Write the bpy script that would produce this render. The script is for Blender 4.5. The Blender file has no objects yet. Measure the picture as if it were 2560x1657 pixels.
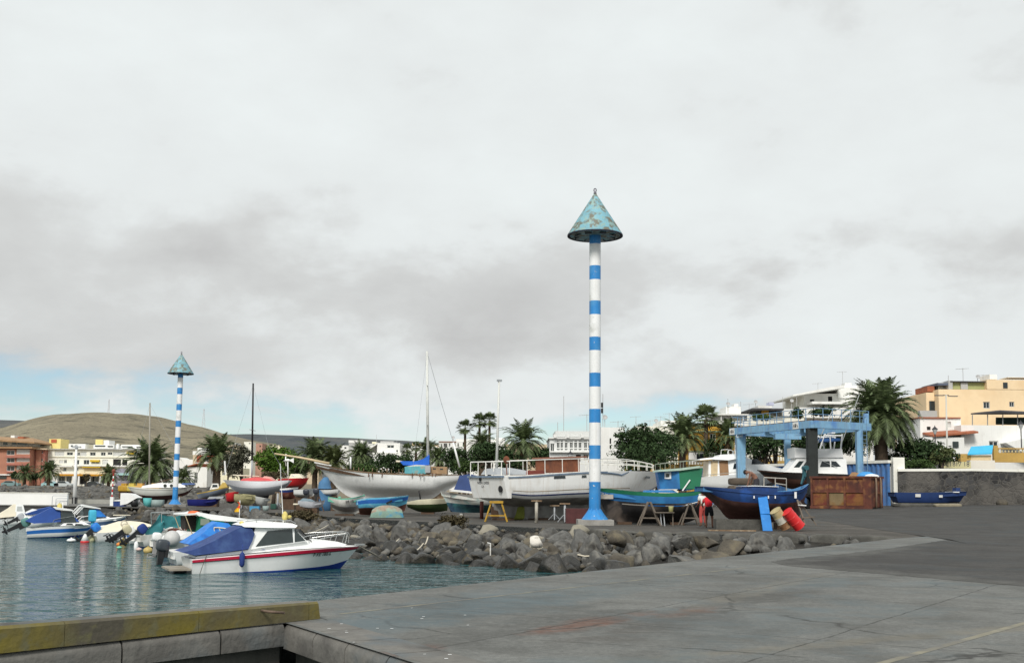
import bpy, bmesh, math, random
from mathutils import Vector, Matrix, noise
R = math.radians
rnd = random.Random(7)
SC = bpy.context.scene
COL = SC.collection
PI = math.pi
FPX = 2800.0
PITCH = math.atan((1229 - 960) / FPX)
ROLL = 0.008
CAMZ = 1.6
CAMROT = Matrix.Rotation(PI / 2 + PITCH, 3, 'X') @ Matrix.Rotation(ROLL, 3, 'Z')
CAMPOS = Vector((0, 0, CAMZ))
def ray(px, py):
 return CAMROT @ Vector(((px - 1280) / FPX, -(py - 960) / FPX, -1.0))
def P(px, py, Y):
 d = ray(px, py); return CAMPOS + d * (Y / d.y)
def G(px, py, z=0.0):
 d = ray(px, py); return CAMPOS + d * ((z - CAMZ) / d.z)
WZ = -1.1                                    # water level
def sstep(a, b, x):
 t = max(0.0, min(1.0, (x - a) / (b - a))); return t * t * (3 - 2 * t)
def gz(x, y):                                # height of the yard
 return sstep(45, 95, y) * min(1.2, 0.022 * max(0.0, x - 4)) - 0.3 * sstep(70, 118, y) * sstep(2, -24, x)
def lerp(a, b, t): return a + (b - a) * t
MATS = {}
def lin(c):
 if isinstance(c, str):
  c = [int(c[i:i + 2], 16) / 255 for i in (0, 2, 4)]
  c = [(v / 12.92 if v <= .04045 else ((v + .055) / 1.055) ** 2.4) for v in c]
 return (c[0], c[1], c[2], 1.0)
def mat(name, col, rough=.7, var=.12, scale=2.0, bump=0.0, bscale=None, metal=0.0, patch=None, patch2=None, streak=None, spec=.4, island=0.0, trans=0.0):
 """procedural paint: colour with two noise scales, optional patches (colour, scale, threshold, softness) and vertical streaks"""
 if name in MATS: return MATS[name]
 m = bpy.data.materials.new(name); m.use_nodes = True; MATS[name] = m
 nt = m.node_tree; N = nt.nodes; L = nt.links
 b = N['Principled BSDF']; b.inputs['Roughness'].default_value = rough; b.inputs['Metallic'].default_value = metal
 b.inputs['Specular IOR Level'].default_value = spec
 tc = N.new('ShaderNodeTexCoord'); co = tc.outputs['Object']
 def nz(s, det=4, vec=None, dist=0.0):
  n = N.new('ShaderNodeTexNoise'); n.inputs['Scale'].default_value = s; n.inputs['Detail'].default_value = det
  n.inputs['Distortion'].default_value = dist
  L.new(vec if vec else co, n.inputs['Vector']); return n.outputs['Fac']
 def rng(v, a, b2, lo, hi):
  r = N.new('ShaderNodeMapRange'); r.inputs[1].default_value = a; r.inputs[2].default_value = b2
  r.inputs[3].default_value = lo; r.inputs[4].default_value = hi; L.new(v, r.inputs[0]); return r.outputs[0]
 def mix(fac, A, B, mode='MIX'):
  x = N.new('ShaderNodeMix'); x.data_type = 'RGBA'; x.blend_type = mode; x.clamp_factor = True
  if isinstance(fac, (int, float)): x.inputs[0].default_value = fac
  else: L.new(fac, x.inputs[0])
  for s, v in ((6, A), (7, B)):
   if isinstance(v, tuple): x.inputs[s].default_value = v
   else: L.new(v, x.inputs[s])
  return x.outputs[2]
 c = lin(col); cur = c
 if var > 0:
  v1 = rng(nz(scale, 5), .3, .7, 1 - var, 1 + var * .7)
  v2 = rng(nz(scale * 7, 3), .3, .7, 1 - var * .5, 1 + var * .35)
  mm = N.new('ShaderNodeMath'); mm.operation = 'MULTIPLY'; L.new(v1, mm.inputs[0]); L.new(v2, mm.inputs[1])
  cc = N.new('ShaderNodeCombineColor'); [L.new(mm.outputs[0], cc.inputs[i]) for i in range(3)]
  cur = mix(1.0, c, cc.outputs[0], 'MULTIPLY')
 if island > 0:
  g = N.new('ShaderNodeNewGeometry')
  v = rng(g.outputs['Random Per Island'], 0, 1, 1 - island, 1 + island)
  cc = N.new('ShaderNodeCombineColor'); [L.new(v, cc.inputs[i]) for i in range(3)]
  cur = mix(1.0, cur, cc.outputs[0], 'MULTIPLY')
 for p in (patch, patch2):
  if p:
   col2, s, th, soft = p[:4]
   vec = None
   if len(p) > 4:
    mp = N.new('ShaderNodeMapping'); mp.inputs['Scale'].default_value = p[4]; L.new(co, mp.inputs['Vector']); vec = mp.outputs[0]
   cur = mix(rng(nz(s, 6, vec, .3), th - soft, th + soft, 0, 1), cur, lin(col2))
 if streak:
  mp = N.new('ShaderNodeMapping'); mp.inputs['Scale'].default_value = (6, 6, .35); L.new(co, mp.inputs['Vector'])
  cur = mix(rng(nz(1.0, 4, mp.outputs[0]), .5, .75, 0, streak[1]), cur, lin(streak[0]))
 if isinstance(cur, tuple): b.inputs['Base Color'].default_value = cur
 else: L.new(cur, b.inputs['Base Color'])
 if trans: b.inputs['Transmission Weight'].default_value = trans
 if bump > 0:
  bp = N.new('ShaderNodeBump'); bp.inputs['Strength'].default_value = min(1, bump); bp.inputs['Distance'].default_value = .05
  L.new(nz(bscale or scale * 8, 6), bp.inputs['Height']); L.new(bp.outputs[0], b.inputs['Normal'])
 return m
class MB:
 def __init__(s, M=None): s.v = []; s.f = []; s.m = []; s.M = M
 def add(s, vs, fs, mi=0, M=None):
  o = len(s.v)
  for p in vs:
   p = Vector(p)
   if M is not None: p = M @ p
   if s.M is not None: p = s.M @ p
   s.v.append(p)
  for k, f in enumerate(fs):
   s.f.append([i + o for i in f]); s.m.append(mi[k] if isinstance(mi, list) else mi)
  return s
 def box(s, c, sz, mi=0, M=None, taper=1.0):
  x, y, z = sz[0] / 2, sz[1] / 2, sz[2] / 2; c = Vector(c)
  vs = [c + Vector((a * x * (taper if d > 0 else 1), b * y * (taper if d > 0 else 1), d * z)) for d in (-1, 1) for a, b in ((-1, -1), (1, -1), (1, 1), (-1, 1))]
  return s.add(vs, [(3, 2, 1, 0), (4, 5, 6, 7), (0, 1, 5, 4), (1, 2, 6, 5), (2, 3, 7, 6), (3, 0, 4, 7)], mi, M)
 def bar(s, p, q, w, h=None, mi=0, up=(0, 0, 1)):
  p, q = Vector(p), Vector(q); h = h or w; d = (q - p)
  if d.length < 1e-6: return s
  d.normalize(); u = Vector(up)
  if abs(d.dot(u)) > .98: u = Vector((1, 0, 0))
  a = d.cross(u).normalized() * (w / 2); b = a.cross(d).normalized() * (h / 2)
  vs = [p - a - b, p + a - b, p + a + b, p - a + b, q - a - b, q + a - b, q + a + b, q - a + b]
  return s.add(vs, [(0, 1, 2, 3), (7, 6, 5, 4), (0, 4, 5, 1), (1, 5, 6, 2), (2, 6, 7, 3), (3, 7, 4, 0)], mi)
 def tube(s, pts, r, n=6, mi=0, closed=False, r1=None):
  pts = [Vector(p) for p in pts]; k = len(pts); vs = []; fs = []
  prev = None
  for i, p in enumerate(pts):
   a = pts[i - 1] if (i > 0 or closed) else pts[0]; c = pts[(i + 1) % k] if (i < k - 1 or closed) else pts[-1]
   d = (c - a).normalized()
   if prev is None:
    u = Vector((0, 0, 1)) if abs(d.z) < .9 else Vector((1, 0, 0)); u = (u - d * u.dot(d)).normalized()
   else:
    u = (prev - d * prev.dot(d)); u = u.normalized() if u.length > 1e-6 else Vector((0, 0, 1))
   prev = u; w = d.cross(u)
   rr = r if r1 is None else lerp(r, r1, i / (k - 1))
   for j in range(n):
    t = 2 * PI * j / n; vs.append(p + (u * math.cos(t) + w * math.sin(t)) * rr)
  for i in range(k if closed else k - 1):
   for j in range(n):
    a = i * n + j; b = i * n + (j + 1) % n; i2 = (i + 1) % k
    fs.append((a, b, i2 * n + (j + 1) % n, i2 * n + j))
  if not closed: fs += [tuple(range(n - 1, -1, -1)), tuple(range((k - 1) * n, k * n))]
  return s.add(vs, fs, mi)
 def lathe(s, prof, n=20, mi=0, M=None, capa=True, capb=True):
  vs = []; fs = []; ms = []
  for r, z in prof:
   for j in range(n):
    t = 2 * PI * j / n; vs.append((r * math.cos(t), r * math.sin(t), z))
  for i in range(len(prof) - 1):
   for j in range(n):
    fs.append((i * n + j, i * n + (j + 1) % n, (i + 1) * n + (j + 1) % n, (i + 1) * n + j)); ms.append(mi[i] if isinstance(mi, list) else mi)
  if capa: fs.append(tuple(range(n - 1, -1, -1))); ms.append(mi[0] if isinstance(mi, list) else mi)
  if capb: fs.append(tuple(range((len(prof) - 1) * n, len(prof) * n))); ms.append(mi[-1] if isinstance(mi, list) else mi)
  return s.add(vs, fs, ms, M)
 def prof(s, poly, yf, mi=0, y0=None):
  """polygon in the x-z plane given a width: from -yf(z) to +yf(z) (or from y0 to yf when y0 is a number)"""
  n = len(poly)
  if not callable(yf): w = yf; yf = lambda x, z: w
  if y0 is None: lo = [(x, -yf(x, z), z) for x, z in poly]
  else: lo = [(x, y0, z) for x, z in poly]
  hi = [(x, yf(x, z), z) for x, z in poly]
  fs = [tuple(range(n)), tuple(range(2 * n - 1, n - 1, -1))]
  fs += [(i + n, (i + 1) % n + n, (i + 1) % n, i) for i in range(n)]
  return s.add(lo + hi, fs, mi)
 def ell(s, c, r, nu=14, nv=9, mi=0, M=None):
  if not hasattr(r, '__len__'): r = (r, r, r)
  c = Vector(c); vs = [c + Vector((0, 0, -r[2]))]; fs = []
  for i in range(1, nv):
   ph = PI * i / nv - PI / 2
   for j in range(nu):
    t = 2 * PI * j / nu
    vs.append(c + Vector((r[0] * math.cos(ph) * math.cos(t), r[1] * math.cos(ph) * math.sin(t), r[2] * math.sin(ph))))
  vs.append(c + Vector((0, 0, r[2]))); top = len(vs) - 1
  for j in range(nu): fs.append((0, 1 + (j + 1) % nu, 1 + j)); fs.append((top, 1 + (nv - 2) * nu + j, 1 + (nv - 2) * nu + (j + 1) % nu))
  for i in range(nv - 2):
   for j in range(nu):
    a = 1 + i * nu; fs.append((a + j, a + (j + 1) % nu, a + nu + (j + 1) % nu, a + nu + j))
  return s.add(vs, fs, mi, M)
 def rbox(s, c, sz, r, mi=0, M=None, n=3):
  """box with rounded vertical and top edges (superellipsoid)"""
  vs = []; fs = []; nu, nv = 24, 12; e = r if r > .3 else .35
  def sp(w, m): v = math.cos(w); return math.copysign(abs(v) ** m, v)
  def ss(w, m): v = math.sin(w); return math.copysign(abs(v) ** m, v)
  for i in range(nv + 1):
   ph = -PI / 2 + PI * i / nv
   for j in range(nu):
    t = -PI + 2 * PI * j / nu
    vs.append((c[0] + sz[0] / 2 * sp(ph, e) * sp(t, e), c[1] + sz[1] / 2 * sp(ph, e) * ss(t, e), c[2] + sz[2] / 2 * ss(ph, e)))
  for i in range(nv):
   for j in range(nu): fs.append((i * nu + j, i * nu + (j + 1) % nu, (i + 1) * nu + (j + 1) % nu, (i + 1) * nu + j))
  return s.add(vs, fs, mi, M)
 def grid(s, fn, nu, nv, mi=0):
  vs = [fn(i / nu, j / nv) for j in range(nv + 1) for i in range(nu + 1)]
  fs = [(j * (nu + 1) + i, j * (nu + 1) + i + 1, (j + 1) * (nu + 1) + i + 1, (j + 1) * (nu + 1) + i) for j in range(nv) for i in range(nu)]
  return s.add(vs, fs, mi)
 def build(s, name, mats, parent=None, smooth=False, loc=None, rz=0.0, auto=None):
  me = bpy.data.meshes.new(name); me.from_pydata([tuple(v) for v in s.v], [], s.f)
  if not isinstance(mats, (list, tuple)): mats = [mats]
  for m in mats: me.materials.append(m)
  me.polygons.foreach_set('material_index', s.m)
  me.polygons.foreach_set('use_smooth', [bool(smooth)] * len(s.f))
  bm = bmesh.new(); bm.from_mesh(me); bmesh.ops.recalc_face_normals(bm, faces=bm.faces[:])
  if smooth and auto is not None:
   for e in bm.edges:
    if len(e.link_faces) == 2 and e.calc_face_angle(0) > auto: e.smooth = False
  bm.to_mesh(me); bm.free(); me.update()
  o = bpy.data.objects.new(name, me); COL.objects.link(o)
  if parent is not None: o.parent = parent
  if loc is not None: o.location = loc
  if rz: o.rotation_euler.z = rz
  return o
def tag(o, label=None, cat=None, group=None, kind=None):
 for k, v in (('label', label), ('category', cat), ('group', group), ('kind', kind)):
  if v: o[k] = v
 return o
def thing(name, label, cat, loc=(0, 0, 0), rz=0.0, group=None):
 o = bpy.data.objects.new(name, None); COL.objects.link(o); o.empty_display_size = .3
 o.location = loc; o.rotation_euler = (0, 0, rz); return tag(o, label, cat, group)
def kids(o): return [c for c in bpy.data.objects if c.parent == o]
def dup(o, loc=None, rz=None, label=None, parent=None, scale=None):
 c = o.copy(); COL.objects.link(c)
 if parent is not None: c.parent = parent
 for ch in kids(o): dup(ch, parent=c)
 if loc is not None: c.location = loc
 if rz is not None: c.rotation_euler.z = rz
 if scale is not None: c.scale = (scale,) * 3 if not hasattr(scale, '__len__') else scale
 if label: c['label'] = label
 return c
def text(s, size, parent, org, xd, ud, m, name='lettering', ext=.004):
 cu = bpy.data.curves.new(name, 'FONT'); cu.body = s; cu.size = size; cu.extrude = ext; cu.align_x = 'CENTER'; cu.align_y = 'CENTER'
 t = bpy.data.objects.new(name, cu); COL.objects.link(t)
 dg = bpy.context.evaluated_depsgraph_get(); dg.update()
 me = bpy.data.meshes.new_from_object(t.evaluated_get(dg)); bpy.data.objects.remove(t)
 xd = Vector(xd).normalized(); ud = Vector(ud).normalized(); nd = xd.cross(ud)
 M = Matrix((xd, ud, nd)).transposed().to_4x4(); M.translation = Vector(org)
 me.transform(M); me.materials.clear(); me.materials.append(m)
 o = bpy.data.objects.new(name, me); COL.objects.link(o); o.parent = parent
 return o
def catmull(pts, t):
 n = len(pts)
 if n == 1: return pts[0][1]
 if t <= pts[0][0]: return pts[0][1]
 if t >= pts[-1][0]: return pts[-1][1]
 for i in range(n - 1):
  if pts[i][0] <= t <= pts[i + 1][0]: break
 t0, p1 = pts[i]; t1, p2 = pts[i + 1]; h = t1 - t0
 def slope(k):
  if k == 0: return (pts[1][1] - pts[0][1]) / (pts[1][0] - pts[0][0])
  if k == n - 1: return (pts[-1][1] - pts[-2][1]) / (pts[-1][0] - pts[-2][0])
  return (pts[k + 1][1] - pts[k - 1][1]) / (pts[k + 1][0] - pts[k - 1][0])
 u = (t - t0) / h; m1 = slope(i) * h; m2 = slope(i + 1) * h
 return (2 * u ** 3 - 3 * u ** 2 + 1) * p1 + (u ** 3 - 2 * u ** 2 + u) * m1 + (-2 * u ** 3 + 3 * u ** 2) * p2 + (u ** 3 - u ** 2) * m2
class Frame:
 """local frame of a boat: x towards the bow, y to port, z up from its base"""
 def __init__(s, x, y, z, ang):
  s.o = Vector((x, y, z)); s.a = ang; s.X = Vector((math.cos(ang), math.sin(ang), 0)); s.Y = Vector((-math.sin(ang), math.cos(ang), 0))
 def q(s, px, py, off=0.0):                # pixel -> (x, z) on the plane y = off
  d = ray(px, py); w = CAMPOS - s.o
  t = (off - w.dot(s.Y)) / d.dot(s.Y); p = w + d * t
  return (p.dot(s.X), p.z)
 def qs(s, pts, off=0.0): return [s.q(a, b, off) for a, b in pts]
 def at(s, x, y, z): return s.o + s.X * x + s.Y * y + Vector((0, 0, z))
def frame_at(px, Y, ang, z=None):
 x = (P(px, 1229, Y)).x
 return Frame(x, Y, gz(x, Y) if z is None else z, R(ang))
ROUND = [(0, 0), (.3, .06), (.6, .18), (.82, .38), (.94, .62), (.99, .84), (1, 1)]
VEE = [(0, 0), (.4, .14), (.8, .3), (.86, .36), (.92, .6), (.97, .85), (1, 1)]
KEEL = [(0, 0), (.06, .12), (.1, .28), (.3, .4), (.62, .5), (.84, .62), (.96, .8), (1, 1)]
FLAT = [(0, 0), (.75, .08), (.86, .3), (.94, .65), (1, 1)]
def hull(root, sheer, keel, beam, mats, sect=ROUND, bands=None, n=30, dd=.12, rim=.06, deckmat=None, inmat=None, rimmat=None, bow=.5, name='hull', smooth=True, deckname='deck'):
 """sheer, keel: (x,z) stern->bow; beam: (t, half beam).  bands: list of (u_max, material index)"""
 sheer = sorted(sheer); keel = sorted(keel)
 def par(c): return [((x - c[0][0]) / (c[-1][0] - c[0][0]), z) for x, z in c]
 sp, kp = par(sheer), par(keel)
 def pt(t, yu, u, w=0):
  xs = lerp(sheer[0][0], sheer[-1][0], t); xk = lerp(keel[0][0], keel[-1][0], t)
  zs = catmull(sp, t); zk = catmull(kp, t); b = catmull(beam, t)
  k = sstep(bow, 1.0, t); yy = lerp(yu, u ** 1.15, k * .8)
  return Vector((lerp(xk, xs, u), b * yy, lerp(zk, zs, u)))
 mb = MB(); S = len(sect); ts = [1 - (1 - i / n) ** 1.15 for i in range(n + 1)]
 bands = bands or [(1, 0)]
 def band(u):
  for um, mi in bands:
   if u <= um + 1e-6: return mi
  return bands[-1][1]
 for sg in (1, -1):
  vs = []; fs = []; ms = []
  for t in ts:
   for yu, u in sect:
    p = pt(t, yu, u); vs.append((p.x, p.y * sg, p.z))
  for i in range(n):
   for j in range(S - 1):
    fs.append((i * S + j, i * S + j + 1, (i + 1) * S + j + 1, (i + 1) * S + j)); ms.append(band((sect[j][1] + sect[j + 1][1]) / 2))
  mb.add(vs, fs, ms)
 tv = [pt(0, yu, u) for yu, u in sect]
 if catmull(beam, 0) > .03:
  for j in range(S - 1):
   a, b = tv[j], tv[j + 1]
   mb.add([a, b, (b.x, -b.y, b.z), (a.x, -a.y, a.z)], [(0, 1, 2, 3)], band((sect[j][1] + sect[j + 1][1]) / 2))
 rm = len(mats); im = rm + 1
 mats = list(mats) + [rimmat or mats[0], inmat or mats[0]]
 md = MB()
 for sg in (1, -1):
  rv = []; dv = []
  for t in ts:
   p = pt(t, 1, 1); y1 = max(.0, p.y - rim); q = (p.x, sg * y1, p.z)
   rv += [(p.x, sg * p.y, p.z), q, (p.x - (.0 if t < .9 else dd * .3), sg * max(0, y1 - dd * .12), p.z - dd)]
   dv += [(p.x, 0, p.z - dd + .02 * min(1, y1)), (p.x, sg * max(0, y1 - dd * .1), p.z - dd + .003)]
  fs = []; ms = []
  for i in range(n):
   for j in range(2): fs.append((i * 3 + j, i * 3 + j + 1, i * 3 + 4 + j, i * 3 + 3 + j)); ms.append(rm if j == 0 else im)
  mb.add(rv, fs, ms)
  md.add(dv, [(i * 2, i * 2 + 1, i * 2 + 3, i * 2 + 2) for i in range(n)], 0)
 a = pt(0, 1, 1); y1 = max(0, a.y - rim)
 if y1 > .02:
  mb.add([(a.x, a.y, a.z), (a.x, -a.y, a.z), (a.x + rim, -y1, a.z + .002), (a.x + rim, y1, a.z + .002)], [(0, 1, 2, 3)], rm)
  mb.add([(a.x + rim, -y1, a.z), (a.x + rim, y1, a.z), (a.x + rim, y1, a.z - dd), (a.x + rim, -y1, a.z - dd)], [(0, 1, 2, 3)], im)
 h = mb.build(name, mats, root, smooth=smooth, auto=R(40))
 d = md.build(deckname, deckmat or mats[0], root)
 return pt, h
def strake(root, pt, sect, u0, u1, m, name='stripe', out=.012, n=40, t0=0.0, t1=1.0):
 def yat(u):
  for (a, ua), (b, ub) in zip(sect, sect[1:]):
   if ua <= u <= ub: return lerp(a, b, (u - ua) / (ub - ua))
  return sect[-1][0]
 mb = MB()
 for sg in (1, -1):
  vs = []
  for i in range(n + 1):
   t = lerp(t0, t1, i / n)
   for u, o in ((u0, 0), (u0, out), (u1, out), (u1, 0)):
    p = pt(t, yat(u), u); vs.append((p.x, sg * (p.y + o), p.z))
  fs = [(i * 4 + j, i * 4 + j + 1, i * 4 + 5 + j, i * 4 + 4 + j) for i in range(n) for j in range(3)]
  mb.add(vs, fs)
 return mb.build(name, m, root, smooth=True, auto=R(40))
def rail_line(root, pts, r, posts, m, name='rail', sub=None):
 mb = MB(); mb.tube(pts, r)
 for a, b in posts: mb.tube([a, b], r * .85)
 return mb.build(name, m, root, smooth=True, auto=R(50))
def outboard(root, x, y, z, tilt, cowlm, legm, s=1.0, steer=0.0, name='outboard_motor'):
 """outboard hung on the transom; tilt in degrees (0 = leg down, 70 = tilted out of the water)"""
 M = Matrix.Translation((x, y, z)) @ Matrix.Rotation(R(steer), 4, 'Z') @ Matrix.Rotation(R(tilt), 4, 'Y')
 mb = MB(M)
 mb.box((.02 * s, 0, -.05 * s), (.12 * s, .24 * s, .34 * s))
 mb.prof([(-.30 * s, .0), (-.02 * s, .0), (-.06 * s, -.45 * s), (-.09 * s, -.8 * s), (-.26 * s, -.8 * s), (-.26 * s, -.45 * s)], .07 * s)
 mb.box((-.24 * s, 0, -.70 * s), (.42 * s, .2 * s, .025 * s))
 mb.lathe([(.01, -.28 * s), (.06 * s, -.15 * s), (.065 * s, .1 * s), (.03 * s, .2 * s)], 10, M=Matrix.Translation((-.2 * s, 0, -.88 * s)) @ Matrix.Rotation(R(90), 4, 'Y'))
 mb.prof([(-.28 * s, -.9 * s), (-.08 * s, -.9 * s), (-.2 * s, -1.08 * s), (-.28 * s, -1.06 * s)], .02 * s)
 for k in range(3):
  mb.box((-.5 * s, 0, .09 * s), (.03 * s, .1 * s, .16 * s), M=Matrix.Translation((0, 0, -.88 * s)) @ Matrix.Rotation(R(120 * k), 4, 'X'))
 leg = mb.build(name, legm, root, smooth=True, auto=R(35))
 c = MB(M); c.rbox((-.15 * s, 0, .22 * s), (.50 * s, .34 * s, .46 * s), .62)
 c.build('cowl', cowlm, leg, smooth=True)
 return leg
def buoy(px, py, r, m, label, cat='buoy', name='buoy', group=None, z=WZ, sq=1.0):
 c = G(px, py + 0, z); mb = MB(); mb.ell((0, 0, r * .45), (r, r, r * sq), 14, 10)
 mb.tube([(0, 0, r * (.4 + sq)), (0, 0, r * (.65 + sq))], r * .18)
 o = mb.build(name, m, None, smooth=True, loc=(c.x, c.y, z)); return tag(o, label, cat, group)
def rope(pts, r, m, name, label, sag=.0, parent=None):
 out = []
 for (a, b) in zip(pts, pts[1:]):
  a, b = Vector(a), Vector(b)
  for i in range(9):
   t = i / 9; p = a.lerp(b, t); p.z -= sag * 4 * t * (1 - t); out.append(p)
 out.append(Vector(pts[-1])); o0 = out[0].copy()
 mb = MB(); mb.tube([p - o0 for p in out], r, 5)
 o = mb.build(name, m, parent, smooth=True, loc=o0)
 if label: tag(o, label, 'rope')
 return o
cam_d = bpy.data.cameras.new('Camera'); cam = bpy.data.objects.new('Camera', cam_d); COL.objects.link(cam)
cam_d.sensor_width = 36; cam_d.sensor_fit = 'HORIZONTAL'; cam_d.lens = FPX / 2560 * 36
cam_d.shift_y = (960 - 828.5) / 2560; cam_d.clip_start = .1; cam_d.clip_end = 20000
cam.matrix_world = Matrix.Translation(CAMPOS) @ CAMROT.to_4x4(); SC.camera = cam
SC.view_settings.view_transform = 'Standard'; SC.view_settings.look = 'None'; SC.view_settings.gamma = 1.0
SC.view_settings.exposure = 0.0
SUN_EL, SUN_AZ = 42.0, 192.0                 # behind the camera, a little to its left (azimuth clockwise from +y)
w = bpy.data.worlds.new('World'); SC.world = w; w.use_nodes = True
nt = w.node_tree; N = nt.nodes; L = nt.links; N.clear()
out = N.new('ShaderNodeOutputWorld')
sky = N.new('ShaderNodeTexSky'); sky.sky_type = 'NISHITA'; sky.sun_disc = False
sky.sun_elevation = R(SUN_EL); sky.sun_rotation = R(SUN_AZ); sky.air_density = 1.0; sky.dust_density = .4; sky.ozone_density = 2.0
bg1 = N.new('ShaderNodeBackground'); bg1.inputs[1].default_value = 0.1
tint = N.new('ShaderNodeMix'); tint.data_type = 'RGBA'; tint.blend_type = 'MULTIPLY'; tint.inputs[0].default_value = 1; L.new(sky.outputs[0], tint.inputs[6]); tint.inputs[7].default_value = (.93, 1.0, 1.04, 1); L.new(tint.outputs[2], bg1.inputs[0])
tc = N.new('ShaderNodeTexCoord'); sep = N.new('ShaderNodeSeparateXYZ'); L.new(tc.outputs['Generated'], sep.inputs[0])
def math_n(op, a, b=None, c=None):
 n = N.new('ShaderNodeMath'); n.operation = op
 for i, v in enumerate((a, b, c)):
  if v is None: continue
  if isinstance(v, (int, float)): n.inputs[i].default_value = v
  else: L.new(v, n.inputs[i])
 return n.outputs[0]
def w_noise(sc, scale, det, off=(0, 0, 0), rough=.55, dist=.0):
 mp = N.new('ShaderNodeMapping'); mp.inputs['Scale'].default_value = sc; mp.inputs['Location'].default_value = off
 L.new(tc.outputs['Generated'], mp.inputs['Vector'])
 n = N.new('ShaderNodeTexNoise'); n.inputs['Scale'].default_value = scale; n.inputs['Detail'].default_value = det
 n.inputs['Roughness'].default_value = rough; n.inputs['Distortion'].default_value = dist
 L.new(mp.outputs[0], n.inputs['Vector']); return n.outputs['Fac']
def w_range(v, a, b, lo, hi, smooth=True):
 r = N.new('ShaderNodeMapRange'); r.interpolation_type = 'SMOOTHSTEP' if smooth else 'LINEAR'
 for i, x in enumerate((a, b, lo, hi)): r.inputs[i + 1].default_value = x
 L.new(v, r.inputs[0]); return r.outputs[0]
zdir = sep.outputs[2]
n1 = w_noise((1, 1, 1.9), 2.4, 6, (3.1, 1.7, .4), .5, .15)       # big soft masses
n2 = w_noise((1, 1, 1.9), 7.5, 7, (.3, 5.2, 2.4), .56, .1)        # billows
nn = math_n('ADD', math_n('MULTIPLY', n1, .58), math_n('MULTIPLY', n2, .42))
edge = math_n('ADD', zdir, math_n('MULTIPLY', math_n('SUBTRACT', nn, .5), .34))
m_hi = w_range(edge, .064, .100, 0, 1)
n3 = w_noise((1, 1, 5.5), 5.0, 6, (7.7, 2.2, .9), .55, .3)
m_lo = w_range(math_n('SUBTRACT', n3, math_n('MULTIPLY', zdir, 1.2)), .42, .60, 0, .85)
xr = w_range(sep.outputs[0], .08, .24, 0, 1)                      # a white bank towards the right
m_lo = math_n('MAXIMUM', m_lo, math_n('MULTIPLY', xr, w_range(math_n('SUBTRACT', n3, math_n('MULTIPLY', zdir, 2.0)), .22, .38, 0, 1)))
mask = math_n('MAXIMUM', m_hi, m_lo)
ramp = N.new('ShaderNodeValToRGB'); el = ramp.color_ramp.elements
el[0].position = .27; el[0].color = (.55, .555, .552, 1); el[1].position = .74; el[1].color = (.86, .91, .91, 1)
e = el.new(.44); e.color = (.66, .675, .67, 1); e = el.new(.54); e.color = (.79, .825, .825, 1)
hi = w_range(zdir, .08, .36, -.03, .095)
def bank(cx, cz, rx, rz, amt):                 # a broad grey cloud bank round one direction
 dx = math_n('MULTIPLY', math_n('SUBTRACT', sep.outputs[0], cx), 1 / rx); dz = math_n('MULTIPLY', math_n('SUBTRACT', zdir, cz), 1 / rz)
 dd_ = math_n('ADD', math_n('SQRT', math_n('ADD', math_n('MULTIPLY', dx, dx), math_n('MULTIPLY', dz, dz))), math_n('MULTIPLY', math_n('SUBTRACT', nn, .5), 3.2))
 return w_range(dd_, .25, 1.15, -amt, 0)
bk = math_n('ADD', math_n('ADD', bank(.08, .185, .32, .085, .12), bank(-.45, .21, .16, .06, .03)), math_n('ADD', bank(.33, .22, .2, .05, .06), bank(-.2, .12, .35, .03, .05)))
L.new(math_n('ADD', math_n('ADD', nn, hi), bk), ramp.inputs[0])
bg2 = N.new('ShaderNodeBackground'); bg2.inputs[1].default_value = 1.0; L.new(ramp.outputs[0], bg2.inputs[0])
mx = N.new('ShaderNodeMixShader'); L.new(mask, mx.inputs[0]); L.new(bg1.outputs[0], mx.inputs[1]); L.new(bg2.outputs[0], mx.inputs[2])
L.new(mx.outputs[0], out.inputs[0])
sd = bpy.data.lights.new('Sun', 'SUN'); sd.energy = 3.0; sd.angle = R(16); sd.color = (1, .955, .89)
so = bpy.data.objects.new('Sun', sd); COL.objects.link(so)
az, elv = R(SUN_AZ), R(SUN_EL)
sdir = Vector((math.sin(az) * math.cos(elv), math.cos(az) * math.cos(elv), math.sin(elv)))
so.rotation_euler = (-sdir).to_track_quat('-Z', 'Y').to_euler(); so.location = sdir * 200
WHITE = mat('white_paint', (.78, .79, .78), .45, .07, 1.5, patch=((.52, .52, .49), 2.2, .74, .10))
WHITE_OLD = mat('old_white_paint', (.74, .74, .71), .6, .1, 1.2, patch=((.47, .45, .40), 1.7, .66, .09), streak=((.40, .33, .25), .4))
WHITE_GEL = mat('white_gelcoat', (.85, .86, .85), .25, .04, 1.5, patch=((.62, .62, .58), 1.9, .72, .14))
CREAM = mat('cream_canvas', (.74, .68, .54), .85, .08, 2)
CANVAS_BLUE = mat('blue_canvas', (.030, .058, .185), .85, .16, 2.2, patch=((.05, .095, .24), 3, .6, .1))
CANVAS_NAVY = mat('navy_canvas', (.02, .045, .20), .8, .16, 2.5)
CANVAS_BRIGHT = mat('bright_blue_tarp', (.02, .20, .62), .55, .12, 2.5, patch=((.012, .11, .44), 3, .58, .08))
TEAL_NET = mat('teal_netting', (.035, .19, .21), .85, .22, 5)
GREEN_CANVAS = mat('green_canvas', (.01, .16, .085), .75, .12, 2)
GLASS = mat('dark_glass', (.018, .026, .03), .08, .0, spec=.6)
GLASS_G = mat('tinted_glass', (.03, .042, .042), .08, .2, 1.2, spec=.6)
BLACK = mat('black_rubber', (.012, .012, .013), .6, .2, 3)
BLACKP = mat('black_plastic', (.02, .021, .023), .4, .15, 4)
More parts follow.
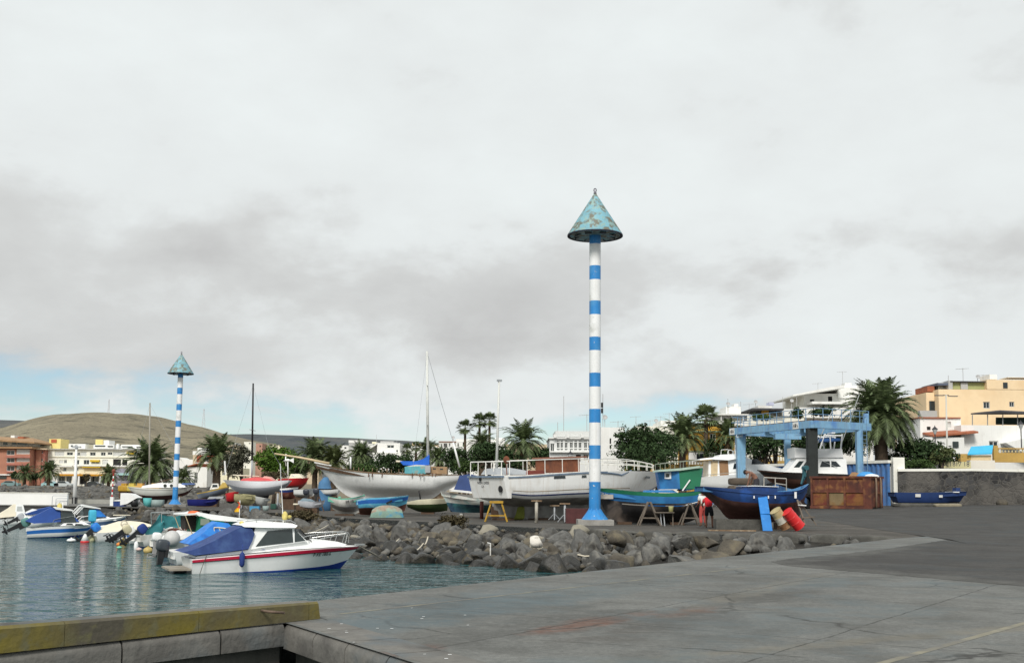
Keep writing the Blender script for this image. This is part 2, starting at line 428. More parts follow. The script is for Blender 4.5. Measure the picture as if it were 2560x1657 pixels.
STEEL = mat('stainless_steel', (.62, .63, .62), .28, .06, 4, metal=.85)
RAILW = mat('white_rail', (.78, .77, .72), .5, .1, 3, patch=((.35, .2, .1), 5, .68, .05))
WOOD = mat('weathered_wood', (.20, .13, .075), .75, .25, 3, patch=((.33, .26, .18), 4, .6, .1))
WOOD_L = mat('varnished_spar', (.56, .44, .27), .45, .12, 2)
WOOD_D = mat('dark_wood', (.085, .05, .03), .8, .25, 3)
NAVY = mat('navy_paint', (.012, .035, .16), .5, .15, 1.5, patch=((.03, .07, .22), 2, .6, .12))
RED = mat('red_paint', (.50, .02, .025), .5, .15, 1.5)
GREYP = mat('grey_paint', (.36, .38, .40), .6, .1, 2)
LINE = mat('pale_rope', (.55, .50, .40), .9, .1, 8)
ROPE_D = mat('dark_rope', (.10, .09, .07), .9, .1, 8)
YELLOWP = mat('yellow_paint', (.42, .25, .025), .6, .2, 3, patch=((.16, .09, .04), 4, .66, .06))
INK = mat('black_lettering', (.02, .02, .022), .6, 0)
INKG = mat('faded_lettering', (.10, .10, .11), .7, 0)
wm = bpy.data.materials.new('harbour_water'); wm.use_nodes = True; nt = wm.node_tree; N = nt.nodes; L = nt.links
b = N['Principled BSDF']; b.inputs['Base Color'].default_value = (.012, .058, .062, 1); b.inputs['Roughness'].default_value = .06; b.inputs['IOR'].default_value = 1.333
b.inputs['Specular IOR Level'].default_value = .5
tc = N.new('ShaderNodeTexCoord')
def wn(scale, sc, det, rot=0.0):
 mp = N.new('ShaderNodeMapping'); mp.inputs['Scale'].default_value = sc; mp.inputs['Rotation'].default_value = (0, 0, R(rot)); L.new(tc.outputs['Object'], mp.inputs['Vector'])
 n = N.new('ShaderNodeTexNoise'); n.inputs['Scale'].default_value = scale; n.inputs['Detail'].default_value = det; n.inputs['Roughness'].default_value = .6
 n.inputs['Distortion'].default_value = .4
 L.new(mp.outputs[0], n.inputs['Vector']); return n.outputs['Fac']
hs = None
for v, k in ((wn(.35, (1, 1.3, 1), 2, 12), .5), (wn(1.0, (.55, 1.25, 1), 3, 6), 1.0), (wn(3.2, (.7, 1.2, 1), 2, -8), .16)):
 m_ = N.new('ShaderNodeMath'); m_.operation = 'MULTIPLY'; m_.inputs[1].default_value = k; L.new(v, m_.inputs[0])
 if hs is None: hs = m_.outputs[0]
 else:
  a_ = N.new('ShaderNodeMath'); a_.operation = 'ADD'; L.new(hs, a_.inputs[0]); L.new(m_.outputs[0], a_.inputs[1]); hs = a_.outputs[0]
bp = N.new('ShaderNodeBump'); bp.inputs['Strength'].default_value = 1.0; bp.inputs['Distance'].default_value = .55
L.new(hs, bp.inputs['Height']); L.new(bp.outputs[0], b.inputs['Normal'])
mb = MB(); mb.add([(-900, -60, WZ), (160, -60, WZ), (160, 175, WZ), (-900, 175, WZ)], [(0, 1, 2, 3)])
tag(mb.build('water', wm), kind='structure')
def ground_mat(name, col, extra=(), var=.25, joints=None, bump=.25, rough=.9, fine=14.0, puddle=None, cracks=True):
 m = bpy.data.materials.new(name); m.use_nodes = True; nt = m.node_tree; N = nt.nodes; L = nt.links
 b = N['Principled BSDF']; b.inputs['Roughness'].default_value = rough; b.inputs['Specular IOR Level'].default_value = .25
 tc = N.new('ShaderNodeTexCoord'); co = tc.outputs['Object']
 def nz(s, det=5, loc=None, sc=None, rot=0):
  vec = co
  if loc or sc:
   mp = N.new('ShaderNodeMapping'); mp.inputs['Location'].default_value = loc or (0, 0, 0); mp.inputs['Scale'].default_value = sc or (1, 1, 1); mp.inputs['Rotation'].default_value = (0, 0, rot)
   L.new(co, mp.inputs['Vector']); vec = mp.outputs[0]
  n = N.new('ShaderNodeTexNoise'); n.inputs['Scale'].default_value = s; n.inputs['Detail'].default_value = det; n.inputs['Roughness'].default_value = .62; n.inputs['Distortion'].default_value = .3
  L.new(vec, n.inputs['Vector']); return n.outputs['Fac']
 def rng(v, a, b2, lo, hi):
  r = N.new('ShaderNodeMapRange'); r.inputs[1].default_value = a; r.inputs[2].default_value = b2; r.inputs[3].default_value = lo; r.inputs[4].default_value = hi; L.new(v, r.inputs[0]); return r.outputs[0]
 def mul(a, b2):
  q = N.new('ShaderNodeMath'); q.operation = 'MULTIPLY'
  for i, v in enumerate((a, b2)):
   if isinstance(v, (int, float)): q.inputs[i].default_value = v
   else: L.new(v, q.inputs[i])
  return q.outputs[0]
 def mix(f, A, B, mode='MIX'):
  x = N.new('ShaderNodeMix'); x.data_type = 'RGBA'; x.blend_type = mode; x.clamp_factor = True
  if isinstance(f, (int, float)): x.inputs[0].default_value = f
  else: L.new(f, x.inputs[0])
  for s, v in ((6, A), (7, B)):
   if isinstance(v, tuple): x.inputs[s].default_value = v
   else: L.new(v, x.inputs[s])
  return x.outputs[2]
 v = mul(rng(nz(.35), .3, .7, 1 - var, 1 + var), rng(nz(2.6, 6), .3, .7, 1 - var * .6, 1 + var * .6))
 v = mul(v, rng(nz(fine, 4), .25, .75, .72, 1.28)); v = mul(v, rng(nz(fine * 5, 2), .25, .75, .75, 1.25))
 cc = N.new('ShaderNodeCombineColor'); [L.new(v, cc.inputs[i]) for i in range(3)]
 cur = mix(1.0, lin(col), cc.outputs[0], 'MULTIPLY')
 for e in extra:                               # ('stain', centre, radii, angle, colour, amount) worn stains and darker patches, each of its own shape
  c, rr, ang, col2, amt = e
  mp = N.new('ShaderNodeMapping'); mp.vector_type = 'TEXTURE'; mp.inputs['Location'].default_value = (c[0], c[1], 0); mp.inputs['Rotation'].default_value = (0, 0, ang); mp.inputs['Scale'].default_value = (rr[0], rr[1], 1)
  L.new(co, mp.inputs['Vector'])
  ln = N.new('ShaderNodeVectorMath'); ln.operation = 'LENGTH'; L.new(mp.outputs[0], ln.inputs[0])
  d = N.new('ShaderNodeMath'); d.operation = 'ADD'; L.new(ln.outputs['Value'], d.inputs[0]); L.new(rng(nz(1.4, 6, loc=(c[0], 3, 0)), .2, .8, -.75, .75), d.inputs[1])
  f = mul(rng(d.outputs[0], .45, 1.1, amt, 0), rng(nz(9, 5), .32, .62, .35, 1))
  cur = mix(f, cur, lin(col2))
 if cracks:
  nv = N.new('ShaderNodeTexNoise'); nv.inputs['Scale'].default_value = .9; nv.inputs['Detail'].default_value = 5; L.new(co, nv.inputs['Vector'])
  vx = N.new('ShaderNodeMix'); vx.data_type = 'RGBA'; vx.inputs[0].default_value = .45; L.new(co, vx.inputs[6]); L.new(nv.outputs['Color'], vx.inputs[7])
  vo = N.new('ShaderNodeTexVoronoi'); vo.feature = 'DISTANCE_TO_EDGE'; vo.inputs['Scale'].default_value = .42; L.new(vx.outputs[2], vo.inputs['Vector'])
  cur = mix(mul(rng(vo.outputs['Distance'], .002, .009, .8, 0), rng(nz(.5, 3, loc=(9, 2, 0)), .46, .56, 0, 1)), cur, (.03, .029, .027, 1))
  cur = mix(rng(nz(.75, 7, loc=(4, 7, 0)), .46, .66, 0, .55), cur, (col[0] * .5, col[1] * .49, col[2] * .47, 1))
  cur = mix(rng(nz(.45, 6, loc=(1, 3, 5)), .52, .66, 0, .55), cur, (col[0] * .78, col[1] * .98, col[2] * 1.12, 1))
  cur = mix(rng(nz(2.2, 7, loc=(3, 9, 1), sc=(1, 5, 1), rot=-.9), .56, .72, 0, .5), cur, (col[0] * 1.45, col[1] * 1.42, col[2] * 1.35, 1))
 if joints:
  for (p0, ang, gap, wd) in joints:         # straight saw-cut joints
   mp = N.new('ShaderNodeMapping'); mp.vector_type = 'TEXTURE'; mp.inputs['Location'].default_value = (p0[0], p0[1], 0); mp.inputs['Rotation'].default_value = (0, 0, ang); L.new(co, mp.inputs['Vector'])
   sp = N.new('ShaderNodeSeparateXYZ'); L.new(mp.outputs[0], sp.inputs[0])
   wob = rng(nz(1.2, 4), 0, 1, -.06, .06)
   q = N.new('ShaderNodeMath'); q.operation = 'ADD'; L.new(sp.outputs[1], q.inputs[0]); L.new(wob, q.inputs[1])
   pp = N.new('ShaderNodeMath'); pp.operation = 'PINGPONG'; pp.inputs[1].default_value = gap / 2; L.new(q.outputs[0], pp.inputs[0])
   f = mul(rng(pp.outputs[0], wd * .4, wd, .75, 0), rng(nz(3, 4), .35, .5, .2, 1))
   cur = mix(f, cur, (.035, .034, .032, 1))
 L.new(cur, b.inputs['Base Color'])
 bpn = N.new('ShaderNodeBump'); bpn.inputs['Strength'].default_value = bump; bpn.inputs['Distance'].default_value = .02; L.new(nz(fine * 2.2, 5), bpn.inputs['Height']); L.new(bpn.outputs[0], b.inputs['Normal'])
 if puddle: L.new(rng(nz(.8, 5), .4, .7, rough, puddle), b.inputs['Roughness'])
 return m
Q0, Q1 = G(805, 1499), G(2245, 1345)
QD = (Q1 - Q0).normalized(); QANG = math.atan2(QD.y, QD.x)
C0 = G(714, 1556); C1 = C0 + (G(1020, 1651) - C0) * 2.0
PD = (G(0, 1632) - C0).normalized()
def g2(px, py): v = G(px, py); return (v.x, v.y)
def ang2(a, b): a, b = G(*a), G(*b); return math.atan2(b.y - a.y, b.x - a.x)
CONC = ground_mat('quay_concrete', (.136, .138, .130), extra=[
 (g2(1190, 1515), (3.2, 1.2), QANG, (.075, .115, .135), .6), (g2(1010, 1555), (1.6, .8), QANG, (.08, .115, .13), .55),
 (g2(1420, 1480), (5.0, 1.1), QANG, (.09, .12, .13), .45),
 (g2(1480, 1556), (1.35, .34), QANG, (.22, .075, .036), .8), (g2(1730, 1525), (.9, .28), QANG, (.22, .08, .04), .65), (g2(1640, 1565), (2.6, .5), QANG, (.06, .05, .043), .6),
 (g2(1380, 1560), (2.6, .7), QANG, (.05, .05, .047), .6), (g2(1850, 1505), (4.6, .55), QANG, (.055, .052, .048), .6),
 (g2(1030, 1622), (.5, .28), QANG, (.16, .07, .05), .7), (g2(1900, 1475), (5, .3), QANG + .1, (.18, .16, .125), .5), (g2(2300, 1590), (6, .25), .52, (.18, .16, .12), .55),
 (g2(1870, 1560), (2.5, 1.2), QANG, (.10, .118, .122), .55)],
 var=.22, joints=[((Q0.x, Q0.y), QANG, 7.4, .02), (g2(1130, 1612), ang2((1130, 1612), (2060, 1440)), 60, .022), (g2(900, 1575), ang2((860, 1545), (1105, 1618)), 60, .02), ((Q0.x + .2, Q0.y), QANG + PI / 2, 5.0, .02)])
ASPH = ground_mat('worn_asphalt', (.056, .054, .051), var=.22, fine=10, bump=.4, extra=[(g2(2350, 1300), (14, 3), .1, (.035, .035, .035), .4), (g2(2100, 1330), (6, 1.2), .1, (.08, .073, .066), .5), (g2(2180, 1431), (11, .9), ang2((1968, 1414), (2400, 1451)), (.115, .114, .105), .7), (g2(2120, 1384), (9, .7), ang2((1980, 1395), (2320, 1356)), (.12, .12, .11), .65), (g2(2400, 1400), (5, 1), .3, (.035, .034, .033), .5)])
YARD = ground_mat('boatyard_ground', (.076, .069, .060), var=.3, fine=7, bump=.5, extra=[(g2(1500, 1322), (9, 1.2), .1, (.10, .09, .075), .5), (g2(1200, 1300), (8, 2), -.5, (.04, .037, .034), .5), (g2(700, 1265), (9, 5), -.6, (.085, .075, .065), .4), (g2(1420, 1302), (8, 3.5), .55, (.022, .02, .018), .75), (g2(1640, 1309), (5, 2), 0, (.018, .017, .016), .8), (g2(1890, 1320), (4, 1.6), .1, (.022, .018, .016), .75), (g2(960, 1284), (6, 2), .1, (.03, .028, .025), .6)])  # the last patches darken the ground under the propped boats
EARTH = mat('dry_earth', (.19, .155, .105), .95, .25, .05, patch=((.14, .12, .08), .03, .52, .12))
ASPH_T = mat('promenade_paving', (.2, .19, .18), .9, .2, .3)
SLAB = mat('slip_wall_concrete', (.12, .113, .10), .9, .25, 1.2, bump=.3, patch=((.085, .085, .075), 1.3, .55, .16), streak=((.05, .05, .045), .6))
E = [G(2245, 1345).to_2d(), Vector((11, 44.2)), Vector((4.9, 45)), Vector((3.1, 48.4)), Vector((.4, 52)), Vector((-3.7, 57.9)), Vector((-10, 66.5)), Vector((-15.7, 79)), Vector((-22.7, 93)), Vector((-35, 115)), Vector((-46, 119)), Vector((-80, 120))]
Wl = [Vector((13.5, 38.0)), Vector((8.5, 36.5)), Vector((3.2, 37.8)), Vector((.6, 40.2)), Vector((-2.7, 42.9)), Vector((-6.3, 46.2)), Vector((-11, 54)), Vector((-16, 64)), Vector((-23, 76)), Vector((-40, 94)), Vector((-52, 98)), Vector((-84, 100))]
def along(pl, t):
 k = t * (len(pl) - 1); i = min(int(k), len(pl) - 2); return pl[i].lerp(pl[i + 1], k - i)
mb = MB()
nq = 24
LB = [C1.to_2d(), C0.to_2d(), Q0.to_2d()] + [Q0.to_2d().lerp(E[0], i / nq) for i in range(1, nq + 1)]
RB = [Vector((60, -6)), Vector((60, 1)), Vector((62, 4))] + [Vector((62, 4)).lerp(Vector((118, 165)), (i / nq) ** 1.6) for i in range(1, nq + 1)]
def quay_pt(u, v):
 k = v * (len(LB) - 1); i = min(int(k), len(LB) - 2); a = LB[i].lerp(LB[i + 1], k - i); c = RB[i].lerp(RB[i + 1], k - i)
 p = a.lerp(c, u ** 2.2); return (p.x, p.y, gz(p.x, p.y))
mb.grid(quay_pt, 50, (len(LB) - 1) * 3)
def skirt(mb, pts, z1, mi=0):
 for a, c in zip(pts, pts[1:]):
  mb.add([(a.x, a.y, gz(a.x, a.y)), (c.x, c.y, gz(c.x, c.y)), (c.x, c.y, z1), (a.x, a.y, z1)], [(0, 1, 2, 3)], mi)
pe = Q0.to_2d() - QD.to_2d() * 16; pf = C0.to_2d() + PD.to_2d() * 16
skirt(mb, [pe, Q0.to_2d(), E[0]], -3)
mb.add([(C0.x, C0.y, 0), (Q0.x, Q0.y, 0), (pe.x, pe.y, 0), (pf.x, pf.y, 0)], [(0, 1, 2, 3)])
tag(mb.build('quay', CONC), kind='structure')
mb = MB()
ap = [g2(1928, 1404), g2(1980, 1395), g2(2100, 1385), g2(2225, 1370), g2(2320, 1356), g2(2375, 1348)]
lo = [g2(1928, 1404), g2(1968, 1414), g2(2100, 1425), g2(2237, 1437), g2(2400, 1451), g2(2560, 1465), g2(2760, 1482), g2(3000, 1500)]
mb.grid(lambda u, v: (lambda a, c: (lerp(a.x, c.x, v), lerp(a.y, c.y, v), gz(lerp(a.x, c.x, v), lerp(a.y, c.y, v)) + .004))(*[q + Vector((0, .22 * noise.noise(Vector((u * 40, k, 0))))) for k, q in ((1, along([Vector(p) for p in ap], u)), (5, along([Vector(p) for p in lo], u)))]), 110, 8)
def asp2(u, v):
 a = Vector(ap[-1]).lerp(Vector(lo[-1]), u); c = Vector((26, 165)).lerp(Vector((112, 165)), u); p = a.lerp(c, v ** 1.5); return (p.x, p.y, gz(p.x, p.y) + .004)
mb.grid(asp2, 16, 30)
tag(mb.build('road', ASPH), kind='structure')
mb = MB()
for (x0, y0), (x1, y1), w_ in (((850, 1534), (1860, 1419), .07), ((2180, 1664), (2700, 1518), .10)):
 a, c = G(x0, y0), G(x1, y1); n_ = Vector((-(c - a).y, (c - a).x, 0)).normalized() * w_ / 2; mb.add([a - n_ + Vector((0, 0, .004)), c - n_ + Vector((0, 0, .004)), c + n_ + Vector((0, 0, .004)), a + n_ + Vector((0, 0, .004))], [(0, 1, 2, 3)])
[setattr(v, 'z', v.z - .0015) for v in mb.v]; tag(mb.build('road_marking', mat('worn_line', (.215, .20, .15), .9, .2, 2, patch=((.135, .132, .12), 1.6, .5, .08))), kind='structure')
mb = MB()                                     # the yard behind the rock armour
def yard_pt(u, v):
 a = along([E[0] + Vector((.8, .1))] + E[1:], u); c = Vector((118.5, 165)).lerp(Vector((-150, 165)), u); p = a.lerp(c, v ** 1.4); return (p.x, p.y, gz(p.x, p.y) - (.004 if u > .03 else .03))
mb.grid(yard_pt, 66, 40)
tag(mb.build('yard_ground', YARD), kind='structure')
mb = MB()
def wall_strip(a, c, off, z0, z1):
 n = Vector((-(c - a).y, (c - a).x)).normalized()
 a2, c2 = a + n * off, c + n * off
 mb.add([(a2.x, a2.y, z0), (c2.x, c2.y, z0), (c2.x, c2.y, z1), (a2.x, a2.y, z1)], [(0, 1, 2, 3)])
c0, c1, cf = C0.to_2d(), C1.to_2d(), pf
wall_strip(cf, c0, .10, -.02, -3); wall_strip(c0, c1, .14, -.02, -3)
tag(mb.build('slip_wall', SLAB), kind='structure')
def coping(a, c, n_in, wd, hh, r, cuts, name, over=.0, top=.004):
 """row of coping stones with a rounded nose along a->c; n_in points away from the edge"""
 mb = MB(); d = (c - a); Ln = d.length; d.normalize()
 prof = []
 for i in range(7):
  t = PI / 2 * i / 6; prof.append((r - r * math.sin(t) if True else 0, 0))
 for s0, s1 in cuts:
  p = [(wd, top), (r, top)] + [(r - r * math.sin(PI / 2 * i / 6), -r + r * math.cos(PI / 2 * i / 6) + top) for i in range(1, 7)] + [(0, -hh), (wd, -hh)]
  g = .014
  vs = []
  for s in (s0 + g, s1 - g):
   for q, z in p:
    w = a + d * s + n_in * (q - over); vs.append((w.x, w.y, z))
  k = len(p)
  mb.add(vs, [tuple(range(k)), tuple(range(2 * k - 1, k - 1, -1))] + [(i, (i + 1) % k, (i + 1) % k + k, i + k) for i in range(k)])
 o = mb.build(name, SLABC, None, smooth=True, auto=R(35)); return tag(o, kind='structure')
SLABC = mat('coping_concrete', (.175, .168, .152), .88, .25, 1.6, bump=.35, patch=((.065, .062, .058), 1.6, .56, .14), patch2=((.10, .12, .13), 1.1, .62, .1))
n_e = Vector((-(c1 - c0).y, (c1 - c0).x)).normalized()
if n_e.x < 0: n_e = -n_e
n_f = Vector((-(cf - c0).y, (cf - c0).x)).normalized()
if n_f.y < 0: n_f = -n_f
coping(c0, c1, n_e, .62, .30, .13, [(.0, 1.0), (1.0, 1.95), (1.95, 3.0), (3.0, 4.1), (4.1, 5.2)], 'quay_coping', .03, .006)
coping(c0, cf, n_f, .5, .27, .10, [(.02, .95), (.95, 2.2), (2.2, 3.55), (3.55, 4.9), (4.9, 6.2), (6.2, 7.5), (7.5, 9)], 'pier_coping', .03, .005)
YB = mat('yellow_kerb_paint', (.19, .152, .014), .75, .18, 1.5, bump=.25, patch=((.085, .075, .055), .8, .51, .14), patch2=((.13, .12, .06), 7, .60, .08))
bA, bB = G(-260, 1662).to_2d(), G(801, 1546).to_2d()
dv = (bB - bA).normalized(); Lb = (bB - bA).length
root = thing('kerb_beam', 'long yellow painted concrete kerb beam along the edge of the pier in the foreground', 'kerb', (bA.x, bA.y, .004), math.atan2(dv.y, dv.x))
mb = MB(); hB = .262; pr = [(0, 0), (0, hB - .03), (.03, hB), (.27, hB), (.30, hB - .03), (.30, 0)]; hk = lambda s: lerp(1.04, .80, s / Lb)
s = 0.0
while s < Lb - .01:
 e_ = min(Lb, s + 1.62); k = len(pr); ch = .035 if e_ > Lb - .02 else 0
 vs = [(s + .003, q, z * hk(s)) for q, z in pr] + [(e_ - .003 - (ch if z > .2 else 0), q, z * hk(e_)) for q, z in pr]
 mb.add(vs, [tuple(range(k)), tuple(range(2 * k - 1, k - 1, -1))] + [(i, (i + 1) % k, (i + 1) % k + k, i + k) for i in range(k)], [0, 0, 0, 0, 1, 1, 1, 0])
 s = e_
mb.build('beam', [YB, SLABC], root)
mb = MB(); mb.tube([(Lb - .93, .0, .17), (Lb - .93, -.13, .165), (Lb - .70, -.14, .135)], .016, 8)
mb.build('steel_bar', mat('rusty_bar', (.16, .11, .08), .8, .3, 6), root, smooth=True)
mb = MB(); pl = E[:4]
KW = mat('kerb_wall_concrete', (.115, .112, .10), .92, .3, 1.3, bump=.5, patch=((.05, .049, .044), 1.1, .54, .14))
tot = [(pl[i + 1] - pl[i]).length for i in range(3)]
def epos(s):
 for i, l in enumerate(tot):
  if s <= l or i == 2: return pl[i].lerp(pl[i + 1], min(1, s / l))
  s -= l
s = .1
while s < sum(tot) - .2:
 Ln = rnd.uniform(1.5, 2.3); a, c = epos(s), epos(s + Ln - .03); d = (c - a); m = (a + c) / 2; sg = Vector((-d.y, d.x)).normalized()
 if sg.y < 0: sg = -sg
 M = Matrix.Translation((m.x + sg.x * .18, m.y + sg.y * .18, -.36 + rnd.uniform(-.02, .02))) @ Matrix.Rotation(math.atan2(d.y, d.x) + rnd.uniform(-.02, .02), 4, 'Z')
 mb.rbox((0, 0, 0), (d.length, .5, .86), .1, M=M); s += Ln
tag(mb.build('kerb_wall', KW, smooth=True), kind='structure')
mb = MB()
def slope_pt(u, v):
 a, c = along(E, u), along(Wl, u)
 far = c + (c - a).normalized() * 5
 if v < .7: p = a.lerp(c, v / .7); z = lerp(-.22 + gz(a.x, a.y) * .6, WZ - .05, (v / .7) ** .8)
 else: p = c.lerp(far, (v - .7) / .3); z = lerp(WZ - .05, -3.2, (v - .7) / .3)
 z += .22 * noise.noise(Vector((p.x * .8, p.y * .8, 0))) * (1 if 0 < v else 0) - (.08 if v > 0 else 0)
 return (p.x, p.y, z)
mb.grid(slope_pt, 150, 26)
BAS_F = mat('rubble_rock', (.020, .019, .017), .95, .4, 1.5, bump=.8, patch=((.05, .045, .036), 1.1, .6, .12))  # near-black, so the gaps between the boulders look shaded
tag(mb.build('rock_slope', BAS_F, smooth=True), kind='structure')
BAS = mat('basalt', (.128, .127, .120), .9, .32, 1.4, bump=.6, bscale=9, patch=((.19, .18, .155), 1.5, .60, .12), patch2=((.038, .036, .033), 2.0, .58, .12))
BAS2 = mat('brown_basalt', (.088, .078, .062), .92, .3, 1.4, bump=.6, bscale=9, patch=((.15, .128, .085), 1.4, .6, .12))
BASW = mat('wet_basalt', (.042, .041, .037), .5, .4, 1.6, bump=.6, bscale=9, patch=((.075, .06, .032), 1.2, .60, .1), patch2=((.012, .012, .011), 1.6, .55, .1))
BASP = mat('pale_rock', (.27, .25, .20), .92, .18, 1.6, bump=.5, bscale=9, patch=((.22, .2, .16), 1.6, .62, .1))
BASWH = mat('white_painted_rock', (.66, .63, .57), .9, .12, 1.8, bump=.5, patch=((.35, .32, .27), 2, .66, .08))
def rock_mesh(seed, sub=3, mats=BAS):
 rr = random.Random(seed); bm = bmesh.new(); bmesh.ops.create_icosphere(bm, subdivisions=sub, radius=1.0)
 planes = []
 for _ in range(16):
  n = Vector((rr.gauss(0, 1), rr.gauss(0, 1), rr.gauss(0, 1))).normalized(); planes.append((n, rr.uniform(.42, .86)))
 sc = Vector((rr.uniform(1.05, 1.5), rr.uniform(.85, 1.2), rr.uniform(.8, 1.1)))
 for v in bm.verts:
  p = v.co.copy()
  for n, d in planes:
   k = p.dot(n) - d
   if k > 0: p -= n * k * .985
  p += p.normalized() * .05 * noise.noise(p * 2.2 + Vector((seed, 0, 0)))
  p += p.normalized() * .02 * noise.noise(p * 6 + Vector((0, seed, 0)))
  v.co = Vector((p.x * sc.x, p.y * sc.y, p.z * sc.z))
 [setattr(e, 'smooth', False) for e in bm.edges if len(e.link_faces) == 2 and e.calc_face_angle(0) > R(24)]; me = bpy.data.meshes.new('boulder'); bm.to_mesh(me); bm.free(); me.polygons.foreach_set('use_smooth', [True] * len(me.polygons))
 me.materials.append(mats); return me
ROCKS = {k: [rock_mesh(s + o, 3, m) for s in range(n)] for k, m, o, n in (('g', BAS, 0, 9), ('b', BAS2, 40, 5), ('w', BASW, 80, 6), ('p', BASP, 120, 3), ('x', BASWH, 160, 1))}
def boulder(kind, x, y, z, s, label, group, rot=None, idx=None):
 o = bpy.data.objects.new('boulder', ROCKS[kind][rnd.randrange(len(ROCKS[kind])) if idx is None else idx]); COL.objects.link(o)
 o.location = (x, y, z); o.scale = (s, s * rnd.uniform(.8, 1.15), s * rnd.uniform(.85, 1.2))
 o.rotation_euler = rot or (rnd.uniform(-.5, .5), rnd.uniform(-.5, .5), rnd.uniform(0, 6.28)); return tag(o, label, 'boulder', group)
placed = []
def slope_xyz(u, v):
 a, c = along(E, u), along(Wl, u); p = a.lerp(c, v); return Vector((p.x, p.y, lerp(-.22 + gz(a.x, a.y) * .6, WZ - .05, v ** .8)))
def scatter(u0, u1, n, smin, smax, vmax=1.12, vmin=.10, gap=.62):
 tries = 0; k = 0
 while k < n and tries < n * 60:
  tries += 1; u = rnd.uniform(u0, u1); v = rnd.uniform(vmin, vmax); s = rnd.uniform(smin, smax); p = slope_xyz(u, min(v, 1.25))
  if any((p.x - q[0]) ** 2 + (p.y - q[1]) ** 2 < ((s + q[2]) * gap) ** 2 for q in placed): continue
  if v > .25 and (p.to_2d() - Q0.to_2d()).cross(QD.to_2d()) > -.15: continue
  placed.append((p.x, p.y, s)); k += 1
  if v > (.62 if u > .3 else .92): kd, lb, gr = 'w', 'dark wet boulder in the lower rows of the rock armour near the water', 'wet boulders along the waterline'
  elif rnd.random() < .03 and s < .45: kd, lb, gr = 'p', 'pale tan boulder among the dark ones in the rock armour', 'pale boulders in the rock armour'
  elif rnd.random() < .3: kd, lb, gr = 'b', 'brownish basalt boulder on the slope between yard edge and water', 'brown boulders in the rock armour'
  else: kd, lb, gr = 'g', 'grey basalt boulder on the slope between yard edge and water', 'grey boulders in the rock armour'
  boulder(kd, p.x, p.y, min(p.z + s * .12, -.12 - s * .55) if v < .5 else p.z + s * .1, s, lb, gr)
for (px, py, wpx, kd, lb) in ((1338, 1352, 40, 'x', 'white painted squarish block lying on the dark boulders'), (1420, 1401, 72, 'g', 'big rounded grey boulder at the water end of the rock armour beside the quay'),
                              (1572, 1398, 72, 'g', 'large angular grey boulder against the quay edge with a pale flank'), (1478, 1372, 62, 'g', 'tall smooth grey boulder left of centre in the right half of the armour'),
                              (1655, 1382, 76, 'g', 'broad grey boulder close to the quay edge right of the largest ones'), (1700, 1352, 56, 'g', 'pointed grey boulder leaning against the concrete kerb wall'), (1762, 1355, 60, 'b', 'wide brownish boulder below the plank on the kerb wall'),
                              (1845, 1378, 58, 'g', 'low light grey boulder almost touching the quay edge'), (1900, 1366, 60, 'g', 'last large grey boulder before the armour narrows against the quay'), (1600, 1363, 50, 'g', 'rounded grey boulder in the middle row under the green and blue fishing boat'),
                              (1540, 1345, 50, 'b', 'flat topped brown boulder beneath the striped marker column'), (1648, 1346, 48, 'g', 'steep two faced boulder below the trestles of the fishing boat')):
 d = 41.5 if px < 1500 else 42.0
 v = P(px, py, d);
 s = wpx * d / FPX / 2 * 1.12; boulder(kd, v.x, v.y, v.z, s, lb, None, rot=(rnd.uniform(-.2, .2), rnd.uniform(-.2, .2), rnd.uniform(0, 6)), idx=None); placed.append((v.x, v.y, s))
scatter(.0, .09, 16, .24, .42, vmin=.35); scatter(.09, .30, 36, .44, .74, vmin=.25); scatter(.09, .3, 20, .22, .36, vmin=.2, gap=.5)
scatter(.27, .45, 80, .26, .60, gap=.58)
scatter(.43, .62, 92, .30, .62, gap=.58)
scatter(.60, .84, 66, .45, .80, gap=.7)
mb = MB(); rs = [rock_mesh(300 + i, 1) for i in range(5)]     # small stones between the boulders
for i in range(760):
 u = rnd.random() ** .8 * .85; v = rnd.uniform(-.02, 1.0); p = slope_xyz(u, max(0, v)); s = rnd.uniform(.10, .28)
 if (p.to_2d() - Q0.to_2d()).cross(QD.to_2d()) > -.1: continue
 me = rs[i % 5]; M = Matrix.Translation(p + Vector((0, 0, s * .4 + .06))) @ Matrix.Rotation(rnd.uniform(0, 6), 4, 'Z') @ Matrix.Scale(s, 4)
 mb.add([q.co for q in me.vertices], [tuple(f.vertices) for f in me.polygons], rnd.randrange(2), M)
tag(mb.build('rubble', [BAS, BAS2], smooth=True), 'small stones filling the gaps of the rock armour', 'stones', kind='stuff')
def gfar(x, y):
 return gz(x, min(y, 165)) + 2.05 * sstep(165, 192, y) + max(0, y - 260) * .012
mb = MB()
ys = [165 + (1700 - 165) * (i / 40) ** 2 for i in range(41)]
mb.grid(lambda u, v: (lambda y: (lerp(-150 - (y - 165) * .9, 118 + (y - 165) * .9, u), y, gfar(lerp(-150 - (y - 165) * .9, 118 + (y - 165) * .9, u), y) - .006))(165 + 1535 * v * v), 40, 40)
tag(mb.build('ground', EARTH, smooth=True), kind='structure')
HILL = bpy.data.materials.new('dry_hillside'); HILL.use_nodes = True
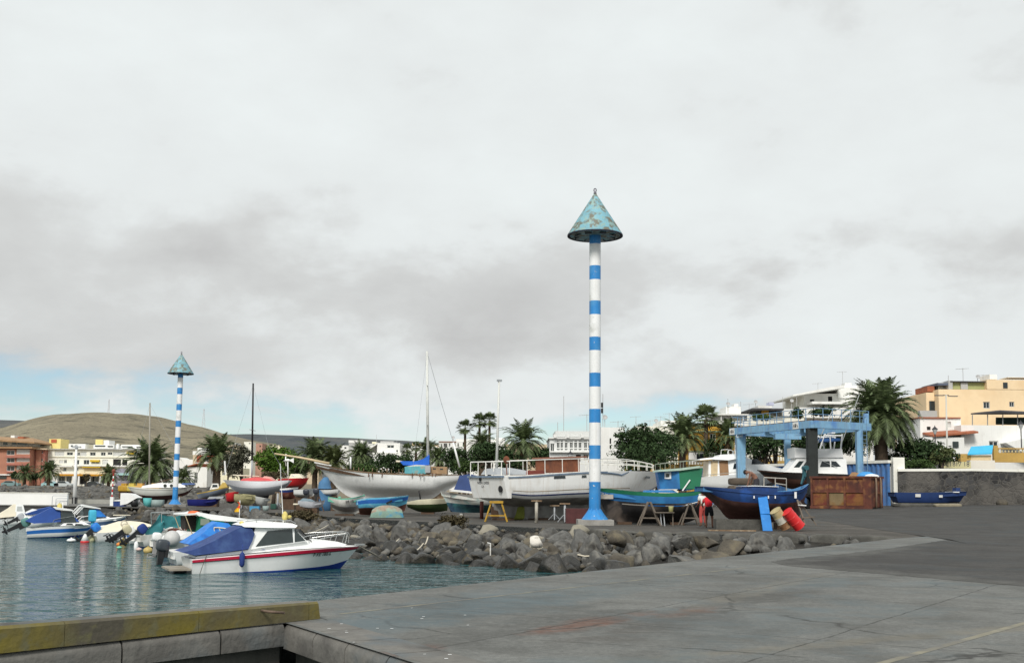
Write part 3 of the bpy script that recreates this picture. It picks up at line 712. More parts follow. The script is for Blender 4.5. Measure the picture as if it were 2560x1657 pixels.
def hill_nodes(m, base, dark, pale, s):
 nt = m.node_tree; N = nt.nodes; L = nt.links; b = N['Principled BSDF']; b.inputs['Roughness'].default_value = 1; b.inputs['Specular IOR Level'].default_value = .05
 tc = N.new('ShaderNodeTexCoord')
 def nz(sc, det, mul=(1, 1, 1)):
  mp = N.new('ShaderNodeMapping'); mp.inputs['Scale'].default_value = mul; L.new(tc.outputs['Object'], mp.inputs['Vector'])
  n = N.new('ShaderNodeTexNoise'); n.inputs['Scale'].default_value = sc; n.inputs['Detail'].default_value = det; n.inputs['Roughness'].default_value = .65; L.new(mp.outputs[0], n.inputs['Vector']); return n.outputs['Fac']
 def mix(v, a, b2, A, B):
  r = N.new('ShaderNodeMapRange'); r.inputs[1].default_value = a; r.inputs[2].default_value = b2; L.new(v, r.inputs[0])
  x = N.new('ShaderNodeMix'); x.data_type = 'RGBA'; L.new(r.outputs[0], x.inputs[0])
  for k, q in ((6, A), (7, B)):
   if isinstance(q, tuple): x.inputs[k].default_value = q
   else: L.new(q, x.inputs[k])
  return x.outputs[2]
 c = mix(nz(s, 6), .42, .66, base, pale); c = mix(nz(s * 2.3, 7, (1, 1, 3.5)), .54, .66, c, dark); c = mix(nz(s * 9, 5), .56, .70, c, dark); c = mix(nz(s * 34, 4), .55, .66, c, dark)
 L.new(c, b.inputs['Base Color'])
hill_nodes(HILL, (.205, .182, .132, 1), (.09, .086, .068, 1), (.27, .24, .17, 1), .012)
HILL2 = bpy.data.materials.new('far_ridge'); HILL2.use_nodes = True
hill_nodes(HILL2, (.085, .095, .10, 1), (.055, .065, .075, 1), (.12, .12, .115, 1), .002)  # haze of distance put into the ridge as blue-grey colour
def ridge(name, pts, Yr, Y0, Y1, m, nscale, namp, zb):
 mb = MB(); nu = 150; nv = 46; p0, p1 = pts[0][0], pts[-1][0]
 def f(u, v):
  px = lerp(p0, p1, u); py = catmull(pts, px); Y = lerp(Y0, Y1, v); x = P(px, py, Yr).x / Yr * Y
  top = P(px, py, Yr).z; k = sstep(Y0, Yr, Y) if Y <= Yr else 1 - .6 * sstep(Yr, Y1, Y)
  k = k ** .8; q = Vector((x * nscale, Y * nscale, 3.3))
  nn_ = noise.noise(q) + .5 * noise.noise(q * 2.3) + .3 * noise.noise(q * 5.1)
  e = min(1, abs(Y - Yr) / (Yr - Y0) * 3)
  ef = sstep(0, .08, u) * sstep(1, .92, u)
  return (x, Y, max(zb, lerp(zb, top + nn_ * namp * (.12 + .88 * e), k * (.3 + .7 * ef))))
 mb.grid(f, nu, nv); return tag(mb.build(name, m, smooth=True), kind='structure')
ridge('hill', [(-700, 1180), (-400, 1140), (-150, 1098), (0, 1081), (73, 1058), (132, 1046), (221, 1037), (287, 1041), (375, 1050), (440, 1063), (509, 1078), (560, 1090), (620, 1106), (700, 1126), (820, 1150)], 1500, 640, 2300, HILL, .006, 13, 3)
ridge('far_hill', [(-900, 1030), (-300, 1040), (0, 1054), (90, 1058), (300, 1075), (480, 1082), (555, 1088), (640, 1090), (720, 1093), (800, 1096), (870, 1099), (960, 1104), (1100, 1110), (1250, 1122), (1500, 1140), (1900, 1170)], 6500, 4200, 9000, HILL2, .0011, 30, 10)
LEAF_D = mat('dark_foliage', (.034, .062, .022), .8, .3, .5, island=.45, spec=.2)
LEAF_M = mat('mid_foliage', (.048, .082, .022), .8, .3, .5, island=.45, spec=.2)
LEAF_B = mat('bright_foliage', (.065, .125, .014), .75, .3, .5, island=.45, spec=.2)
LEAF_G = mat('grey_foliage', (.075, .078, .055), .9, .25, .5, island=.4, spec=.1)
LEAF_DRY = mat('dry_scrub', (.085, .072, .042), .95, .25, 1.5, island=.4, spec=.05)
FROND = mat('palm_frond', (.10, .135, .055), .6, .3, .6, island=.5, spec=.35)
FROND_DRY = mat('dead_frond', (.16, .11, .06), .9, .25, .6, island=.4)
FROND_Y = mat('yellowish_frond', (.085, .105, .035), .6, .25, .6, island=.35, spec=.35)
TRUNK_P = mat('palm_trunk', (.105, .075, .05), .95, .3, 3, bump=.8)
BARK = mat('tree_bark', (.09, .07, .052), .95, .3, 3, bump=.7)
def frond(mb, base, az, el, Ln, droop, rr, nl=13, lw=.17, ll=.6, mi=0):
 p = Vector(base); d = Vector((math.cos(az) * math.cos(el), math.sin(az) * math.cos(el), math.sin(el))); side = Vector((-math.sin(az), math.cos(az), 0))
 seg = 8; pts = [p.copy()]
 for i in range(seg):
  d = (d + Vector((0, 0, -droop * (i + 1) / seg))).normalized(); p = p + d * (Ln / seg); pts.append(p.copy())
 for i in range(seg):
  a, b = pts[i], pts[i + 1]; w0 = .06 * (1 - i / seg) + .015
  mb.add([a - side * w0, a + side * w0, b + side * w0 * .8, b - side * w0 * .8], [(0, 1, 2, 3)], mi)
 for k in range(nl):
  t = .12 + .86 * k / (nl - 1); q = t * seg; i = min(int(q), seg - 1); a = pts[i].lerp(pts[i + 1], q - i); dd = (pts[i + 1] - pts[i]).normalized(); up = side.cross(dd)
  if up.z < 0: up = -up
  L_ = ll * math.sin(PI * min(1, .18 + t * .86)) + .1
  for sg in (1, -1):
   v = (side * sg * .80 + dd * .62 + up * .28 + Vector((0, 0, -.28 - rr.uniform(0, .3)))).normalized()
   mb.add([a - dd * lw * .5, a + dd * lw * .5, a + v * L_ * .6 + dd * lw * .45 + up * .02, a + v * L_, a + v * L_ * .6 - dd * lw * .35], [(0, 1, 2, 3, 4)], mi)
def canary_mesh(seed, n=62, Ln=3.4, up=1.0, low=-.55):
 rr = random.Random(seed); mb = MB()
 for i in range(n):
  t = (i + .5) / n; el = lerp(1.4, low, t ** .8) * up + rr.uniform(-.12, .12); az = i * 2.39996 + rr.uniform(-.2, .2)
  frond(mb, (.18 * math.cos(az), .18 * math.sin(az), .25 * (1 - t)), az, el, Ln * rr.uniform(.82, 1.08) * (1 - .12 * (t < .15)), .26 + .34 * t, rr, 19, .12, .74)
 for i in range(9): frond(mb, (.15 * math.cos(i * 2.4), .15 * math.sin(i * 2.4), -.15), i * 2.4 + .5, rr.uniform(-1.15, -.75), Ln * rr.uniform(.45, .7), .25, rr, 11, .12, .45, 1)
 return mb
def washi_mesh(seed, n=34, st=1.0, fan=.95):
 rr = random.Random(seed); mb = MB()
 for i in range(n):
  t = (i + .5) / n; el = lerp(1.4, -.75, t) + rr.uniform(-.15, .15); az = i * 2.39996 + rr.uniform(-.2, .2)
  d = Vector((math.cos(az) * math.cos(el), math.sin(az) * math.cos(el), math.sin(el))); s_ = Vector((-math.sin(az), math.cos(az), 0)); q = d * st * rr.uniform(.8, 1.1); u = s_.cross(d)
  mb.add([s_ * .03, -s_ * .03, q - s_ * .02, q + s_ * .02], [(0, 1, 2, 3)])
  m = 13
  for k in range(m):
   a = lerp(-1.75, 1.75, k / (m - 1)); v = (d * math.cos(a) + s_ * math.sin(a)).normalized(); w_ = s_ * math.cos(a) - d * math.sin(a); L_ = fan * (.75 + .3 * math.cos(a)) * rr.uniform(.85, 1.1)
   e = q + v * L_ + Vector((0, 0, -.28 * L_ * L_)); mid = q + v * L_ * .55 + u * .04
   mb.add([q, mid + w_ * .075, e, mid - w_ * .075], [(0, 1, 2, 3)])
 return mb
CROWNS = {}
def crown(kind, m):
 key = (kind, m.name)
 if key not in CROWNS:
  mbx = {'can1': lambda: canary_mesh(1), 'can2': lambda: canary_mesh(2, 84, 3.2, 1.0, -.3), 'can3': lambda: canary_mesh(3, 58, 3.3, 1.05, .0), 'can4': lambda: canary_mesh(4, 96, 3.6, 1.0, -.7),
               'wa1': lambda: washi_mesh(5), 'wa2': lambda: washi_mesh(6, 30, .9, 1.0)}[kind]()
  o = mbx.build('crown', [m, FROND_DRY]); CROWNS[key] = o.data; bpy.data.objects.remove(o)
 return CROWNS[key]
def palm(px, pyc, Y, rad_px, kind, label, group=None, tr=.35, m=None, bulge=1.5, lean=0.0, skirt=True, zb=None):
 """crown centre at pixel (px, pyc) at depth Y; crown radius in pixels"""
 c = P(px, pyc, Y); base = (zb if zb is not None else gfar(c.x, Y)); h = max(.6, c.z - base)
 root = thing('palm_tree', label, 'palm tree', (c.x - lean * h, Y, base), 0, group)
 wash = kind.startswith('wa'); mb = MB(); prof = []
 n = 26
 for i in range(n + 1):
  t = i / n; r_ = tr * (1.12 - .2 * t) * (1 + (.06 if i % 2 else 0))
  if not wash: r_ *= 1 + (bulge - 1) * math.exp(-((t - 1) * h / .9) ** 2)
  else: r_ *= lerp(1.1, .75, t)
  prof.append((r_, t * h))
 mb.lathe(prof, 10)
 if lean:
  for v in mb.v: v.x += lean * v.z
 mb.build('trunk', TRUNK_P, root, smooth=True)
 R0 = {'can1': 2.35, 'can2': 2.5, 'can3': 2.0, 'can4': 2.6}.get(kind, 1.5); tr *= .62
 o = bpy.data.objects.new('crown', crown(kind, m or FROND)); COL.objects.link(o); o.parent = root; k = rad_px * Y / FPX / R0
 o.location = (lean * h, 0, h + .05); o.scale = (k, k, k); o.rotation_euler.z = rnd.uniform(0, 6.28)
 return root
TM = {}
def tree(px, pyt, pyb, wpx, Y, label, m=LEAF_D, n=2600, leaf=.34, name='tree', cat='tree', group=None, lobes=9, seed=None, trunk=True, dep=.8, zb=None, stems=1):
 """crown between pixels pyt and pyb, width wpx"""
 rr = random.Random(seed if seed is not None else int(px * 7 + pyt)); c0 = P(px, (pyt + pyb) / 2, Y); k = Y / FPX; rx = wpx * k / 2; rz = (pyb - pyt) * k / 2; ry = rx * dep
 base = zb if zb is not None else gfar(c0.x, Y); root = thing(name, label, cat, (c0.x, Y, base), 0, group); cz = c0.z - base
 lob = []
 for i in range(lobes):
  a = rr.uniform(0, 6.28); q = rr.uniform(.25, .72); lob.append((Vector((rx * q * math.cos(a), ry * q * math.sin(a), cz + rz * rr.uniform(-.55, .6))), rr.uniform(.34, .52)))
 lob.append((Vector((0, 0, cz + rz * .4)), .5))
 mb = MB(); n_cl = max(8, n // 22)
 for i in range(n_cl):
  lc, lr = lob[rr.randrange(len(lob))]
  d = Vector((rr.gauss(0, 1), rr.gauss(0, 1), rr.gauss(0, 1) + .25)).normalized(); q = rr.uniform(.55, 1.0) ** .6
  cc = lc + Vector((d.x * rx * lr * q, d.y * ry * lr * q, d.z * rz * lr * 1.15 * q)); cr = rr.uniform(.45, .95) * leaf * 1.7
  for j in range(22):
   p = cc + Vector((rr.gauss(0, cr * .6), rr.gauss(0, cr * .6), rr.gauss(0, cr * .42))); nn_ = (Vector((rr.gauss(0, .7), rr.gauss(0, .7), rr.gauss(.5, .6))) + d * .6).normalized()
   a = nn_.orthogonal().normalized(); b_ = nn_.cross(a); s = leaf * rr.uniform(.35, .75); th = rr.uniform(0, 6.28); a, b_ = a * math.cos(th) + b_ * math.sin(th), b_ * math.cos(th) - a * math.sin(th)
   mb.add([p - a * s, p + b_ * s * .45, p + a * s, p - b_ * s * .45], [(0, 1, 2, 3)])
 mb.build('crown', m, root)
 if trunk:
  mb = MB()
  for st in range(stems):
   ox = (st - (stems - 1) / 2) * rx * .35; top = Vector((ox * 1.4, 0, cz + rz * .1)); tr = max(.12, min(.4, rx * .075))
   mb.tube([(ox, 0, -.05), (ox * 1.1 + tr * .5, .1, cz * .35), top], tr * 1.2, 9, r1=tr * .6)
   for lc, lr in lob[:5]: mb.tube([(ox * 1.1, 0, max(.4, cz - rz) * .8), lc * .6 + Vector((ox * .4, 0, cz * .38)), lc], tr * .5, 6, r1=tr * .15)
  mb.build('trunk', BARK, root, smooth=True)
 return root
FRAMEW = mat('white_window_frame', (.74, .74, .72), .5, .05, 2)
FRAMED = mat('dark_window_frame', (.05, .05, .05), .5, .05, 2)
SHUT = mat('white_shutter', (.66, .67, .65), .7, .08, 2)
AWN_Y = mat('yellow_awning', (.62, .42, .03), .8, .1, 2); AWN_O = mat('orange_fascia', (.55, .26, .02), .8, .15, 1)
TILE = mat('red_roof_tile', (.36, .12, .06), .85, .25, 3, bump=.4)
WALL_W = mat('whitewash', (.77, .77, .745), .9, .05, .4, patch=((.60, .58, .54), .5, .68, .12), streak=((.45, .42, .38), .18))
WALL_C = mat('cream_render', (.74, .70, .52), .9, .06, .3); WALL_CW = mat('pale_cream_render', (.78, .77, .68), .9, .05, .3)
WALL_Y = mat('yellow_render', (.70, .58, .23), .9, .08, .3); WALL_R = mat('terracotta_render', (.40, .185, .125), .9, .12, .3); WALL_P = mat('pink_red_render', (.38, .15, .115), .9, .12, .4)
WALL_L = mat('lilac_render', (.27, .25, .30), .9, .1, .4); WALL_G = mat('grey_render', (.42, .42, .41), .9, .08, .4); WALL_O = mat('orange_render', (.60, .33, .045), .9, .08, .3)
WALL_PE = mat('peach_render', (.79, .61, .39), .9, .06, .25, patch=((.72, .53, .32), .4, .62, .12)); WALL_B = mat('beige_render', (.55, .45, .32), .9, .1, .3)
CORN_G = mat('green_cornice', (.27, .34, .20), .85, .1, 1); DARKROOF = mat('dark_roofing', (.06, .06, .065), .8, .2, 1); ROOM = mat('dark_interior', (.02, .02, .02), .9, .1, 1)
class House:
 def __init__(s, label, px0, px1, pyt, Y, dep, m, wins=(), cat='house', name='house', zb=None, par=.0, parm=None, fr=None, yaw=0.0, group=None):
  a, c = P(px0, pyt, Y), P(px1, pyt, Y); s.Y = Y; s.zb = zb if zb is not None else gfar((a.x + c.x) / 2, Y) - .1; s.x0 = a.x; s.W = c.x - a.x; s.H = (a.z + c.z) / 2 - s.zb
  s.root = thing(name, label, cat, (s.x0, Y, s.zb), R(yaw), group); s.m = m; s.fr = fr or FRAMEW
  rects = []
  for w_ in wins:
   x0, z1 = s.q(w_[0], w_[1]); x1, z0 = s.q(w_[2], w_[3]); x0, x1 = max(.05, x0), min(s.W - .05, x1); z0, z1 = max(.02, z0), min(s.H - .05, z1)
   if x1 - x0 > .1 and z1 - z0 > .1: rects.append((x0, z0, x1, z1, w_[4] if len(w_) > 4 else 'win'))
  xs = sorted({0.0, s.W} | {r[0] for r in rects} | {r[2] for r in rects}); zs = sorted({0.0, s.H} | {r[1] for r in rects} | {r[3] for r in rects})
  mb = MB(); rc = .22
  for i in range(len(xs) - 1):
   for j in range(len(zs) - 1):
    cx, cz = (xs[i] + xs[i + 1]) / 2, (zs[j] + zs[j + 1]) / 2
    if not any(r[0] < cx < r[2] and r[1] < cz < r[3] for r in rects): mb.add([(xs[i], 0, zs[j]), (xs[i + 1], 0, zs[j]), (xs[i + 1], 0, zs[j + 1]), (xs[i], 0, zs[j + 1])], [(0, 1, 2, 3)])
  for x0, z0, x1, z1, k in rects:
   for p, q in (((x0, z0), (x1, z0)), ((x1, z0), (x1, z1)), ((x1, z1), (x0, z1)), ((x0, z1), (x0, z0))): mb.add([(p[0], 0, p[1]), (q[0], 0, q[1]), (q[0], rc, q[1]), (p[0], rc, p[1])], [(0, 1, 2, 3)])
  W, H, D = s.W, s.H, dep
  mb.add([(0, 0, 0), (W, 0, 0), (W, D, 0), (0, D, 0), (0, 0, H), (W, 0, H), (W, D, H), (0, D, H)], [(1, 2, 6, 5), (2, 3, 7, 6), (3, 0, 4, 7), (4, 5, 6, 7)])
  mb.build('wall', m, s.root)
  if par: MB().box((W / 2, D / 2 - .0, H + par / 2 + .002), (W + .16, D + .16, par)).build('parapet', parm or m, s.root)
  for x0, z0, x1, z1, k in rects: s.window(x0, z0, x1, z1, k)
 def q(s, px, py):
  p = P(px, py, s.Y); return (p.x - s.x0, p.z - s.zb)
 def window(s, x0, z0, x1, z1, k):
  mb = MB(); w_, h = x1 - x0, z1 - z0; f = min(.09, w_ * .12); y = .12
  gm = {'win': 1, 'shut': 2, 'dark': 3, 'door': 1, 'awn': 1}[k]
  mb.add([(x0, y + .05, z0), (x1, y + .05, z0), (x1, y + .05, z1), (x0, y + .05, z1)], [(0, 1, 2, 3)], gm)
  if k in ('win', 'door', 'awn'):
   for cx, cz, a, b_ in ((x0 + f / 2, (z0 + z1) / 2, f, h), (x1 - f / 2, (z0 + z1) / 2, f, h), ((x0 + x1) / 2, z0 + f / 2, w_ - 2 * f, f), ((x0 + x1) / 2, z1 - f / 2, w_ - 2 * f, f)): mb.box((cx, y, cz), (a, .06, b_))
   nm = max(1, round(w_ / 1.0))
   for i in range(1, nm + 1 if nm > 1 else 2):
    if i <= max(1, nm - 1): mb.box((x0 + w_ * i / max(2, nm), y + .002, (z0 + z1) / 2), (f * .7, .05, h - 2 * f))
  elif k == 'shut':
   for i in range(1, int(h / .22)): mb.box(((x0 + x1) / 2, y + .02, z0 + i * .22), (w_, .05, .03), 2)
  mb.build('window' if k != 'door' else 'door', [s.fr, GLASS, SHUT, ROOM], s.root)
  if k == 'awn': MB().prof([(0, 0), (-.02, .05), (0, .06)], 0.01); s.blkl('awning', x0 - .2, z1 - .45, x1 + .2, z1 + .1, -.7, .02, AWN_Y)
 def blkl(s, name, x0, z0, x1, z1, y0, y1, m): return MB().box(((x0 + x1) / 2, (y0 + y1) / 2, (z0 + z1) / 2), (x1 - x0, y1 - y0, z1 - z0)).build(name, m, s.root)
 def blk(s, name, px0, py0, px1, py1, y0, y1, m):
  a, c = P(px0, py0, s.Y + y0), P(px1, py1, s.Y + y0); return s.blkl(name, a.x - s.x0, min(a.z, c.z) - s.zb, c.x - s.x0, max(a.z, c.z) - s.zb, y0, y1, m)
 def antenna(s, px, pyb, pyt, y=1.0, kind=0):
  a, c = P(px, pyb, s.Y + y), P(px, pyt, s.Y + y); mb = MB(); x, z0, z1 = a.x - s.x0, a.z - s.zb - .3, c.z - s.zb; h = z1 - z0
  mb.tube([(x, y, z0), (x, y, z1)], .035, 5)
  if kind == 0:
   mb.bar((x - .9, y, z1 - .15), (x + .7, y, z1 - .05), .04)
   for i in range(6): mb.bar((x - .8 + i * .28, y - .3, z1 - .14 + i * .017), (x - .8 + i * .28, y + .3, z1 - .14 + i * .017), .025)
  elif kind == 1:
   mb.lathe([(.02, 0), (.17, .04), (.29, .11), (.28, .12), (.15, .05), (.02, .02)], 14, M=Matrix.Translation((x, y - .1, z1)) @ Matrix.Rotation(R(65), 4, 'X'))
  mb.build('antenna' if kind != 1 else 'satellite_dish', mat('antenna_metal', (.40, .40, .40), .5, .1, 3), s.root, smooth=False)
def grid_wins(xs, rows, k='win'): return [(a, r0, b, r1, k) for a, b in xs for r0, r1 in rows]
h = House('terracotta red apartment block with glazed balconies and orange eaves at the left edge', -60, 76, 1122, 300, 16, WALL_R,
 grid_wins([(-50, -30), (-20, -4), (17, 36)], [(1125, 1137), (1144, 1156), (1164, 1177)]) + grid_wins([(41, 74)], [(1122.5, 1135), (1144, 1154), (1163, 1174)], 'shut'), name='apartment_block', cat='apartment block')
h.blk('roof_slab', -66, 1115.5, 80, 1121, -1.2, 16, mat('eaves_orange', (.32, .19, .10), .85, .12, .5))
h.blk('penthouse', -55, 1103, 70, 1115.2, 1.2, 14, WALL_CW)
for a, b_ in ((8, 17), (30, 39), (44, 67)): h.blk('window', a, 1105.5, b_, 1111.5, 1.0, 1.19, GLASS)
mb = MB(); a, c = h.q(-70, 1101), h.q(92, 1101); mb.add([(a[0], -1.6, a[1] + .3), (c[0], -1.6, a[1] - .7), (c[0], 15, a[1] - .7), (a[0], 15, a[1] + .3), (a[0], -1.6, a[1] + .75), (c[0], -1.6, a[1] - .3), (c[0] - 4, 7, a[1] + 1.1), (a[0], 7, a[1] + 1.6), (c[0], 15, a[1] - .3), (a[0], 15, a[1] + .6)], [(0, 3, 2, 1), (0, 1, 5, 4), (4, 5, 6, 7), (5, 8, 6), (7, 6, 8, 9), (1, 2, 8, 5), (2, 3, 9, 8)])
mb.build('roof', mat('ochre_tile_roof', (.34, .21, .11), .85, .2, .6), h.root)
h.blk('water_tank', 27, 1088, 36, 1098, 5, 8, WALL_W); h.blk('stair_tower', 44, 1091, 58, 1100, 4, 8, TILE)
for r0 in (1139, 1157.5, 1177): h.blk('balcony', 14, r0, 75, r0 + 5.2, -.9, .05, WALL_P)
h.blk('shopfront', -60, 1184, 60, 1188, -.5, .05, FRAMEW)
for a, b_ in ((-50, 16), (28, 58)): h.blk('shop_window', a, 1188.5, b_, 1197, -.12, -.02, GLASS)
h = House('narrow red side wing of the terracotta block', 76.5, 113, 1124, 303, 14, WALL_P, grid_wins([(80, 87), (101, 107)], [(1127, 1133), (1146, 1153), (1165, 1172)]), name='apartment_block', cat='apartment block')
h.blk('pilaster', 91, 1124, 99, 1212, -.4, -.02, WALL_R); h.blk('roof_slab', 73, 1120, 117, 1123.5, -1, 14, WALL_B)
W3 = [(124, 136), (167, 181), (192, 199), (225, 239), (252, 263), (270, 281)]
h = House('long cream four storey apartment block with yellow awnings and balconies under the brown hill', 110, 364, 1124, 305, 18, WALL_CW,
 [(167, 1130, 182, 1138), (193, 1130, 200, 1139), (225, 1130, 239, 1139), (252, 1130, 264, 1139), (269, 1130, 281, 1137), (320, 1131, 342, 1139, 'awn'), (137, 1128, 160, 1140, 'shut'), (201, 1129, 216, 1140, 'shut'), (283, 1129, 312, 1140, 'shut'),
     (121, 1149, 136, 1161), (148, 1150, 158, 1158, 'shut'), (160, 1149, 167, 1158), (185, 1149, 198, 1161), (209, 1149, 223, 1161), (229, 1150, 248, 1158, 'awn'), (256, 1149, 270, 1161, 'shut'), (283, 1147, 302, 1163, 'dark'), (306, 1148, 318, 1163, 'dark'),
     (158, 1168, 166, 1178), (185, 1168, 196, 1176), (207, 1170, 222, 1176), (231, 1170, 246, 1176), (257, 1171, 268, 1176), (286, 1169, 300, 1180),
     (122, 1190, 140, 1210, 'shut'), (146, 1190, 162, 1210, 'door'), (166, 1190, 178, 1210, 'door'), (183, 1190, 193, 1210, 'dark'), (199, 1190, 216, 1210, 'dark'), (227, 1190, 247, 1209, 'door'), (251, 1190, 264, 1209, 'door')],
 name='apartment_block', cat='apartment block')
h.blk('cornice', 108, 1121, 366, 1124.2, -.7, 18, FRAMEW)
h.blk('storey_band', 112, 1141.5, 360, 1143.2, -.3, .02, WALL_C)
h.blk('yellow_wall', 197, 1163.5, 280, 1187, -.35, -.03, WALL_C)
for a, b_, r0 in ((144, 180, 1163), (183, 282, 1162.2), (282, 318, 1163), (150, 198, 1182)): h.blk('balcony', a, r0, b_, r0 + 3.2, -1.3, -.36, FRAMEW)
for a, b_ in ((205, 250),): h.blk('awning', a, 1166, b_, 1168.5, -1.4, -.36, AWN_Y)
h.blk('fascia', 137, 1184, 268, 1189.5, -1.6, -.37, AWN_O)
for a in (141.5, 181, 195, 222, 249): h.blk('column', a, 1189.6, a + 3, 1212, -1.5, -1.1, FRAMEW)
h.blk('rooftop_tower', 123, 1096.5, 151, 1121, 5, 11, WALL_Y); h.blk('tower_panel', 128, 1098, 141, 1106, 4.8, 4.99, mat('brick_red_panel', (.42, .10, .05), .9, .1, 1))
h.blk('roof_wall', 92, 1113, 124, 1121, 4, 12, WALL_C); h.blk('penthouse', 172, 1109, 213, 1121, 3, 10, WALL_W); h.blk('rooftop_tower', 239, 1098, 256, 1121, 5, 10, WALL_Y); h.blk('penthouse', 256.5, 1100, 272, 1121, 5.5, 10, WALL_W)
h.blk('penthouse', 234, 1111, 284, 1121, 3, 10, WALL_W); h.blk('penthouse', 303, 1111, 352, 1121, 3, 10, WALL_W); h.blk('chimney', 361, 1113, 365, 1124, 2, 3, WALL_W); h.blk('chimney', 291, 1109, 296, 1121, 3, 4, WALL_W)
for a, b_, r0, r1 in ((177, 182, 1112.5, 1116), (187, 192, 1112.5, 1116), (237, 263, 1113, 1116), (269, 282, 1114, 1117), (305, 331, 1115, 1117.5), (341, 352, 1116, 1118.5)): h.blk('window', a, r0, b_, r1, 2.85, 2.98, GLASS)
h = House('low lilac grey building with a pale blue awning behind the big palm', 289, 372, 1171, 285, 10, WALL_L, [(294, 1194, 301, 1203), (305, 1194, 311, 1203), (315, 1194, 323, 1203), (343, 1179, 354, 1182, 'dark')])
h.blk('awning', 291, 1182, 323, 1187.5, -1.6, -.02, mat('pale_blue_awning', (.36, .56, .56), .8, .1, 1))
h = House('white shed with two dark openings left of the far striped column', 372, 448, 1163, 280, 12, WALL_W, [(395, 1188, 406, 1196, 'dark'), (415, 1188, 430, 1196, 'dark')])
h = House('tall blank white gable wall right of the far striped column', 447, 484, 1148, 275, 12, WALL_W)
mb = MB(); a, c, d = h.q(447, 1148), h.q(461, 1147.5), h.q(447, 1143); mb.prof([(a[0], a[1]), (c[0], a[1]), (a[0] + .3, d[1])], 6, y0=.01); mb.build('gable', WALL_W, h.root)
h = House('narrow brick red house with white roof terrace behind the palm', 483, 531, 1137, 260, 10, mat('brick_red_render', (.40, .10, .06), .9, .1, .5), [(509, 1141, 521, 1155), (518, 1166, 527, 1175, 'dark')])
h.blk('corner_pier', 482.5, 1137, 489.5, 1212, -.15, -.01, WALL_B); h.blk('roof_terrace', 482, 1127, 532, 1137, 0, 10, WALL_W); h.blk('penthouse', 494, 1119, 530, 1127, 1.5, 8, WALL_W); h.blk('balcony', 488, 1155.5, 532, 1159, -1.2, .0, WALL_W); h.blk('balcony', 517, 1175.5, 534, 1178.5, -1, .0, WALL_W); h.blk('canopy', 503, 1118, 533, 1119.5, .8, 8, DARKROOF)
h = House('small white hut with a red tiled roof and a glazed door', 470, 518, 1167, 215, 6, WALL_W, [(485.5, 1180, 494, 1208, 'door'), (504, 1165.5, 511, 1169, 'dark')], name='hut', cat='hut')
W_ = h.W; MB().add([(-.5, -.5, h.H - .1), (W_ * .55, -.6, h.H + .55), (W_ * .55, 6.4, h.H + .55), (-.5, 6.4, h.H - .1), (-.5, -.5, h.H + .08), (W_ * .55, -.6, h.H + .75), (W_ * .55, 6.4, h.H + .75), (-.5, 6.4, h.H + .08)], [(3, 2, 1, 0), (4, 5, 6, 7), (0, 1, 5, 4), (1, 2, 6, 5), (2, 3, 7, 6), (3, 0, 4, 7)]).build('roof', TILE, h.root)
h = House('low cream cottage with two small windows behind the palm trunk', 526, 602, 1169, 235, 8, WALL_C, [(555, 1180, 562, 1188), (577, 1178, 588, 1187)])
for i, (a, b_, t, bt, Y, m, lb) in enumerate(((543, 559, 1109, 1124, 520, WALL_W, 'tiny white house on the foot of the hill, left of the black mast'), (555, 594, 1113, 1140, 480, WALL_B, 'peach house beyond the trees at the foot of the hill'), (588, 592, 1107, 1116, 560, WALL_W, 'small white block above the peach house'), (640, 656, 1108, 1122, 500, mat('rose_render', (.42, .24, .18), .9, .1, 1), 'little rose coloured house right of the black mast'), (770, 798, 1111, 1130, 450, WALL_B, 'beige house behind the fronds of the twin palms'), (680, 700, 1113, 1124, 640, WALL_C, 'pale speck of a house on the plain'), (610, 632, 1104, 1112, 700, WALL_CW, 'far cream house on the plain behind the black mast'))):
 House(lb, a, b_, t, Y, 9, m, [(lerp(a, b_, .55), lerp(t, bt, .35), lerp(a, b_, .75), lerp(t, bt, .65), 'dark')] if b_ - a > 10 else [])
h = House('white block with a grey rendered front standing above the palms', 872, 906, 1107, 230, 9, WALL_G, [(890, 1119, 894, 1124, 'dark')]); h.blk('roof_wall', 871.5, 1100, 907, 1107, -.05, 9.1, WALL_W)
h = House('low white house left of the grey fronted block', 848, 873, 1113, 236, 9, WALL_W, [(861, 1117, 866, 1121, 'dark')])
h = House('white house between the grey fronted block and the villa with the terrace', 906, 932, 1109, 240, 9, WALL_W)
h = House('white villa with a shaded sloping terrace and a long grey window', 943, 1000, 1107, 215, 12, WALL_W, [(967.5, 1112, 985.5, 1120), (990.5, 1124.5, 995, 1128.5, 'dark')])
a, c, d = h.q(919, 1128), h.q(943, 1107), h.q(943, 1130); mb = MB(); mb.prof([(a[0], a[1]), (c[0], c[1]), (d[0], d[1]), (a[0], d[1])], 9, y0=1.2); mb.build('terrace_recess', WALL_G, h.root); mb = MB(); mb.prof([(a[0] - .3, a[1]), (c[0], c[1] - .25), (c[0], c[1]), (a[0] - .3, a[1] + .3)], 9, y0=-.3); mb.build('sloping_roof', WALL_W, h.root)
h.blk('lower_wall', 931, 1131, 1002, 1180, -.9, -.05, WALL_W); h.blk('roof_wall', 951, 1102, 984, 1106.8, 2, 8, WALL_G); h.blk('roof_shed', 930, 1104, 941, 1108.5, 2, 6, WALL_C); h.antenna(941, 1108, 1086, 2, 2); h.antenna(992, 1112, 1099, 2, 2)
h = House('flat white houses stepping behind the schooner mast', 1000, 1092, 1115, 232, 10, WALL_W, [(1040, 1117.5, 1044, 1121, 'dark'), (1010, 1118, 1016, 1123, 'dark')])
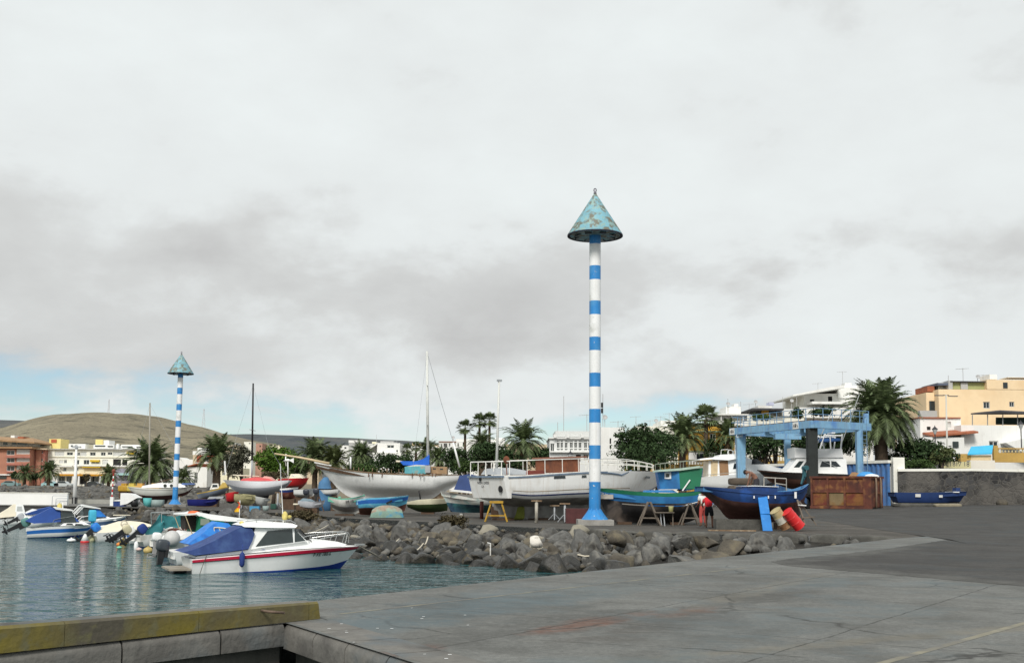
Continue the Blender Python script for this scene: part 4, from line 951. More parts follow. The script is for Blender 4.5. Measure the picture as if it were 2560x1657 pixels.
h = House('small peach house with an orange roof terrace', 1030, 1054, 1108, 250, 8, WALL_PE, [(1046, 1112, 1049, 1116, 'dark')]); h.blk('roof_terrace', 1036, 1107, 1050, 1111, -.2, 6, AWN_O)
h = House('peach house seen right of the schooner mast', 1072, 1098, 1112, 245, 8, WALL_PE, [(1094, 1112.5, 1097, 1116, 'dark')])
h = House('long white house with a row of small windows behind the tall thin palms', 1097, 1262, 1104, 190, 12, WALL_W, [(1102, 1109, 1106, 1117), (1109, 1108, 1112, 1117, 'dark'), (1112.5, 1108, 1115, 1117, 'dark'), (1115.5, 1108, 1118, 1117, 'dark'), (1122, 1107.5, 1126, 1116), (1135, 1107, 1139, 1116), (1144, 1107, 1146.5, 1115, 'dark'), (1157, 1105, 1160, 1114, 'dark')])
h.blk('roof_wall', 1140, 1097, 1262, 1104.2, .3, 11, WALL_W); h.blk('roof_shed', 1184, 1087, 1208, 1095, 3, 8, WALL_G); h.blk('roof_shed', 1208, 1089, 1222, 1097, 2, 7, WALL_W); h.blk('roof_edge', 1096, 1102.5, 1140, 1104.2, -.2, 11, TILE); h.antenna(1133, 1104, 1094, 2, 1)
h = House('white house behind the mast and the large date palm', 1238, 1262, 1094, 200, 9, WALL_W)
h = House('beige house low between the date palm and the office building', 1262, 1380, 1110, 200, 9, WALL_B, [(1340, 1116, 1350, 1122, 'dark')])
cols = [(1392, 1399.5), (1401.5, 1407.5), (1412, 1419), (1424.5, 1432.5), (1435.5, 1443), (1446.5, 1454), (1460, 1468), (1470.5, 1477)]
wn_ = [(1376, 1108, 1386, 1128)]
for a, b_ in cols: wn_ += [(a, 1100.5, b_, 1104), (a, 1105.5, b_, 1119.5), (a, 1121, b_, 1125.5)]
h = House('white office building with a long band of tall windows behind the striped column', 1374, 1502, 1096, 120, 9, mat('office_white', (.68, .69, .68), .85, .06, .5), wn_ + [(1440, 1136, 1452, 1152, 'dark'), (1458, 1134, 1472, 1152, 'door')], name='office_building', cat='office')
h.blk('roof_block', 1388, 1077, 1502, 1093, 2, 9, mat('roof_grey_white', (.55, .56, .55), .9, .06, .5)); h.blk('parapet', 1372, 1093, 1502, 1097, -.25, 9, WALL_W)
for a in (1384, 1416, 1452): h.blk('air_conditioner', a, 1085, a + 7, 1094, -.5, 1.6, FRAMEW)
h.blk('storey_band', 1374, 1127, 1500, 1131, -.4, -.02, WALL_W); h.antenna(1409, 1078, 990, 3, 2); h.antenna(1394, 1080, 1055, 3, 2); h.antenna(1467, 1078, 1035, 3, 0)
h = House('plain white stair tower at the right end of the office building', 1502.5, 1562, 1068, 119, 9, WALL_W, [(1524, 1095, 1528, 1109, 'dark'), (1524, 1112, 1528, 1121, 'dark')], name='office_building', cat='office')
h.antenna(1507, 1068, 985, 2, 2); h.blk('signal_lamp', 1503, 1006, 1508, 1018, 1.8, 2.2, BLACK); h.blk('signal_lamp', 1503, 1020.5, 1508, 1032, 1.8, 2.2, BLACK); h.antenna(1545, 1068, 1052, 3, 0); h.antenna(1512, 1068, 1044, 2, 1)
h = House('cream flats rising behind the dark trees, full of roof aerials', 1590, 1700, 1065, 160, 12, WALL_CW, [(1640, 1070, 1648, 1078, 'dark')]); h.blk('roof_wall', 1652, 1051, 1697, 1065, 1, 10, WALL_W)
for x_, t_, k_ in ((1590, 1040, 0), (1605, 1058, 0), (1625, 1050, 0), (1652, 1040, 0), (1673, 1032, 0), (1640, 1052, 1)): h.antenna(x_, 1064, t_, 2, k_)
h = House('orange house with green cornices and white ground floor behind the fan palm', 1724, 1836, 1062, 140, 10, WALL_O, [(1739, 1088, 1748, 1096), (1774, 1083, 1790, 1102), (1741, 1135, 1760, 1153, 'door')])
h.blk('cornice', 1722, 1076, 1836, 1080, -.3, .0, CORN_G); h.blk('cornice', 1722, 1126, 1836, 1129.5, -.3, .0, CORN_G); h.blk('ground_floor', 1722, 1129.8, 1836, 1180, -.2, -.02, WALL_W); h.blk('roof_edge', 1722, 1058.5, 1836, 1062, -.2, 10, DARKROOF); MB().box((h.q(1750, 1144)[0], -.25, h.q(1750, 1144)[1]), (.9, .06, 1.0)).build('window', GLASS, h.root)
h = House('white house with a covered grey roof gallery above the orange house', 1797, 1868, 1052, 158, 10, WALL_W); h.blk('gallery', 1803, 1037, 1868, 1052, .6, 9, WALL_G); h.blk('gallery_roof', 1792, 1034, 1872, 1037.5, -.4, 9.5, WALL_W)
for a in (1802, 1829, 1857): h.blk('post', a, 1037.5, a + 2, 1052, -.1, .1, WALL_W)
h.blk('water_tank', 1835, 1009, 1846, 1016, 3, 5, FRAMEW); h.blk('roof_shed', 1815, 1016, 1852, 1034, 2, 7, WALL_W); h.antenna(1820, 1034, 996, 2, 2); h.antenna(1820, 1034, 1010, 2, 1); h.antenna(1852, 1037, 1003, 4, 2)
h = House('white house with dark terrace roofs and potted plants above the boat lift', 1868, 2010, 1040, 165, 12, WALL_CW, [(1883, 1043, 1893, 1052, 'dark'), (1912, 1043, 1921, 1052, 'dark')]);
h.blk('dark_roof', 1880, 1020, 1960, 1025, -1.5, 8, DARKROOF); h.blk('terrace_wall', 1955, 1022, 2012, 1040, -.3, 9, WALL_W); h.blk('roof_wall', 1895, 1014, 1930, 1020, 3, 8, WALL_W); h.blk('water_tank', 1923, 1005, 1935, 1013, 3, 5, mat('lilac_tank', (.45, .47, .60), .6, .05, 2)); h.blk('hut_wall', 1908, 1026, 1922, 1040, -.4, 1, WALL_O)
h.antenna(1873, 1030, 1009, 2, 0); h.antenna(1889, 1025, 1005, 2, 1); h.antenna(1957, 1022, 992, 1, 2); h.antenna(1979, 1025, 1002, 2, 1); h.antenna(1992, 1020, 992, 2, 2)
h = House('modern white villa with a thin overhanging slanted roof high on the right', 2010, 2180, 984, 175, 14, WALL_W, [(2025, 998, 2036, 1009, 'dark'), (2070, 990.5, 2081, 1003, 'dark')], fr=FRAMED)
a, c, d, e2 = h.q(1968, 995), h.q(2060, 974), h.q(2094, 970), h.q(2094, 982)
mb = MB(); mb.prof([(a[0], a[1]), (d[0], d[1] - .25), (d[0], d[1] + .15), (c[0], c[1] + .12), (a[0], a[1] + .2)], 12, y0=-3.5); mb.build('slanted_roof', WALL_W, h.root)
h.blk('upper_block', 2094, 970, 2182, 995.2, -.3, 14, WALL_W); h.blk('roof_wall', 2108, 963, 2176, 970.2, 1, 8, WALL_W); h.blk('water_tank', 2112, 957, 2129, 963, 2, 4, FRAMEW); h.blk('water_tank', 2163, 957, 2172, 963, 2, 4, FRAMEW); h.antenna(2107, 970, 928, 1, 0); h.antenna(2155, 968, 955, 1, 1); h.antenna(2045, 980, 957, 3, 0)
h.blk('terrace_awning', 2030, 1003, 2135, 1010, -3, 0, WALL_W); h.blk('terrace_wall', 1995, 1018, 2180, 1045, -2.5, -.4, WALL_W)
h = House('large peach coloured house with few windows at the right edge above the white houses', 2346, 2640, 974, 138, 16, WALL_PE, [(2458, 1004, 2475, 1021), (2523, 1004, 2536, 1017), (2508, 956, 2519, 971)], fr=mat('grey_window_frame', (.45, .46, .46), .6, .05, 2))
h.blk('upper_storey', 2467, 949, 2640, 974.3, .0, 15, WALL_PE); MB().box((h.q(2513, 963)[0], -.05, h.q(2513, 963)[1]), (.55, .06, .7)).build('window', GLASS, h.root)
h.blk('roof_gallery', 2382, 955, 2466, 973.5, .8, 9, mat('olive_glass', (.34, .36, .16), .5, .1, .8)); h.blk('gallery_roof', 2376, 952, 2470, 955, .3, 9.5, DARKROOF); h.blk('gallery_panel', 2402, 956, 2420, 973, .6, .79, WALL_G); h.blk('roof_shed', 2345, 956, 2374, 974, 2, 7, WALL_W); h.blk('shed_roof', 2344, 957, 2376, 963, .5, 6, mat('slate_blue', (.10, .12, .17), .8, .1, 1)); h.blk('stair_tower', 2371, 951, 2382, 974, .4, 3, WALL_G)
h.blk('water_tank', 2474, 936, 2493, 948, 3, 6, FRAMEW); h.blk('roof_rail', 2520, 942, 2600, 944, .5, 3, FRAMEW); h.antenna(2408, 953, 920, 2, 0); h.antenna(2444, 953, 943, 1, 1); h.antenna(2458, 953, 936, 2, 0); h.antenna(2371, 953, 938, 2, 2)
h.blk('side_wall', 2315, 981, 2345.5, 1040, 1.5, 14, WALL_PE); h.blk('window', 2324, 1002, 2341, 1026, 1.3, 1.49, GLASS); h.blk('roof_canopy', 2318, 965, 2337, 979, 1.8, 6, TILE); h.blk('terrace_front', 2300, 1026, 2346, 1043, .6, 1.45, WALL_G)
h = House('grey and white house behind the big date palm, left of the peach house', 2281, 2316, 1003, 150, 10, WALL_W, [(2303, 1020, 2312, 1026, 'dark')]); h.blk('roof_wall', 2279, 993, 2312, 1005, .5, 9, WALL_G)
h = House('white house with red tile edging just below the peach house', 2300, 2402, 1045, 128, 8, WALL_W, [(2317, 1066, 2327, 1075, 'dark'), (2365, 1054, 2378, 1069, 'shut')])
h.blk('roof_edge', 2299, 1042, 2402, 1045.5, -.2, 8, TILE); h.blk('lower_wall', 2300, 1092, 2412, 1150, -3, -.05, WALL_W)
mb = MB(); a, c = h.q(2306, 1093), h.q(2416, 1084); mb.add([(a[0], -3.3, a[1] - .1), (c[0], -3.3, c[1] - .1), (c[0], -.06, c[1] + .35), (a[0], -.06, a[1] + .35), (a[0], -3.3, a[1] + .1), (c[0], -3.3, c[1] + .1), (c[0], -.06, c[1] + .55), (a[0], -.06, a[1] + .55)], [(3, 2, 1, 0), (4, 5, 6, 7), (0, 1, 5, 4), (1, 2, 6, 5), (3, 0, 4, 7)]); mb.build('tiled_canopy', TILE, h.root)
h.blk('window', 2382, 1103, 2397, 1118, -3.15, -3.02, GLASS_G)
h = House('broad white house wall with one framed window at the right edge', 2402.5, 2640, 1063, 126, 9, WALL_W, [(2472, 1102, 2496, 1118, 'win')])
mb = MB(); a, c = h.q(2500, 1108), h.q(2620, 1080); mb.prof([(a[0], a[1]), (c[0], c[1]), (c[0], a[1] - 3)], .0 - .05, y0=-1.5); mb.build('side_stair', WALL_W, h.root)
root = thing('pergola', 'dark green canvas pergola on posts standing on the white roof terrace', 'pergola', (P(2430, 1062, 127).x, 127, P(2430, 1062, 127).z)); o_ = root.location
mb = MB(); pts = [P(x_, y_, Y_) - o_ for x_, y_, Y_ in ((2427, 1036, 127), (2500, 1030, 126), (2600, 1036, 126), (2600, 1033, 132), (2500, 1028, 133), (2440, 1034, 133))]; mb.add(pts + [p + Vector((0, 0, .15)) for p in pts], [(5, 4, 3, 2, 1, 0), (6, 7, 8, 9, 10, 11)] + [(i, (i + 1) % 6, (i + 1) % 6 + 6, i + 6) for i in range(6)]); mb.build('canopy', DARKROOF, root)
mb = MB(); pts = [P(2490, 1043, 129.5) - o_, P(2600, 1043, 129.5) - o_, P(2600, 1062, 129.5) - o_, P(2490, 1061, 129.5) - o_]; mb.add(pts + [p + Vector((0, .1, 0)) for p in pts], [(0, 1, 2, 3), (7, 6, 5, 4), (0, 4, 5, 1), (1, 5, 6, 2), (2, 6, 7, 3), (3, 7, 4, 0)]); mb.build('screen', mat('dark_green_screen', (.015, .035, .03), .9, .15, 1), root)
for x_, t_ in ((2431, 1037), (2469, 1036), (2507, 1031), (2544, 1034)):
 a, c = P(x_, t_, 127) - o_, P(x_, 1063, 127) - o_; MB().tube([a, c], .06, 6).build('post', mat('grey_metal', (.22, .23, .23), .5, .1, 2), root)
OCHRE = mat('ochre_wall', (.48, .31, .09), .9, .14, .6)
def wall_line(label, name, cat, pts, z0, hgt, th, m, capm=None, cap=.22, kind=None):
 """wall along world points (x, y), top heights per point"""
 p0 = Vector((pts[0][0], pts[0][1], 0)); root = thing(name, label, cat, p0)
 mb = MB(); mc = MB()
 for (x0, y0, t0), (x1, y1, t1) in zip(pts, pts[1:]):
  a, c = Vector((x0, y0, 0)) - p0, Vector((x1, y1, 0)) - p0; n = Vector((-(c - a).y, (c - a).x, 0)).normalized() * th; b0, b1 = z0(x0, y0), z0(x1, y1)
  V = [a + Vector((0, 0, b0)), c + Vector((0, 0, b1)), c + Vector((0, 0, t1)), a + Vector((0, 0, t0))]; V += [v + n for v in V]
  mb.add(V, [(0, 1, 2, 3), (7, 6, 5, 4), (0, 4, 5, 1), (1, 5, 6, 2), (2, 6, 7, 3), (3, 7, 4, 0)])
  if capm:
   e = n.normalized() * .05; V = [a - e + Vector((0, 0, t0 + .002)), c - e + Vector((0, 0, t1 + .002)), c - e + Vector((0, 0, t1 + cap)), a - e + Vector((0, 0, t0 + cap))]; V += [v + n + 2 * e for v in V]
   mc.add(V, [(0, 1, 2, 3), (7, 6, 5, 4), (0, 4, 5, 1), (1, 5, 6, 2), (2, 6, 7, 3), (3, 7, 4, 0)])
 mb.build('wall', m, root)
 if capm: mc.build('coping', capm, root)
 return root
zz = lambda x, y: gz(x, y) - .1
CAPW = mat('white_coping', (.80, .79, .72), .8, .06, 1, patch=((.55, .53, .47), 2, .66, .1))
STONE = bpy.data.materials.new('lava_stone_wall'); STONE.use_nodes = True; nt = STONE.node_tree; N = nt.nodes; L = nt.links; b = N['Principled BSDF']; b.inputs['Roughness'].default_value = .95
tc = N.new('ShaderNodeTexCoord'); nz_ = N.new('ShaderNodeTexNoise'); nz_.inputs['Scale'].default_value = 1.2; nz_.inputs['Detail'].default_value = 4; L.new(tc.outputs['Object'], nz_.inputs['Vector'])
vm = N.new('ShaderNodeMix'); vm.data_type = 'RGBA'; vm.inputs[0].default_value = .36; L.new(tc.outputs['Object'], vm.inputs[6]); L.new(nz_.outputs['Color'], vm.inputs[7])
def vor(feat, sc):
 v = N.new('ShaderNodeTexVoronoi'); v.feature = feat; v.inputs['Scale'].default_value = sc; L.new(vm.outputs[2], v.inputs['Vector']); return v
v1, v2 = vor('F1', 3.4), vor('DISTANCE_TO_EDGE', 3.4)
r1 = N.new('ShaderNodeMapRange'); r1.inputs[1].default_value = .02; r1.inputs[2].default_value = .09; L.new(v2.outputs['Distance'], r1.inputs[0])
sepc = N.new('ShaderNodeSeparateColor'); L.new(v1.outputs['Color'], sepc.inputs[0])
rc = N.new('ShaderNodeMapRange'); rc.inputs[3].default_value = .012; rc.inputs[4].default_value = .06; L.new(sepc.outputs[0], rc.inputs[0]); cc = N.new('ShaderNodeCombineColor'); L.new(rc.outputs[0], cc.inputs[0]); L.new(rc.outputs[0], cc.inputs[1]); L.new(rc.outputs[0], cc.inputs[2])
n2_ = N.new('ShaderNodeTexNoise'); n2_.inputs['Scale'].default_value = .33; n2_.inputs['Detail'].default_value = 5; L.new(tc.outputs['Object'], n2_.inputs['Vector']); r2 = N.new('ShaderNodeMapRange'); r2.inputs[1].default_value = .47; r2.inputs[2].default_value = .56; L.new(n2_.outputs['Fac'], r2.inputs[0])
x1 = N.new('ShaderNodeMix'); x1.data_type = 'RGBA'; L.new(r1.outputs[0], x1.inputs[0]); x1.inputs[6].default_value = (.085, .080, .072, 1); L.new(cc.outputs[0], x1.inputs[7])
x2 = N.new('ShaderNodeMix'); x2.data_type = 'RGBA'; L.new(r2.outputs[0], x2.inputs[0]); L.new(x1.outputs[2], x2.inputs[6]); x2.inputs[7].default_value = (.105, .098, .088, 1); L.new(x2.outputs[2], b.inputs['Base Color'])
bp = N.new('ShaderNodeBump'); bp.inputs['Strength'].default_value = .6; bp.inputs['Distance'].default_value = .06; L.new(r1.outputs[0], bp.inputs['Height']); L.new(bp.outputs[0], b.inputs['Normal'])
def xy(px, Y): return (P(px, 1229, Y).x, Y)
p = [xy(2246, 99), xy(2432, 98), xy(2700, 94)]
wall_line('dark lava stone wall with pale mortar and white coping at the right', 'stone_wall', 'wall', [(p[0][0], p[0][1], P(2246, 1178, 99).z), (p[1][0], p[1][1], P(2432, 1177, 98).z), (p[2][0], p[2][1], P(2640, 1182, 94).z)], zz, 0, .45, STONE, CAPW, .22)
BLUEF = mat('blue_corrugated_sheet', (.06, .17, .40), .5, .15, 1.2, patch=((.10, .16, .30), 1.4, .6, .1), streak=((.16, .09, .05), .5))
fa, fb = xy(2226, 99.5), xy(1738, 130); ta, tb = P(2226, 1157, 99.5).z, P(1738, 1171, 130).z
root = thing('blue_fence', 'blue corrugated metal fence with a white coping behind the white motor boats', 'fence', (fa[0], fa[1], 0)); o_ = Vector((fa[0], fa[1], 0)); d_ = Vector((fb[0] - fa[0], fb[1] - fa[1], 0)); Lf = d_.length; d_.normalize(); n_ = Vector((d_.y, -d_.x, 0))
mb = MB(); k = int(Lf / .16)
def fpt(i, top):
 s_ = i * Lf / k; wv = (0, .13, .13, 0)[i % 4]; return d_ * s_ + n_ * wv * -1 + Vector((0, 0, lerp(ta, tb, s_ / Lf) if top else gz(fa[0], fa[1]) * (1 - s_ / Lf) + .3 * s_ / Lf))
mb.add([fpt(i, t) for t in (0, 1) for i in range(k + 1)], [(i, i + 1, k + 2 + i, k + 1 + i) for i in range(k)]); mb.build('sheeting', BLUEF, root)
mb = MB(); A_, B_ = Vector((0, 0, ta + .13)), d_ * Lf + Vector((0, 0, tb + .13)); mb.bar(A_, B_, .4, .25); mb.build('coping', CAPW, root)
mb = MB(); mb.box((.75, .1, (ta + .5 + gz(*fa)) / 2 - .1), (1.0, .6, ta + .5 - gz(*fa) + .2)); mb.build('pillar', CAPW, root)
def balustrade(label, px0, px1, pyt, pyb, Y, pyr, base=None):
 a, c = P(px0, pyt, Y), P(px1, pyt, Y); zb = min(P(px0, pyb, Y).z, a.z - .3); zr = P(px0, pyr, Y).z; W_ = c.x - a.x
 root = thing('balustrade', label, 'balustrade', (a.x, Y, zb)); H = a.z - zb; h1 = zr - zb
 MB().box((W_ / 2, .15, h1 / 2), (W_, .3, h1)).build('wall', OCHRE, root); MB().box((W_ / 2, .15, H - .06), (W_ + .1, .36, .12)).build('handrail', OCHRE, root)
 n = int(W_ / .34);
 mb = MB()
 for i in range(n): mb.lathe([(.05, h1), (.1, h1 + (H - h1) * .3), (.045, h1 + (H - h1) * .7), (.07, H - .12)], 8, M=Matrix.Translation(((i + .5) * W_ / n, .15, 0)))
 mb.build('balusters', mat('pale_baluster', (.66, .58, .36), .8, .1, 2), root, smooth=True)['kind'] = 'stuff'
 for i in range(0, int(W_ / 3.2) + 1): MB().box((min(W_ - .2, i * 3.2 + .2), .15, H / 2 + .12), (.42, .42, H + .24)).build('pier', OCHRE, root)
 return root
balustrade('ochre balustrade with pale balusters under the orange house', 1428, 1905, 1146, 1185, 133, 1158)
balustrade('short ochre balustrade seen between the legs of the blue boat lift', 1907, 2000, 1138, 1175, 131, 1151)
balustrade('ochre balustrade terrace wall at the right edge beside the blue roofed kiosk', 2484, 2640, 1119, 1155, 112, 1131)
root = thing('kiosk', 'small cream kiosk with a bright blue sloping roof behind the stone wall', 'kiosk', (P(2425, 1150, 110).x, 110, P(2425, 1175, 110).z)); o_ = root.location.copy()
k0, k1, zt, zb_ = P(2427, 1137, 110) - o_, P(2478, 1137, 110) - o_, (P(2427, 1137, 110) - o_).z, 0
MB().box(((k0.x + k1.x) / 2, 1.2, zt / 2), (k1.x - k0.x, 2.4, zt)).build('wall', mat('kiosk_cream', (.68, .54, .33), .9, .08, 1), root)
mb = MB(); r0, r1 = P(2419, 1137, 109.7) - o_, P(2480, 1135, 109.7) - o_; r2, r3 = P(2483, 1115, 111.5) - o_, P(2428, 1119, 111.5) - o_; V = [r0, r1, r2, r3]; V += [v + Vector((0, 0, .12)) for v in V]; mb.add(V, [(3, 2, 1, 0), (4, 5, 6, 7), (0, 1, 5, 4), (1, 2, 6, 5), (2, 3, 7, 6), (3, 0, 4, 7)]); mb.build('roof', mat('sky_blue_roof', (.05, .42, .68), .6, .08, 1), root)
MB().box((P(2414, 1135, 110).x - o_.x, .6, zt * .45), (1.0, 1.2, zt * 1.25)).build('side_pillar', OCHRE, root)
MB().box((P(2455, 1160, 109).x - o_.x, -.7, .25), (2.4, .9, 1.4)).build('counter', mat('white_counter', (.74, .70, .62), .8, .06, 1), root)
root = thing('number_board', 'cream board with a round emblem and the numbers 18 17 18 above the stone wall', 'sign', (P(2390, 1168, 104).x, 104, P(2390, 1170, 104).z)); o_ = root.location.copy()
a, c = P(2353, 1153, 104) - o_, P(2427, 1151, 104) - o_; MB().box(((a.x + c.x) / 2, .05, a.z / 2), (c.x - a.x, .08, a.z)).build('board', mat('cream_board', (.60, .55, .31), .8, .08, 1), root)
text('18', .60, root, (P(2381, 1162, 104).x - o_.x, -.005, .38), (1, 0, 0), (0, 0, 1), INKG); text('17', .60, root, (P(2396, 1162, 104).x - o_.x, -.005, .38), (1, 0, 0), (0, 0, 1), INKG); text('18', .60, root, (P(2416, 1162, 104).x - o_.x, -.005, .38), (1, 0, 0), (0, 0, 1), INKG)
mb = MB(); ex = P(2364, 1162, 104).x - o_.x; mb.tube([(ex + .2 * math.cos(t), -.012, .45 + .16 * math.sin(t)) for t in [i * PI / 6 for i in range(8)]], .022, 5); mb.bar((ex - .15, -.012, .22), (ex + .1, -.012, .45), .04); mb.bar((ex + .2, -.012, .18), (ex, -.012, .38), .04); mb.build('emblem', INKG, root)
def rv(u, v):
 px = lerp(-260, 560, u); x = P(px, 1229, lerp(158, 193, v)).x; y = lerp(158, 193, v); q = Vector((x * .35, y * .35, 1)); return (x, y + 1.2 * noise.noise(q * 1.7), lerp(-.5, 1.95, v ** .9) + (.35 * noise.noise(q) + .25 * noise.noise(q * 2.7)) * math.sin(PI * min(1, v * 1.1)) ** .5)
mb = MB(); mb.grid(rv, 260, 26); tag(mb.build('rock_revetment', mat('revetment_rock', (.13, .125, .112), .95, .45, .5, bump=.9, bscale=2.0, patch=((.035, .034, .03), .5, .52, .06)), smooth=False), 'long grey rock revetment below the promenade on the far left', 'rocks', kind='structure')
mb = MB(); rs2 = [rock_mesh(500 + i, 2) for i in range(5)]
for i in range(620):
 u, v = rnd.random(), rnd.random(); p = Vector(rv(u, v)); s_ = rnd.uniform(.3, .75); p.z -= s_ * .3; M = Matrix.Translation(p) @ Matrix.Rotation(rnd.uniform(0, 6), 4, 'Z') @ Matrix.Rotation(rnd.uniform(-.6, .6), 4, 'X') @ Matrix.Scale(s_, 4); me = rs2[i % 5]; mb.add([q.co for q in me.vertices], [tuple(f.vertices) for f in me.polygons], rnd.choice((0, 0, 1, 2)), M)
tag(mb.build('revetment_boulders', [BAS, BAS2, BASW], smooth=True), 'mass of grey boulders heaped below the promenade on the far left', 'boulders', kind='stuff')
jz = -.28
mb = MB(); ja, jb = P(-300, 1262, 126), P(345, 1262, 122); mb.add([(ja.x, 121.5, jz), (jb.x, 119.6, jz), (jb.x, 150, jz), (ja.x, 150, jz), (ja.x, 121.5, -2.5), (jb.x, 119.6, -2.5)], [(0, 1, 2, 3), (0, 4, 5, 1)]); tag(mb.build('jetty', SLABC), kind='structure')
a, c = P(-300, 1234, 127), P(169, 1233, 127); root = thing('jetty_wall', 'long white rendered wall standing on the jetty at the left edge', 'wall', (a.x, 127, jz)); Hh = c.z - jz; MB().box(((c.x - a.x) / 2, .2, Hh / 2), (c.x - a.x, .4, Hh)).build('wall', mat('bright_whitewash', (.80, .80, .78), .85, .04, .5), root)
MB().box(((c.x - a.x) / 2, .2, Hh + .04), (c.x - a.x + .1, .5, .08)).build('coping', CAPW, root)
root = thing('handrail', 'grey tubular handrails stepping down in front of the white jetty wall', 'handrail', (P(148, 1260, 126.3).x, 126.3, jz)); mb = MB()
for i in range(3): w_, h_ = 1.65 - i * .42, 1.05 - i * .3; mb.tube([(.85 - w_, 0, 0), (.85 - w_, 0, h_ - .1), (.95 - w_, 0, h_), (.9, 0, h_)], .025, 5)
mb.tube([(.9, 0, 0), (.9, 0, 1.06)], .025, 5); mb.build('rails', mat('rail_blue_grey', (.30, .36, .40), .5, .1, 3), root, smooth=True)
a, c = P(170, 1246, 140), P(300, 1246, 140); root = thing('low_wall', 'low grey concrete wall behind the lamp post on the jetty', 'wall', (a.x, 140, jz)); MB().box(((c.x - a.x) / 2, .2, (a.z - jz) / 2), (c.x - a.x, .4, a.z - jz)).build('wall', mat('grey_concrete', (.33, .33, .30), .9, .15, .8), root); MB().box(((c.x - a.x) / 2, .2, a.z - jz + .04), ((c.x - a.x) + .1, .5, .08)).build('coping', SLABC, root)
def car(px, pyb, Y, m, label, ang=0):
 x = P(px, pyb, Y).x; root = thing('parked_car', label, 'car', (x, Y, gfar(x, Y)), R(ang), 'cars parked along the far promenade')
 MB().prof([(-2, .3), (2, .3), (2.05, .7), (1.9, .95), (1.0, 1.02), (.5, 1.42), (-1.0, 1.45), (-1.7, 1.0), (-2.05, .9)], .84).build('body', m, root); MB().prof([(.92, 1.02), (.48, 1.37), (-.95, 1.39), (-1.45, 1.02)], .85).build('window', GLASS, root)
 for sx in (-1.25, 1.3):
  for sy in (-.78, .78): MB().lathe([(.31, -.1), (.31, .1)], 14, M=Matrix.Translation((sx, sy, .31)) @ Matrix.Rotation(R(90), 4, 'X')).build('wheel', BLACK, root)
for px_, m_, lb in ((128, mat('pale_teal_car', (.30, .48, .50), .3, .05, 1), 'pale teal car parked left of the white column of the cream block'), (160, mat('silver_car', (.48, .52, .53), .3, .05, 1), 'silver car parked at the middle of the cream block shops'), (28, mat('grey_teal_car', (.16, .26, .27), .3, .05, 1), 'dark teal car parked before the terracotta block'), (236, mat('charcoal_car', (.04, .045, .05), .3, .05, 1), 'charcoal car parked at the right end of the cream block'), (345, mat('slate_car', (.10, .12, .16), .3, .05, 1), 'slate blue car parked before the lilac building')): car(px_, 1210, 262, m_, lb)
root = thing('lamp_post', 'tall white lamp post on the jetty in front of the cream apartment block', 'lamp post', (P(187, 1245, 138).x, 138, jz)); ztop = P(191, 1120, 138).z - jz
mb = MB(); mb.tube([(0, 0, 0), (P(191, 1120, 138).x - P(187, 1245, 138).x, 0, ztop)], .28, 10, r1=.12); mb.build('pole', WHITE, root, smooth=True); MB().box((0, 0, .3), (.5, .5, 1.0)).build('base', BLACK, root); mb = MB(); xt = P(191, 1120, 138).x - P(187, 1245, 138).x; mb.box((xt, 0, ztop + .15), (1.1, .3, .18)); mb.lathe([(.16, -.2), (.2, 0), (.1, .3)], 8, M=Matrix.Translation((xt, 0, ztop + .1))); mb.build('lamp_head', GREYP, root)
root = thing('striped_pole', 'thin red and white banded pole on the far jetty', 'pole', (P(279, 1257, 124).x, 124, jz)); ztop = P(284, 1183, 124).z - jz; xt = P(284, 1183, 124).x - P(279, 1257, 124).x; mb = MB(); nb = 9
for i in range(nb): mb.tube([(xt * (.1 + .9 * i / nb), 0, .9 + (ztop - .9) * i / nb), (xt * (.1 + .9 * (i + 1) / nb), 0, .9 + (ztop - .9) * (i + 1) / nb)], .075, 8, mi=i % 2)
mb.build('pole', [RED, WHITE], root, smooth=True); MB().box((.05, 0, .48), (.36, .36, 1.0)).build('base', WHITE, root); MB().lathe([(.16, ztop), (.22, ztop + .3), (.05, ztop + .5)], 8, M=Matrix.Translation((xt, 0, 0))).build('lantern', mat('brown_lantern', (.22, .06, .04), .6, .1, 3), root)
root = thing('street_lamp', 'slender grey street lamp with two arms in front of the peach house', 'street lamp', (P(2368, 1145, 116).x, 116, gz(42, 116))); zt = P(2365, 986, 116).z - gz(42, 116); xt = P(2365, 986, 116).x - P(2368, 1145, 116).x
mb = MB(); mb.tube([(0, 0, 0), (xt, 0, zt)], .13, 8, r1=.07); mb.build('pole', mat('lamp_grey', (.52, .52, .48), .5, .1, 2), root, smooth=True)
for sg in (-1, 1): mb = MB(); mb.tube([(xt, 0, zt - .1), (xt + sg * .3, 0, zt - .05)], .04, 6); mb.box((xt + sg * .72, 0, zt - .08 - (.02 if sg < 0 else .09)), (.95, .22, .09), M=None); mb.build('lamp_head', mat('lamp_dark', (.10, .10, .10), .5, .1, 2), root)
def lantern(px, pyt, Y, label, pyb):
 a = P(px, pyb, Y); root = thing('lantern', label, 'street lamp', a); h_ = P(px, pyt, Y).z - a.z; BKM = mat('lantern_iron', (.03, .03, .035), .5, .1, 3)
 MB().tube([(0, 0, 0), (0, 0, h_ - .8)], .06, 6).build('post', BKM, root); MB().lathe([(.1, h_ - .8), (.3, h_ - .3), (.34, h_ - .28), (.05, h_), (.02, h_ + .15)], 8, mi=[0, 1, 1, 1]).build('lamp_head', [mat('lantern_glass', (.5, .52, .52), .2, .05, 2), BKM], root)
lantern(2339, 1066, 118, 'dark wrought iron lantern in front of the white house with the red tiled canopy', 1140); lantern(2554, 1053, 116, 'dark lantern post at the right edge before the broad white wall', 1120); lantern(1426, 1128, 117, 'small lantern on the white office front', 1140)
